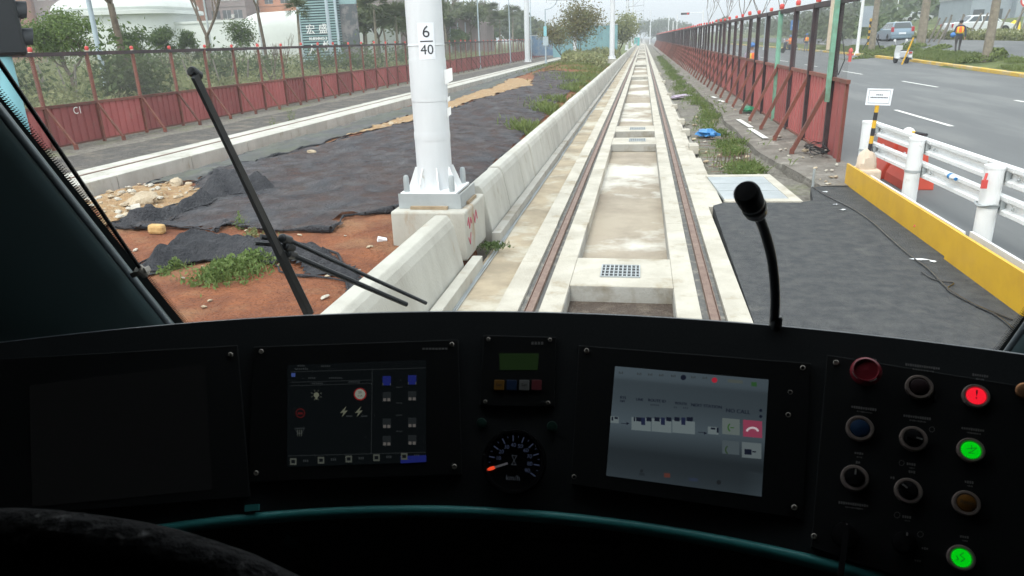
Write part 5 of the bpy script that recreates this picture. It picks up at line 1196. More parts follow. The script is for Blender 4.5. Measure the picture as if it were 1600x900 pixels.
def scooter(loc, rz, lab, m='carw'):
    t = thing('scooter', lab, 'scooter', loc, rz)
    for x in (0,1.22):
        f = MB(); K = Matrix.Translation((x,0,.24)) @ Matrix.Rotation(rad(90),4,'X'); f.lathe([(0,-.05),(.2,-.055),(.24,-.03),(.24,.03),(.2,.055),(0,.05)], K, 18); f.build('wheel', M['tyre'], t, smooth=40)
    f = MB(); f.prism([(-.28,.55),(-.22,.38),(.35,.32),(.52,.30),(.60,.62),(.45,.70),(-.20,.72),(-.32,.66)], lambda a,b,d:(a,d,b), -.17,.17); f.build('tail_body', M[m], t, bevel=.05)
    f = MB(); f.prism([(-.30,.73),(.1,.78),(.55,.74),(.58,.70),(-.3,.68)], lambda a,b,d:(a,d,b), -.14,.14); f.build('seat', M['black'], t, bevel=.03)
    f = MB(); f.box((.45,-.15,.26),(.98,.15,.33)); f.prism([(.95,.28),(1.02,.28),(1.12,.55),(1.02,.98),(.93,1.0),(1.0,.6)], lambda a,b,d:(a,d,b), -.2,.2); f.build('leg_shield', M[m], t, bevel=.03)
    f = MB(); f.tube([(1.2,0,.3),(1.02,0,.95)], .03, 8); f.tube([(.92,-.32,1.02),(1.0,-.1,1.0),(1.0,.1,1.0),(.92,.32,1.02)], .018, 8); f.build('handlebar', M['black'], t)
    for s_ in (-1,1):
        f = MB(); f.tube([(.95,s_*.22,1.0),(.93,s_*.32,1.25)], .01, 6); f.lathe([(.07,-.01),(.07,.01),(0,.012)], Matrix.Translation((.93,s_*.34,1.28)) @ Matrix.Rotation(rad(-90),4,'Y'), 12); f.build('mirror', M['white'], t)
    f = MB(); f.box((-.34,-.09,.56),(-.27,.09,.66)); f.build('tail_lamp', M['tail'], t, bevel=.02)
    f = MB(); f.box((-.36,-.1,.36),(-.33,.1,.5)); f.build('number_plate', M['paper'], t)
    f = MB(); f.tube([(-.2,-.2,.3),(.4,-.2,.25)],.05,10); f.build('exhaust', M['galv'], t); return t
b0 = base(1388,98,46); b0 = Vector((xk(45.6)-.55,45.6,zr(15)-.04)); scooter(b0, rad(100), 'white scooter parked at the yellow kerb')
f = MB(); f.tube([(0,0,0),(.38,-.1,1.42)], .045, 8); o = f.build('yellow_pole', M['yellow']); o.location = Vector((xk(45)-.95,44.9,zr(15)-.04)); tag(o, 'yellow pole leaning on the white scooter', 'pole')

# ---------------------------------------------------------------- people
def skin(name, verts, edges, m, parent=None, sub=2):
    me = bpy.data.meshes.new(name); me.from_pydata([v[0] for v in verts], edges, []); o = bpy.data.objects.new(name, me); C.objects.link(o)
    md = o.modifiers.new('s','SKIN'); lay = me.skin_vertices[0].data
    for i, v in enumerate(verts): r = v[1]; lay[i].radius = r if hasattr(r,'__len__') else (r,r)
    lay[0].use_root = True; sb = o.modifiers.new('u','SUBSURF'); sb.levels = sub; sb.render_levels = sub
    dg = bpy.context.evaluated_depsgraph_get(); me2 = bpy.data.meshes.new_from_object(o.evaluated_get(dg)); bpy.data.objects.remove(o)
    me2.materials.clear(); me2.materials.append(m); me2.polygons.foreach_set('use_smooth', [True]*len(me2.polygons)); o = bpy.data.objects.new(name, me2); C.objects.link(o)
    if parent: o.parent = parent
    return o
def person(loc, rz, lab, pose='walk', top='navy', legs='trousers', helmet=None):
    t = thing('person', lab, 'person', loc, rz)   # faces +Y
    if pose == 'sit': hip = .78; kn = [(.16,.42,.74),(-.16,.42,.74)]; ft_ = [(.16,.45,.36),(-.16,.45,.36)]
    elif pose == 'walk': hip = .90; kn = [(.10,.10,.50),(-.10,-.03,.49)]; ft_ = [(.10,.02,.09),(-.10,-.28,.13)]
    else: hip = .90; kn = [(.11,.0,.49),(-.11,.02,.49)]; ft_ = [(.12,-.02,.08),(-.12,-.02,.08)]
    z = hip-.90
    if pose == 'sit': hd = [(.24,.42,1.10),(-.24,.42,1.10)]; el = [(.27,.12,1.12),(-.27,.12,1.12)]
    elif pose == 'walk': hd = [(.27,-.10,.80+z),(-.25,.14,.84)]; el = [(.28,-.08,1.08),(-.29,-.03,1.08)]
    else: hd = [(.25,.12,.84),(-.25,.12,.84)]; el = [(.29,-.02,1.10),(-.29,-.02,1.10)]
    V = [((0,0,.95+z),(.155,.11)),((0,0,1.10+z),(.14,.10)),((0,0,1.32+z),(.17,.115)),((0,0,1.44+z),(.10,.08)),((0,.01,1.52+z),.052),((0,.02,1.63+z),(.078,.095)),((0,.02,1.71+z),(.06,.07))]
    E_ = [(0,1),(1,2),(2,3),(3,4),(4,5),(5,6)]
    for s_, e, h in ((1,el[0],hd[0]),(-1,el[1],hd[1])):
        i = len(V); V += [((s_*.19,0,1.41+z),.065),(e,.045),(h,.032),(tuple(Vector(h)+(Vector(h)-Vector(e)).normalized()*.09),.03)]; E_ += [(3,i),(i,i+1),(i+1,i+2),(i+2,i+3)]
    for s_, k, f_ in ((1,kn[0],ft_[0]),(-1,kn[1],ft_[1])):
        i = len(V); V += [((s_*.10,0,.86+z),.09),(k,.062),(f_,.042),((f_[0],f_[1]+.16,f_[2]-.045),(.04,.03))]; E_ += [(0,i),(i,i+1),(i+1,i+2),(i+2,i+3)]
    body = skin('body', V, E_, M['skin'], t)
    me = body.data; me.materials.clear()
    for q in (top, legs, 'skin', 'black'): me.materials.append(M[q])
    for p in me.polygons:
        c_ = p.center; 
        leg = any((Vector((c_.x,c_.y,c_.z))-Vector(k)).length < .5 for k in kn) and c_.z < hip+.02 and not any((c_-Vector(h)).length < .13 for h in hd)
        p.material_index = 2 if c_.z > 1.50+z or any((c_-(Vector(h)+Vector((0,0,-.02)))).length < .085 for h in hd) else 3 if any((c_-Vector(f_)).length < .13 and c_.z < f_[2]+.04 or (c_-Vector(f_)-Vector((0,.15,-.04))).length < .1 for f_ in ft_) else 1 if leg or c_.z < hip+.02 else 0
    V2 = [((0,0,1.00+z),(.22,.17)),((0,0,1.18+z),(.215,.165)),((0,0,1.34+z),(.235,.165)),((0,0,1.45+z),(.15,.11))]
    v = skin('vest', V2, [(0,1),(1,2),(2,3)], M['vest'], t, 2); v.data.materials.append(M['vesty'])
    for p in v.data.polygons:
        if p.center.z < 1.10+z or abs(abs(p.center.x)-.10) < .018: p.material_index = 1
    hr = MB(); K = Matrix.Translation((0,-.0,1.655+z)) @ Matrix.Diagonal((1,1.15,1,1)); hr.lathe([(.098,-.05),(.103,.0),(.09,.06),(.05,.10),(0,.11)], K, 18)
    if helmet: hr.lathe([(.15,-.005),(.15,.005),(.10,.01)], K, 18)
    hr.build('helmet' if helmet else 'hair', M[helmet or 'hair'], t, smooth=50)
    fc = MB(); z_ = 1.615+z
    fc.tube([(0,.108,z_+.02),(0,.132,z_-.015),(0,.112,z_-.025)], [.008,.014,.008], 6); fc.tube([(-.022,.108,z_-.048),(.022,.108,z_-.048)], .005, 5)
    for s_ in (-1,1): fc.tube([(s_*.03,.100,z_+.02),(s_*.03,.108,z_+.02)], .009, 6); fc.tube([(s_*.082,.02,z_-.02),(s_*.09,.01,z_+.03)], .012, 6)
    fc.build('face', M['skin'], t, smooth=50); return t
b0 = GY(1494,86,45.5); w_ = person((b0.x,45.5,b0.z+.0), rad(-15), 'person in orange vest walking away across the verge holding a blue helmet', 'walk'); w_.location.z = HT(b0.x,45.5)+.03
hm = MB(); hm.lathe([(.14,-.02),(.12,.05),(.06,.11),(0,.12)], Matrix(), 16); o = hm.build('safety_helmet', M['bhelm'], smooth=50); o.location = (b0.x-.34,45.45,w_.location.z+.98); o.rotation_euler = (rad(90),0,0); tag(o, 'blue safety helmet carried under the walking person\'s left arm', 'helmet')
b0 = GY(1175,80,27); person((b0.x,27,zr(b0.x)), rad(20), 'person in orange vest and blue helmet right behind the red fence', 'stand', 'lilac', 'jeans', 'bhelm')
b0 = base(1259,77,76); person((b0.x,76,HT(b0.x,76)+.03), rad(200), 'person in orange vest standing upright by the far kerb', 'stand', 'navy', 'jeans', 'bhelm')
b0 = base(1232,80,78); person((b0.x+.1,78,zr(b0.x)+.02), rad(120), 'person in orange vest sitting on a dark scooter by the far kerb', 'sit', 'vest', 'trousers', 'bhelm')
scooter((b0.x+.45,77.85,zr(b0.x)), rad(205), 'dark scooter ridden by the seated person near the far kerb', 'navy')
# orange and yellow diggers teeth of works behind sedan
crumple('barrier_heap', 'orange and yellow folded barrier behind the white sedan', 'barrier', 'vesty', GY(1583,50,66), (.5,.4,.8), 3, amp=.4)
# teal ticket hut at the far end of the line
b0 = base(995,62,200); t = thing('kiosk', 'tiny teal kiosk beside the far end of the parapet', 'kiosk', (b0.x,200,0)); f = MB(); f.box((-.6,-.5,0),(.7,1,1.9)); f.box((-.65,-.6,1.9),(.8,1.1,2.0)); f.build('body', mat('kiosk_teal',(.03,.40,.38),.6), t); f = MB(); f.box((-.3,-.53,.3),(.3,-.501,1.7)); f.build('door', M['teal'], t)
# ================================================================== THE CAB
GE = lambda x, z: 2.213 - .63*(z-1.4) - .56*(x+.135)**2          # windscreen surface: y from x and height
def WS(u, v, off=0.0):                                            # sight line met with the windscreen
    d = ray(u, v); lo, hi = .3, 4.0
    fn = lambda t: (lambda p: p.y-GE(p.x, p.z))(Vector((0,0,EYE))+d*t)
    for _ in range(50):
        m_ = (lo+hi)/2
        if fn(m_) > 0: hi = m_
        else: lo = m_
    p = Vector((0,0,EYE))+d*lo; n = Vector((1.12*(p.x+.135), 1, .63)).normalized(); return p+n*off
XL, XR = -1.2, .85
cab = thing('tram_cab', 'dark tram driving cab with a curved windscreen that frames the whole view', 'tram cab', (-.1,0,.35))
def cpart(mb, name, m, **k):
    o = mb.build(name, m, **k); o.parent = cab; o.location = (.1,0,-.35); return o
def child(o, par): 
    o.parent = par; return o
# glass
gm = bpy.data.materials.new('windscreen_glass'); gm.use_nodes = True; t_ = gm.node_tree; t_.nodes.remove(t_.nodes['Principled BSDF'])
a = t_.nodes.new('ShaderNodeBsdfTransparent'); a.inputs[0].default_value = (.93,.965,.955,1); b = t_.nodes.new('ShaderNodeBsdfGlossy'); b.inputs['Roughness'].default_value = .02
lw = t_.nodes.new('ShaderNodeFresnel'); lw.inputs[0].default_value = 1.25; m_ = t_.nodes.new('ShaderNodeMixShader'); t_.links.new(lw.outputs[0], m_.inputs[0]); t_.links.new(a.outputs[0], m_.inputs[1]); t_.links.new(b.outputs[0], m_.inputs[2]); t_.links.new(m_.outputs[0], t_.nodes['Material Output'].inputs[0])
f = MB(); X = np.linspace(-1.34, .99, 30); Z = np.linspace(1.06, 2.78, 16)
f.add([(x, GE(x,z), z) for z in Z for x in X], [(j*30+i,j*30+i+1,(j+1)*30+i+1,(j+1)*30+i) for j in range(15) for i in range(29)])
glass = cpart(f, 'windscreen', gm, smooth=True)
# frit band with dots on the inside of the glass
f = MB()
def gp_(x, z, off=-.004): return (x, GE(x,z)+off, z)
for (a0, a1) in ((-1.34, XL),(XR,.99)):
    Z = np.linspace(1.14, 2.78, 24)
    f.add([gp_(x,z) for z in Z for x in (a0,(a0+a1)/2,a1)], [(j*3+i,j*3+i+1,(j+1)*3+i+1,(j+1)*3+i) for j in range(23) for i in range(2)])
for sg, xe in ((1,XL),(-1,XR)):
    for row, rr in enumerate((.0022,.0017,.0011)):
        z = 1.14+(row%2)*.0025; x = xe+sg*(.001+row*.0030)
        while z < 2.5:
            k = 6; f.add([gp_(x+rr*math.cos(2*math.pi*q/k), z+rr*.85*math.sin(2*math.pi*q/k)) for q in range(k)], [tuple(range(k))]); z += .005
fr = f.build('frit', M['frit']); fr.parent = glass
# pillars
def pillar(sg, xe, E0, xw, xglass):
    yE = lambda z: E0.y-.593*(z-E0.z)
    f = MB(); Z = np.linspace(.9, 2.78, 12); vs = []
    for z in Z:
        y = yE(z); yg = GE(xglass, z)-.012
        arcp = [(xe+sg*.030, y+.040), (xe+sg*.012, y+.032), (xe+sg*.002, y+.015), (xe, y), (xe+sg*.004,y-.016), (xe+sg*.018,y-.034), (xe+sg*.04,y-.05)]
        vs += [(a, b, z) for a, b in arcp]+[(xw, y-.36, z),(xw+sg*.1,y-.36,z),(xw+sg*.1, yg, z),(xglass+sg*.02, yg, z)]
    n = 11; f.add(vs, [(j*n+k, j*n+(k+1)%n, (j+1)*n+(k+1)%n, (j+1)*n+k) for j in range(11) for k in range(n)]+[tuple(range(n)), tuple(range(11*n,12*n))[::-1]])
    cpart(f, 'pillar', M['trim'], smooth=50)
pillar(-1, -1.10, GX(115,325,-1.10), -1.46, XL)
pillar(1, .775, GX(1578,548,.775), 1.22, XR)
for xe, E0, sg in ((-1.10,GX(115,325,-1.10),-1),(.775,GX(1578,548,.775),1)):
    f = MB(); f.tube([(xe+sg*.001, E0.y-.593*(z-E0.z)+.006, z) for z in np.linspace(.95,2.7,10)], .0075, 10); cpart(f, 'pillar_highlight_strip', M['edge_highlight'], smooth=40)  # added tube: highlight on the rounded pillar edge, painted as a lighter strip
# shell
f = MB()
for x0, xi, E0 in ((-1.56,-1.46,GX(115,325,-1.10)),(1.22,1.32,GX(1578,548,.775))):
    yb = lambda z: E0.y-.593*(z-E0.z)-.15
    f.prism([(-1.4,.25),(1.9,.25),(1.9,1.0),(yb(.9)+.3,1.0),(yb(1.0),1.0),(yb(2.8),2.8),(-1.4,2.8)], lambda a,b,d:(d,a,b), x0, xi)
cpart(f, 'side_wall', M['cab'])
f = MB(); f.box((-1.56,-1.5,.25),(1.32,-1.4,2.85)); cpart(f, 'rear_wall', M['cab'])
f = MB(); f.box((-1.56,-1.5,2.76),(1.32,1.1,2.86)); f.add([(-1.56,1.1,2.80),(1.32,1.1,2.80),(1.32,1.5,2.80),(-1.56,1.5,2.80)],[(0,1,2,3)]); cpart(f, 'cab_roof', M['cab'])
f = MB(); f.box((-1.56,-1.5,.25),(1.32,1.9,.35)); cpart(f, 'floor', M['cab'])
f = MB(); n = 24; X = np.linspace(-1.5,1.26,n); f.add([(x, GE(x,1.14)+.03, .3) for x in X]+[(x, GE(x,1.14)+.03, 1.04) for x in X]+[(x, GE(x,1.14)-.05, 1.04) for x in X], [(i,i+1,n+i+1,n+i) for i in range(n-1)]+[(n+i,n+i+1,2*n+i+1,2*n+i) for i in range(n-1)])
cpart(f, 'nose_panel', M['white_met'])
# wiper outside the glass
M['wip'] = mat('wiper_black', (.02,.022,.024), .45)
wp = []
def wline(p, q, off, n=10): return [WS(p[0]+(q[0]-p[0])*i/n, p[1]+(q[1]-p[1])*i/n, off) for i in range(n+1)]
wr = cab
f = MB(); P_ = wline((308,124),(488,500),.035, 14); f.tube(P_, [.0065]+[.0078+.0008*i for i in range(14)], 6)
arm_ = cpart(f, 'wiper_arm', M['wip'])
f = MB(); 
for a_, b_ in zip(*(lambda L:(L[:-1],L[1:]))(wline((306,122),(440,400),.012,12))): f.beam(a_, b_, .008, .020, up=(0,-1,0))
bl = f.build('wiper_blade', M['wip']); bl.parent = arm_
f = MB(); q = WS(309,124,.03); f.lathe([(.011,-.016),(.012,.01),(.009,.014),(0,.015)], frame(q, (0,-.9,.4)), 10); o = f.build('blade_cap', M['wip'], smooth=40); o.parent = arm_
for p0, p1, r_ in (((452,388),(672,490),.0065),((458,412),(642,492),.0085)):
    f = MB(); f.tube(wline(p0,p1,.05,8), r_, 8); cpart(f, 'wiper_link', M['wip'], smooth=40)
f = MB()
for u,v,r_ in ((452,388,.013),(460,412,.013),(456,400,.013)): f.lathe([(r_,-.03),(r_,.012),(r_*.6,.018),(0,.019)], frame(WS(u,v,.045), (0,-.9,.4)), 14)
f.tube(wline((408,397),(455,401),.05,3), .006, 6); f.tube(wline((418,390),(442,393),.06,3), .008, 6)
cpart(f, 'wiper_pivot', M['wip'], smooth=40)
# blind guide rod and bracket at the left pillar
f = MB(); A_, B_ = GX(-30,55,-1.05), GX(224,427,-1.05); f.tube([A_, B_], .0042, 10); cpart(f, 'blind_guide_rod', M['blackg'], smooth=40)
f = MB(); c_ = GX(222,424,-1.05); f.box((-.028,-.006,-.006),(.014,.012,.006)); f.lathe([(.011,-.012),(.011,.012)], Matrix.Rotation(rad(35),4,'X'), 12); o = f.build('rod_bracket', M['screw'], bevel=.002); o.parent = cab; o.location = c_+Vector((.1,0,-.35)); o.rotation_euler = (0,rad(-20),0)

# ---------------------------------------------------------------- driver's console
ZH, ZT = 1.60, 1.345; CH = (-.108,-.974,2.1255); CT = (-.142,-.682,1.6189)
def cc(z):
    k = (z-ZT)/(ZH-ZT); return [CT[i]+(CH[i]-CT[i])*k for i in range(3)]
def D(u, v, off=0.0):
    d = ray(u, v); lo, hi = .2, 3.0; o_ = Vector((0,0,EYE))
    def fn(t):
        p = o_+d*t; c = cc(p.z); return math.hypot(p.x-c[0], p.y-c[1])-c[2]
    for _ in range(46):
        m_ = (lo+hi)/2
        if fn(m_) > 0: hi = m_
        else: lo = m_
    p = o_+d*lo; return p+N(p)*off if off else p
def N(p):                                                        # surface normal towards the driver
    c = cc(p.z); e = 1e-3; c2 = cc(p.z+e); dx, dy = p.x-c[0], p.y-c[1]; L = math.hypot(dx,dy)
    dz = ((math.hypot(p.x-c2[0],p.y-c2[1])-c2[2])-(L-c[2]))/e
    return -Vector((dx/L, dy/L, dz)).normalized()
con = thing('driver_console', 'dark curved driving console with screens, speedometer and push buttons below the windscreen', 'console', (-.1,1.0,.35))
OFFC = Vector((.1,-1.0,-.35))
def kpart(mb, name, m, par=None, **k):
    o = mb.build(name, m, **k)
    if par: o.parent = par
    else: o.parent = con; o.location = OFFC
    return o
def arcpt(c, a, z): return (c[0]+c[2]*math.sin(a), c[1]+c[2]*math.cos(a), z)
def amax(c, x): return math.asin(max(-1,min(1,(x-c[0])/c[2])))
n = 60; f = MB(); vs = []
rows = [(ZT,CT),(ZH,CH)]
aL = [amax(CT,-1.47), amax(CH,-1.47)]; aR = [amax(CT,1.23), amax(CH,1.23)]
R_ = 10
for j in range(R_+1):
    k = j/R_; z = ZT+(ZH-ZT)*k; c = cc(z); a0 = amax(c,-1.47); a1 = amax(c,1.23)
    vs += [arcpt(c, a0+(a1-a0)*i/(n-1), z) for i in range(n)]
f.add(vs, [(j*n+i,(j+1)*n+i,(j+1)*n+i+1,j*n+i+1) for j in range(R_) for i in range(n-1)])
kpart(f, 'facia', M['panel'], smooth=True)
f = MB(); a0, a1 = amax(CH,-1.47), amax(CH,1.23); L = [arcpt(CH, a0+(a1-a0)*i/(n-1), ZH) for i in range(n)]
prof = [(0,-.026),(-.004,-.016),(-.004,-.003),(-.001,.005),(.004,.009),(.018,.0095),(.024,.006),(.055,-.014)]   # radial, height
vs = []
for (rx,_y,_z) in [(0,0,0)]: pass
for i in range(n):
    a = a0+(a1-a0)*i/(n-1)
    for (dr,dz) in prof: vs.append((CH[0]+(CH[2]+dr-.002)*math.sin(a), CH[1]+(CH[2]+dr-.002)*math.cos(a), ZH+dz-.014))
k = len(prof); f.add(vs, [(i*k+j,i*k+j+1,(i+1)*k+j+1,(i+1)*k+j) for i in range(n-1) for j in range(k-1)])
kpart(f, 'front_lip', M['hood'], smooth=True)
f = MB(); vs = []
for i in range(n):
    a = a0+(a1-a0)*i/(n-1); q = (CH[0]+(CH[2]+.055)*math.sin(a), CH[1]+(CH[2]+.055)*math.cos(a)); x2 = min(1.23,max(-1.47,q[0]*1.02)); y2 = max(q[1]+.03, GE(x2,1.08)-.02)
    vs += [(q[0],q[1],ZH-.027),((q[0]+x2)/2,(q[1]+y2)/2,ZH-.33 if y2-q[1] > .3 else ZH-.22),(x2,y2,1.08)]
f.add(vs, [(i*3+j,i*3+j+1,(i+1)*3+j+1,(i+1)*3+j) for i in range(n-1) for j in range(2)]); kpart(f, 'top_cover', M['panel'], smooth=True)
# teal rim
f = MB(); a0, a1 = amax(CT,-.95), amax(CT,.95); f.tube([(CT[0]+(CT[2]-.004)*math.sin(a0+(a1-a0)*i/79), CT[1]+(CT[2]-.004)*math.cos(a0+(a1-a0)*i/79), ZT-.006) for i in range(80)], .0095, 14); kpart(f, 'teal_rim', M['tealrim'], smooth=True)
f = MB(); vs = []
for i in range(n):
    a = amax(CT,-1.47)+(amax(CT,1.23)-amax(CT,-1.47))*i/(n-1)
    for (dr,z) in ((0.004,ZT-.004),(.03,ZT-.02),(.12,ZT-.06),(.16,ZT-.35),(.14,.36)): vs.append(arcpt((CT[0],CT[1],CT[2]+dr), a, z))
f.add(vs, [(i*5+j,i*5+j+1,(i+1)*5+j+1,(i+1)*5+j) for i in range(n-1) for j in range(4)]); kpart(f, 'lower_front', M['cab'], smooth=30)
f = MB(); q = D(396,794,.004); fm = frame(q, N(q)); f.box((-.011,-.005,0),(.011,.005,.006),0,fm); kpart(f, 'teal_clip', M['tealrim'])
f = MB(); P = [GY(u,v,1.04) for u,v in ((745,842),(975,852),(975,884),(745,874))]; f.add(P+[p+Vector((0,.01,0)) for p in P], [(0,3,2,1),(0,1,5,4),(2,3,7,6),(1,2,6,5),(3,0,4,7)]); 
kpart(f, 'drawer_front', mat('drawer_dark',(.02,.02,.021),.6))
f = MB(); 
for u0 in (768,955): P = [GY(u,v,1.035) for u,v in ((u0,848),(u0+10,848),(u0+10,876),(u0,876))]; f.add(P, [(0,3,2,1)])
kpart(f, 'drawer_slot', M['frit'])
f = MB(); P = [GY(u,v,1.0) for u,v in ((335,826),(430,822),(470,850),(300,858))]; f.add(P+[p+Vector((0,.05,-.1)) for p in P], [(0,3,2,1),(2,3,7,6)]); kpart(f, 'teal_side_tray', mat('pale_teal_tray',(.10,.22,.21),.4))

def quadP(q):                                                    # four photo corners laid on the console surface
    Q = [D(u,v) for u,v in q]; nn = sum((N(p) for p in Q), Vector()).normalized()
    cen = sum(Q, Vector())/4; e_ = Vector((0,0,EYE)); Q = [e_+ray(u,v)*((cen-e_).dot(nn)/ray(u,v).dot(nn)) for u,v in q]
    def P(a, b, off=0.0): return Q[0]*(1-a)*(1-b)+Q[1]*a*(1-b)+Q[2]*a*b+Q[3]*(1-a)*b+nn*off
    P.w = ((Q[1]-Q[0]).length+(Q[2]-Q[3]).length)/2; P.h = ((Q[3]-Q[0]).length+(Q[2]-Q[1]).length)/2; return P
def slab(f, P, a0, b0, a1, b1, o0, o1, mi=0):
    v = [P(a,b,o) for o in (o0,o1) for a,b in ((a0,b0),(a1,b0),(a1,b1),(a0,b1))]
    f.add(v, [(4,7,6,5),(0,4,5,1),(1,5,6,2),(2,6,7,3),(3,7,4,0)], mi)
def unit(q, lab=None, name='display_unit'):
    P = quadP(q); f = MB(); slab(f, P, 0,0,1,1, -.01, .006); o = kpart(f, name, M['pan2'], bevel=.0012)
    if lab: o['label'] = lab
    return P, o
def screws(L, par, r=.0042, off=.006):
    for u, v in L:
        p = D(u,v); fm = frame(p, N(p)); f = MB(); f.lathe([(r,off-.001),(r,off+.002),(r*.7,off+.003),(r*.55,off+.0015),(0,off+.0015)], fm, 12); kpart(f, 'screw', M['screw'], par, smooth=30)
def inv(P, q):                                                   # photo point -> (a, b) on a unit
    # solve bilinear by Newton using the sight line
    d = ray(*q); o_ = Vector((0,0,EYE)); a = b = .5
    for _ in range(12):
        p = P(a,b,.007)-o_; e1 = P(a+1e-3,b,.007)-o_; e2 = P(a,b+1e-3,.007)-o_
        dn_ = d.normalized(); x_ = dn_.cross(Vector((0,0,1))).normalized(); y_ = x_.cross(dn_)
        g = lambda w: Vector((w.dot(x_)/w.dot(dn_), w.dot(y_)/w.dot(dn_)))
        r0 = g(p); j1 = (g(e1)-r0)/1e-3; j2 = (g(e2)-r0)/1e-3; det = j1.x*j2.y-j2.x*j1.y
        a -= (r0.x*j2.y-j2.x*r0.y)/det; b -= (j1.x*r0.y-r0.x*j1.y)/det
    return a, b
def scr(name, P, q, par, colf, nx=1, ny=14, off=.0065, rough=.3):
    q4 = [inv(P, c) for c in q]
    def Sx(a, b, o=0): 
        A = [q4[0][i]*(1-a)*(1-b)+q4[1][i]*a*(1-b)+q4[2][i]*a*b+q4[3][i]*(1-a)*b for i in (0,1)]; return P(A[0],A[1],off+o)
    me = bpy.data.meshes.new(name); vs = [Sx(i/nx,j/ny) for j in range(ny+1) for i in range(nx+1)]; fs = [(j*(nx+1)+i,(j+1)*(nx+1)+i,(j+1)*(nx+1)+i+1,j*(nx+1)+i+1) for j in range(ny) for i in range(nx)]
    me.from_pydata([tuple(v) for v in vs], [], fs); ca = me.color_attributes.new('screen_light','FLOAT_COLOR','POINT')
    for j in range(ny+1):
        for i in range(nx+1): ca.data[j*(nx+1)+i].color = (*colf(i/nx,j/ny),1)
    m = mat(name+'_lit', (.01,.01,.011), rough, spec=.2); t = m.node_tree; at_ = t.nodes.new('ShaderNodeAttribute'); at_.attribute_name = 'screen_light'; p = t.nodes['Principled BSDF']; t.links.new(at_.outputs[0], p.inputs['Emission Color']); p.inputs['Emission Strength'].default_value = 1/EXPO
    me.materials.append(m); o = bpy.data.objects.new(name, me); C.objects.link(o); o.parent = par; return Sx, o
GL = {}
def gl_(col):
    if col not in GL: GL[col] = glow('pixel_%d'%len(GL), col)
    return GL[col]
class Icons:                                                     # screen graphics: grouped by colour, one mesh per colour
    def __init__(s, S_, par, photo): s.S = S_; s.par = par; s.mb = {}; s.photo = photo
    def at(s, u, v, o=.0006):
        q = s.photo; # inverse bilinear of the screen corners in the photo plane
        a = b = .5
        for _ in range(8):
            f_ = lambda a,b: [q[0][i]*(1-a)*(1-b)+q[1][i]*a*(1-b)+q[2][i]*a*b+q[3][i]*(1-a)*b for i in (0,1)]
            p = f_(a,b); e1 = f_(a+.01,b); e2 = f_(a,b+.01); j = [(e1[0]-p[0])*100,(e2[0]-p[0])*100,(e1[1]-p[1])*100,(e2[1]-p[1])*100]; dt = j[0]*j[3]-j[1]*j[2]; ru, rv = p[0]-u, p[1]-v
            a -= (ru*j[3]-j[1]*rv)/dt; b -= (j[0]*rv-ru*j[2])/dt
        return s.S(a, b, o)
    def g(s, col): return s.mb.setdefault(col, MB())
    def poly(s, pts, col, o=.0006): s.g(col).add([s.at(u,v,o) for u,v in pts], [tuple(range(len(pts)))[::-1]])
    def rect(s, u0, v0, u1, v1, col, sk=0, o=.0006): s.poly([(u0,v0),(u1,v0+sk*(u1-u0)),(u1,v1+sk*(u1-u0)),(u0,v1)], col, o)
    def disc(s, u, v, r, col, o=.0006, n=18): s.poly([(u+r*math.cos(2*math.pi*k/n), v+r*math.sin(2*math.pi*k/n)) for k in range(n)], col, o)
    def text(s, t, u, v, size, col, sk=0, o=.0009): s.g(col).text(t, lambda a,b: s.at(u+a, v-b+sk*a, o), size)
    def done(s):
        for k, (col, mb) in enumerate(s.mb.items()): mb.build('screen_graphics', gl_(col), s.par)
# unit 1, switched off
P, o1 = unit([(-60,566),(372,541),(392,777),(-46,812)], 'switched-off blank display unit')
Sx, s1 = scr('screen', P, [(45,602),(320,568),(332,765),(50,792)], o1, lambda a,b: (.0016,.0017,.0017)); screws([(362,556),(377,761),(24,610),(24,636)], o1)
# unit 2, vehicle status
P, o2 = unit([(398,543),(716,532),(722,742),(389,754)], 'dark display unit with lamp and door symbols')
Q2 = [(449,570),(666,562),(666,722),(448,730)]
Sx, s2 = scr('screen', P, Q2, o2, lambda a,b: (.0022,.0030,.0034)); screws([(410,551),(707,540),(402,740),(711,730)], o2)
I = Icons(Sx, s2, Q2); Zp = lambda x,y: (380+x/3, 500+y/3)
g1c=(.018,.021,.022); g2c=(.045,.05,.042); bl_=(.008,.012,.085); rd_=(.05,.005,.005); wh_=(.085,.09,.065)
def ln(x0,y0,x1,y1,w,col):
    a,b = Zp(x0,y0), Zp(x1,y1); dx,dy = b[0]-a[0], b[1]-a[1]; L = math.hypot(dx,dy); nx,ny = -dy/L*w/2, dx/L*w/2; I.poly([(a[0]+nx,a[1]+ny),(a[0]-nx,a[1]-ny),(b[0]-nx,b[1]-ny),(b[0]+nx,b[1]+ny)][::-1], col)
for L in ((222,245,858,226),(222,296,600,285),(222,313,600,301),(605,235,600,630),(210,640,858,622)): ln(*L,.7,g1c)
for x in range(5):
    c_ = (235+130*x, 665-6*x)
    if x == 4: I.poly([Zp(738,640),Zp(858,635),Zp(858,665),Zp(738,672)][::1], bl_)
    a = Zp(*c_); I.rect(a[0]-5,a[1]-5,a[0]+5,a[1]+5,g2c,0,.0010); I.rect(a[0]-3,a[1]-2.5,a[0]+3,a[1]+2.5,(.004,.005,.006),0,.0014); a2 = Zp(c_[0]+58,c_[1]-3)
    for q in range(3): I.rect(a2[0]-4+q*3,a2[1]-2,a2[0]-2+q*3,a2[1]+1.5,g1c)
a = Zp(343,357); I.disc(*a,4.2,wh_); I.rect(a[0]-1.6,a[1]+3,a[0]+1.6,a[1]+7,wh_)
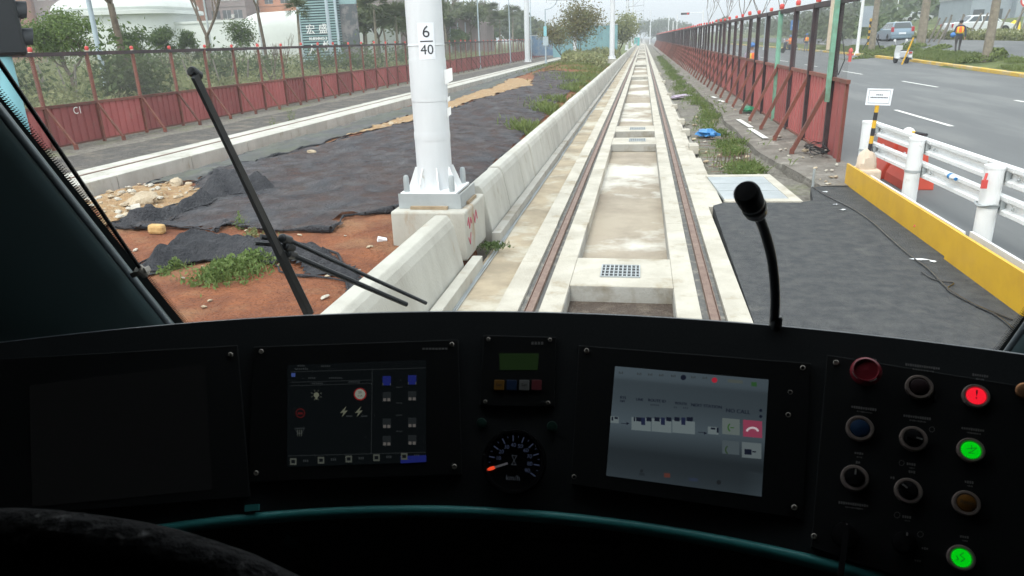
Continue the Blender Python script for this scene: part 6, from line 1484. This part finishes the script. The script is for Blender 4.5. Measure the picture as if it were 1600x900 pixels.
for k in range(8):
    q = math.pi*k/4+.4; I.poly([(a[0]+6*math.cos(q)-.5*math.sin(q),a[1]+6*math.sin(q)+.5*math.cos(q)),(a[0]+6*math.cos(q)+.5*math.sin(q),a[1]+6*math.sin(q)-.5*math.cos(q)),(a[0]+9*math.cos(q)+.5*math.sin(q),a[1]+9*math.sin(q)-.5*math.cos(q)),(a[0]+9*math.cos(q)-.5*math.sin(q),a[1]+9*math.sin(q)+.5*math.cos(q))], g2c)
a = Zp(548,353); I.disc(*a,10,(.14,.012,.012)); I.disc(*a,8,(.15,.16,.135),.0010); I.text('50',a[0],a[1]-2.5,5,(.004,.005,.006),0,.0014); I.text('km/h',a[0],a[1]+3,3.6,(.004,.005,.006),0,.0014)
for x in (472,542):
    I.poly([Zp(x+12,410),Zp(x-18,442),Zp(x-2,440),Zp(x-10,462),Zp(x+18,430),Zp(x+2,432)], wh_)
    a = Zp(x+22,457); I.rect(a[0]-4,a[1]-1,a[0]+6,a[1]+1,g1c)
a = Zp(268,443); I.disc(*a,7.5,rd_); I.disc(*a,6,(.004,.004,.005),.0010); I.rect(a[0]-4,a[1]-1,a[0]+4,a[1]+2,rd_,0,.0014)
I.poly([Zp(240,512),Zp(290,510),Zp(275,540),Zp(255,540)], g1c); I.poly([Zp(245,517),Zp(285,515),Zp(273,535),Zp(257,535)], (.003,.004,.005), .0010)
for k in range(3): a = Zp(256+9*k,535); I.rect(a[0]-.5,a[1]-5,a[0]+.5,a[1]+5,g2c,0,.0014)
for y,c in ((288,bl_),(365,None),(490,None),(570,None)):
    for x in (673,792):
        a = Zp(x,y-4*(x-673)/119-4)
        if c: I.rect(a[0]-6.5,a[1]-6,a[0]+6.5,a[1]+9,bl_); I.rect(a[0]-6.5,a[1]+5,a[0]-5.5,a[1]+9,g2c,0,.001); I.rect(a[0]+5.5,a[1]+5,a[0]+6.5,a[1]+9,g2c,0,.001)
        else:
            I.rect(a[0]-6.5,a[1]-6,a[0]+6.5,a[1]+9,(.010,.012,.013)); I.rect(a[0]-5.5,a[1]+4,a[0]-1,a[1]+8.5,(.075,.07,.065),0,.001); I.rect(a[0]+1,a[1]+4,a[0]+5.5,a[1]+8.5,(.075,.07,.065),0,.001)
for y in (320,395,452,527): a = Zp(731,y); I.rect(a[0]-5,a[1]-.5,a[0]+5,a[1]+.5,g1c)
for x0,x1,y in ((255,290,215),(243,303,231),(365,410,217),(305,340,275),(402,460,275),(322,375,301),(495,545,294)):
    x = x0
    while x < x1: a = Zp(x,y); I.rect(a[0],a[1]-1.3,a[0]+2.0,a[1]+1.3,g1c); x += 9
a = Zp(235,260); I.rect(a[0]-3,a[1]-3,a[0]+3,a[1]+3,(.03,.05,.16)); I.done()
f = MB()
for u in range(660,696,5): q = inv(P,(u,545)); slab(f, P, q[0],q[1]-.008,q[0]+.012,q[1]+.006,.006,.0065)
kpart(f, 'maker_mark', M['label_grey'], o2); 
f = MB(); p = D(430,576,.007); f.lathe([(.0015,0),(.001,.001),(0,.0012)], frame(p,N(p)), 8); kpart(f, 'orange_indicator', glow('orange_led',(.9,.35,.02),.8), o2)
# unit 3, small radio unit
P, o3 = unit([(756,525),(869,528),(866,637),(751,635)], 'small unit with green display and four coloured keys', 'control_unit'); screws([(764,532),(860,533),(759,629),(857,631)], o3, .0035)
Q3 = [(780,552),(842,552),(840,578),(781,578)]; Sx, s3 = scr('screen', P, Q3, o3, lambda a,b: (.0055,.0125,.0035))
for k, (c_, tx) in enumerate((((.30,.14,.01),'Set'),((.012,.04,.12),''),((.25,.25,.24),'Set'),((.22,.03,.04),''))):
    u = 780+k*19.5; q = inv(P,(u,602)); f = MB(); w = 7.6/113; slab(f, P, q[0]-w, q[1]-.072, q[0]+w, q[1]+.072, .006, .009); m_k = mat('key_colour_%d'%k, c_, .5); kk = kpart(f, 'key', m_k, o3, bevel=.0008)
    if tx:
        f = MB(); f.text(tx, lambda a,b,q=q: P(q[0]+a/P.w, q[1]-b/P.h, .0095), .0075); kpart(f, 'key_print', M['ink'], kk)
f = MB()
for u in range(832,848,5): q = inv(P,(u,536)); slab(f, P, q[0]-.015,q[1]-.02,q[0]+.015,q[1]+.02,.006,.0065)
kpart(f, 'maker_mark', M['label_grey'], o3)
for u,v in ((753,662),(863,667)):
    p = D(u,v); f = MB(); f.lathe([(.0085,0),(.0085,.006),(.007,.008),(0,.0085)], frame(p,N(p)), 18); kpart(f, 'dark_green_lamp', mat('lamp_dark_green',(.01,.05,.035),.4), smooth=40)
# speedometer
p = D(804,722); fm = frame(p, N(p)); RG = (D(854,724)-p).length
f = MB(); f.lathe([(RG*1.0,0),(RG*1.0,.010),(RG*.96,.014),(RG*.88,.014),(RG*.84,.007)], fm, 48); gau = kpart(f, 'speedometer', M['blackg'], smooth=35); gau['label'] = 'round speedometer with a red tipped needle'
f = MB(); f.lathe([(RG*.86,.0065),(0,.0066)], fm, 48); kpart(f, 'dial', M['pan2'], gau)
GAT = lambda a, r, o=.0075: fm @ Vector((r*math.cos(a), r*math.sin(a), o))
f = MB(); mg = glow('dial_marks_blue_grey', (.02,.026,.045)); mg2 = glow('dial_letters', (.022,.025,.03))
for k in range(1,20):
    a = rad(197-12.65*k); r0, r1, w = (RG*.62,RG*.80,.0009) if k%2==0 else (RG*.74,RG*.80,.0004)
    if k > 18: continue
    d_ = Vector((-math.sin(a),math.cos(a),0)); c0 = Vector((r0*math.cos(a),r0*math.sin(a),.0076)); c1 = Vector((r1*math.cos(a),r1*math.sin(a),.0076)); f.add([fm@(c0-d_*w),fm@(c0+d_*w),fm@(c1+d_*w),fm@(c1-d_*w)], [(0,1,2,3)])
    if k%2==0: f.text(str(k*5), lambda x,y,a=a: fm@Vector((RG*.50*math.cos(a)+x, RG*.50*math.sin(a)+y, .0076)), RG*.17)
kpart(f, 'scale_marks', mg, gau)
f = MB(); f.text('km/h', lambda x,y: fm@Vector((x, -RG*.50+y, .0076)), RG*.22)
for a_,b_ in (((-.09,.18),(.09,.18)),((-.09,-.10),(.09,-.10)),((-.07,.17),(.06,-.09)),((.07,.17),(-.06,-.09))):
    A_ = fm@Vector((a_[0]*RG,a_[1]*RG,.0076)); B_ = fm@Vector((b_[0]*RG,b_[1]*RG,.0076)); f.beam(A_,B_,.0006,.0006)
kpart(f, 'letters', mg2, gau)
f = MB(); a = rad(200); d_ = Vector((math.cos(a),math.sin(a),0)); f.beam(fm@(d_*RG*.2+Vector((0,0,.010))), fm@(d_*RG*.62+Vector((0,0,.010))), .003,.0015, up=N(p)); ne = kpart(f, 'needle', glow('needle_grey',(.05,.05,.055)), gau)
f = MB(); c_ = d_*RG*.72+Vector((0,0,.010)); s_ = Vector((-d_.y,d_.x,0)); f.add([fm@(c_+d_*RG*.14*math.cos(q)+s_*RG*.055*math.sin(q)) for q in np.linspace(0,2*math.pi,14,endpoint=False)], [tuple(range(14))]); kpart(f, 'red_tip', glow('needle_red',(.75,.06,.02)), ne)
# unit 4, communication display
P, o4 = unit([(905,541),(1266,569),(1254,812),(893,758)], 'lit display unit showing a tram diagram'); screws([(917,550),(1254,577),(1241,794),(898,746),(1234,615),(1231,650)], o4)
Q4 = [(961,572),(1201,593),(1190,776),(947,743)]
def c4(a, b):
    base_ = np.interp(b, [0,.09,.13,.3,.52,.66,.76,.9,1], [.072,.070,.046,.050,.072,.042,.022,.026,.034]); base_ *= 1-.15*a+.35*(a>.9)*(b>.8)
    return (base_*.70, base_*.95, base_*1.12)
Sx, s4 = scr('screen', P, Q4, o4, c4, 8, 40)
I = Icons(Sx, s4, Q4); Z4 = lambda x,y: (890+x*.3223, 530+y*.3223); sk = .088
dk=(.006,.008,.016); pale=(.10,.125,.13)
def tx(t,x,y,s_,col=dk):
    a = Z4(x,y)
    for dx in (-.25,.25): I.text(t,a[0]+dx,a[1],s_*1.06,col,sk,.0009+dx*.0004)
tx('RTS',262,290,5.5); tx('OFF',259,308,4.6); tx('LINE',346,300,5.5); tx('ROUTE ID',432,306,6); tx('ROUTE',551,320,5.5); tx('NEXT STATION',673,332,6.4); tx('NO CALL',822,358,8.2)
for x,y,w in ((400,325,50),(515,338,25),(560,340,28)):
    for k in range(int(w/9)): a = Z4(x+k*9,y+k*.8); I.rect(a[0],a[1]-1.2,a[0]+2,a[1]+1.2,(.02,.026,.034))
def zr_(x0,y0,x1,y1,col,o=.0006): a = Z4(x0,y0); b = Z4(x1,y1); I.rect(a[0],a[1],b[0],b[1],col,sk,o)
zr_(305,385,402,447,pale); zr_(406,392,504,455,pale); zr_(508,399,618,461,pale)
for x in (316,328,380,420,478,518,578,600): zr_(x,386+(x-305)*.0,x+(8 if x in(316,600) else 26),406,dk,.001)
for x in (354,452,552): zr_(x,388+0,x+20,424,(.010,.014,.035),.0014)
zr_(198,380,240,412,pale); zr_(203,384,212,402,dk,.001); zr_(218,384,236,394,dk,.001); zr_(680,432,730,468,pale); zr_(694,437,716,446,dk,.001); zr_(722,437,731,462,dk,.001)
for x in (252,634): zr_(x,414+(x-252)*.115,x+34,417+(x-252)*.115,dk); a = Z4(x+40,416+(x-252)*.125); I.poly([(a[0]-4,a[1]-2),(a[0]+1,a[1]+.3),(a[0]-4,a[1]+2.4)][::1], dk)
zr_(748,390,830,468,(.085,.105,.10)); zr_(846,398,934,480,(.19,.035,.065)); zr_(748,498,828,562,(.05,.065,.072)); zr_(840,506,930,580,(.085,.105,.11))
for cx_,cy_,col in ((782,437,(.02,.07,.01)),(770,545,(.02,.04,.015))): 
    for k in range(7): q = rad(120+20*k); a = Z4(cx_+14*math.cos(q)+8,cy_-18*math.sin(q)*-1); I.rect(a[0]-1,a[1]-1,a[0]+1,a[1]+1,col,0,.0012)
a = Z4(795,438); I.rect(a[0]-3,a[1]-.7,a[0]+3,a[1]+.7,(.02,.07,.01),0,.0012)
for k in range(9): q = rad(20+17.5*k); a = Z4(889+26*math.cos(q),458-20*math.sin(q)); I.rect(a[0]-1.5,a[1]-1.5,a[0]+1.5,a[1]+1.5,(.42,.36,.38),0,.0012)
zr_(852,540,885,566,dk,.0012); zr_(888,550,906,556,dk,.0012)
for y in (352,382): a = Z4(928,y); I.disc(a[0],a[1],2.4,dk)
for x,col in ((562,dk),(712,(.28,.015,.03)),(735,None)):
    if col: a = Z4(x,188+(x-562)*.085); I.disc(a[0],a[1],4.4,col)
for x in (345,400,455,515,612,668,252): 
    a = Z4(x,165+(x-252)*.06)
    for k in range(3): I.rect(a[0]-4+k*2.6,a[1]-2+k%2,a[0]-2.4+k*2.6,a[1]+1.6,(.028,.034,.036))
zr_(775,195,845,212,(.055,.065,.06)); zr_(885,208,910,230,(.02,.06,.02)); zr_(345,650,372,662,(.015,.02,.024)); a = Z4(357,642); I.disc(a[0],a[1],2.6,(.012,.015,.018)); zr_(468,652,498,672,(.07,.025,.02)); a = Z4(732,697); I.disc(a[0],a[1],3.6,(.010,.012,.014)); zr_(590,675,632,690,(.02,.028,.045)); I.done()

# right-hand button field
P, o5 = unit([(1292,556),(1640,612),(1622,972),(1267,856)], 'button field with lit push buttons', 'button_panel')
_n5 = (P(1,0)-P(0,0)).cross(P(0,0)-P(0,1)).normalized(); _c5 = P(.3,.4)
if _n5.y > 0: _n5 = -_n5
def D(u, v, off=0.0):
    d = ray(u,v); e_ = Vector((0,0,EYE)); return e_+d*((_c5-e_).dot(_n5)/d.dot(_n5))+_n5*off
def N(p): return _n5
def rpx(u, v, px_): return (D(u+px_, v)-D(u,v)).length
OF = .006
def ringbtn(u, v, kind, col=None, sym=None, lab=None, R0=24):
    p = D(u,v); fm = frame(p, N(p)); r = rpx(u,v,R0)*.93; f = MB(); f.lathe([(r,OF),(r,OF+.004),(r*.93,OF+.0065),(r*.76,OF+.0065),(r*.70,OF+.004)], fm, 36); rg = kpart(f, 'push_button' if kind != 'sel' else 'selector_switch', M['ring'], o5, smooth=40)
    if lab: rg['label'] = lab
    f = MB()
    f.lathe([(r*.70,OF+.0035),(r*.66,OF+.0065),(r*.5,OF+.0075),(0,OF+.008)], fm, 30, 0)
    T = lambda a,b,o=.0085: fm @ Vector((a, b, OF+o))
    if kind == 'sel':
        an = col; d_ = Vector((math.cos(an),math.sin(an),0)); A_ = fm@(d_*-r*.5+Vector((0,0,OF+.011))); B_ = fm@(d_*r*.6+Vector((0,0,OF+.011))); f.beam(A_,B_,r*.34,.008, up=N(p)); A2 = fm@(d_*r*.15+Vector((0,0,OF+.0155))); B2 = fm@(d_*r*.58+Vector((0,0,OF+.0155))); f.beam(A2,B2,r*.12,.0006, mi=1, up=N(p))
        kpart(f, 'cap', [M['blackg'],M['label_grey']], o5, smooth=40); return
    if sym == '!':
        f.text('!', lambda a,b: T(a,b+r*.03), r*1.1, 1)
    elif sym == 'bolt':
        L = [(-.4,-.05),(.0,.1),(.35,.2),(.1,-.1),(-.2,-.35),(.25,-.3)]
        for a,b in zip(L,L[1:]): f.beam(T(a[0]*r,a[1]*r),T(b[0]*r,b[1]*r),.0008,.0004,mi=1)
        f.beam(T(0,.35*r),T(0,-.0*r),.0008,.0004,mi=1)
    elif sym == 'S':
        L = [(.1,.4),(-.15,.15),(.2,-.05),(-.05,-.35)]
        for a,b in zip(L,L[1:]): f.beam(T(a[0]*r,a[1]*r),T(b[0]*r,b[1]*r),.0008,.0004,mi=1)
        L = [(-.4,.05),(-.2,-.2),(-.4,-.25)]
        for a,b in zip(L,L[1:]): f.beam(T(a[0]*r,a[1]*r),T(b[0]*r,b[1]*r),.0008,.0004,mi=1)
    elif sym: f.text(sym, lambda a,b: T(a,b), r*.42, 1)
    kpart(f, 'cap', [col, M['ink']], o5, smooth=40)
screws([(1306,569),(1272,839)], o5)
redl = glow('red_lamp_lit',(.90,.012,.03)); grl = glow('green_lamp_lit',(.0,.52,.006))
ringbtn(1435,608,'b',M['darkb'],lab='unlit dark red push button'); ringbtn(1523,622,'b',redl,'!','lit red push button with exclamation mark'); ringbtn(1343,672,'b',M['blueb'],lab='unlit blue push button'); ringbtn(1426,688,'sel',rad(-10)); ringbtn(1515,706,'b',grl,'bolt','upper lit green push button')
ringbtn(1335,749,'sel',rad(92)); ringbtn(1418,769,'sel',rad(150)); ringbtn(1508,788,'b',M['orb'],'Reset','unlit amber push button'); ringbtn(1500,873,'b',grl,'S','lower lit green push button')
p = D(1351,590); fm = frame(p,N(p)); r = rpx(1351,590,25); f = MB(); f.lathe([(r*.5,OF),(r*.5,.02),(r*.97,.024),(r,.028),(r*.95,.034),(r*.78,.038),(r*.70,.035),(r*.3,.035),(0,.036)], fm, 32); es = kpart(f, 'emergency_stop', M['redb'], o5, smooth=40); es['label'] = 'red mushroom emergency button'
f = MB(); 
for a0_ in (200,290): 
    L = [fm@Vector((r*.86*math.cos(rad(a)), r*.86*math.sin(rad(a)), .0375)) for a in range(a0_,a0_+45,9)]
    for a,b in zip(L,L[1:]): f.beam(a,b,.0009,.0005)
kpart(f, 'white_arrows', M['label_grey'], es)
for (u,v,r0,l) in ((1320,838,22,60),(1412,850,20,0)):
    p = D(u,v); fm = frame(p,N(p)); r = rpx(u,v,r0); f = MB(); f.lathe([(r,OF),(r,.014),(r*.9,.018),(r*.3,.02),(0,.02)], fm, 28); f.beam(fm@Vector((0,r*.8,.026)), fm@Vector((0,-r*.8-(.045 if l else 0),.026 if not l else .04)), r*.42, .016, up=N(p))
    kpart(f, 'black_lever_switch' if l else 'rotary_knob', M['blackg'], o5, smooth=40)
    f = MB(); f.beam(fm@Vector((0,r*.45,.0345)), fm@Vector((0,r*.7,.0345)), .002,.0005, up=N(p)); kpart(f, 'pointer_mark', M['label_grey'], o5)
# engraved captions above the switches
f = MB()
def cap(u, v, w, h=3.0, sk_=.13, g=3.6):
    k = 0
    while k*g < w:
        a = -w/2+k*g; pts_ = [(u+a,v+sk_*a-h/2),(u+a+g*.72,v+sk_*(a+g*.7)-h/2),(u+a+g*.72,v+sk_*(a+g*.7)+h/2),(u+a,v+sk_*a+h/2)]
        if R.random() < .5: pts_ = [(x, y+(.5 if i > 1 else -.4)) for i,(x,y) in enumerate(pts_)]
        f.add([D(x,y,OF+.0012) for x,y in pts_], [(0,3,2,1)]); k += 1
for (u,v,w) in ((1357,564,24),(1440,575,52),(1529,589,22),(1349,640,38),(1432,654,42),(1519,673,36),(1341,710,12),(1423,727,14),(1424,739,10),(1513,755,14),(1333,789,46),(1416,809,14),(1505,840,13),(1394,748,7),(1444,858,10),(1433,877,10),(1339,724,4)):
    cap(u,v,w); 
    if w > 11: cap(u+1,v+6,w*.6,1.1,g=2.2)
def star(u,v,r):
    for k in range(10):
        q = math.pi*2*k/10; q2 = q+.45; f.add([D(u+r*math.cos(q),v+r*math.sin(q),OF+.0012),D(u+r*math.cos(q2),v+r*math.sin(q2),OF+.0012),D(u+(r-1)*math.cos(q2),v+(r-1)*math.sin(q2),OF+.0012),D(u+(r-1)*math.cos(q),v+(r-1)*math.sin(q),OF+.0012)], [(0,1,2,3)])
star(1408,725,4.5); star(1401,806,5); star(1437,836,5); star(1455,673,4.5)
kpart(f, 'engraved_captions', M['label_grey'], o5)
f = MB(); p = D(1600,614); f.lathe([(.012,OF),(.012,OF+.004),(.009,OF+.006),(0,OF+.006)], frame(p,N(p)), 20); kpart(f, 'key_switch', mat('copper_ring',(.5,.25,.12),.4,metal=.8), o5, smooth=40)

# ---------------------------------------------------------------- gooseneck microphone
b0 = G(1212,508,1.60); mc = thing('gooseneck_microphone', 'black gooseneck microphone rising from the console in front of the asphalt pad', 'microphone', b0)
f = MB(); pts_ = [b0+Vector((0,.012,-.03)), GY(1211,480,1.12), GY(1210,440,1.10), GY(1205,400,1.07), GY(1195,362,1.03), GY(1186,338,1.00)]
P_ = spline([Vector(p)-b0 for p in pts_], 6); f.tube(P_, .0075, 14); f.lathe([(.010,-.01),(.010,.012),(.0078,.016)], Matrix(), 16); f.build('gooseneck', M['mic'], mc, smooth=40)
hb, hf = GY(1184,335,.995), GY(1167,302,.945); ax = (hf-hb).normalized(); L = (hf-hb).length; fm = frame(hb-b0, ax)
f = MB(); fm = fm @ Matrix.Diagonal((.80,.80,1,1)); f.lathe([(.0095,-.006),(.014,.0),(.0195,.012),(.0195,L*.45)], fm, 28); f.build('microphone_body', M['mic'], mc, smooth=40)
f = MB(); f.lathe([(.0205,L*.30),(.021,L*.33),(.021,L*.40),(.0205,L*.43)], fm, 28); f.lathe([(.0192,L*.52),(.0205,L*.54),(.0205,L*.60),(.0192,L*.62)], fm, 28); f.build('ring', M['micr'], mc, smooth=40)
f = MB(); f.lathe([(.0195,L*.45),(.021,L*.7),(.0215,L*.95),(.0205,L*1.04),(.017,L*1.09),(.0,L*1.10)], fm, 28); f.build('grille', M['micg'], mc, smooth=40)
# ---------------------------------------------------------------- driver's seat
st = thing('driver_chair', 'black mesh fabric seat back rising blurred at the lower left', 'seat', (-.62,.22,.35))
def blob(c, s_, e=2.6, n=40, tilt=0):
    f = MB(); vs = []; K = Matrix.Translation(c) @ Matrix.Rotation(tilt,4,'Y')
    sp = lambda x: math.copysign(abs(x)**(2/e), x)
    for j in range(n//2+1):
        th = -math.pi/2+math.pi*j/(n//2)
        for i in range(n): ph = 2*math.pi*i/n; vs.append(K @ Vector((sp(math.cos(th))*sp(math.cos(ph))*s_[0], sp(math.cos(th))*sp(math.sin(ph))*s_[1], sp(math.sin(th))*s_[2])))
    f.add(vs, [(j*n+i,j*n+(i+1)%n,(j+1)*n+(i+1)%n,(j+1)*n+i) for j in range(n//2) for i in range(n)]); return f
blob((.215,.15,1.132), (.305,.06,.25), 2.2, tilt=rad(3)).build('headrest', M['seatf'], st, smooth=True)
blob((.20,.12,.72), (.33,.07,.36), 3).build('backrest', M['seatf'], st, smooth=True)
blob((.10,-.05,.42), (.30,.30,.08), 3).build('cushion', M['seatf'], st, smooth=True)
f = MB(); f.lathe([(.2,0),(.2,.03),(.05,.06),(.05,.36)], Matrix.Translation((.1,-.05,0)), 24); f.build('pedestal', M['blackg'], st, smooth=40)

# ---------------------------------------------------------------- air
HAZE = .0015
if HAZE:
    f = MB(); f.box((-950,-60,-2),(950,1950,60)); hz = f.build('haze', []); hz['kind'] = 'stuff'; hz['label'] = 'thin pale haze in the air'
    m = bpy.data.materials.new('haze_air'); m.use_nodes = True; t = m.node_tree; t.nodes.remove(t.nodes['Principled BSDF']); v = t.nodes.new('ShaderNodeVolumePrincipled'); v.inputs['Density'].default_value = HAZE; v.inputs['Color'].default_value = (.93,.96,1,1); t.links.new(v.outputs[0], t.nodes['Material Output'].inputs['Volume']); hz.data.materials.append(m)
for m in list(bpy.data.materials):
    if m.users == 0: bpy.data.materials.remove(m)
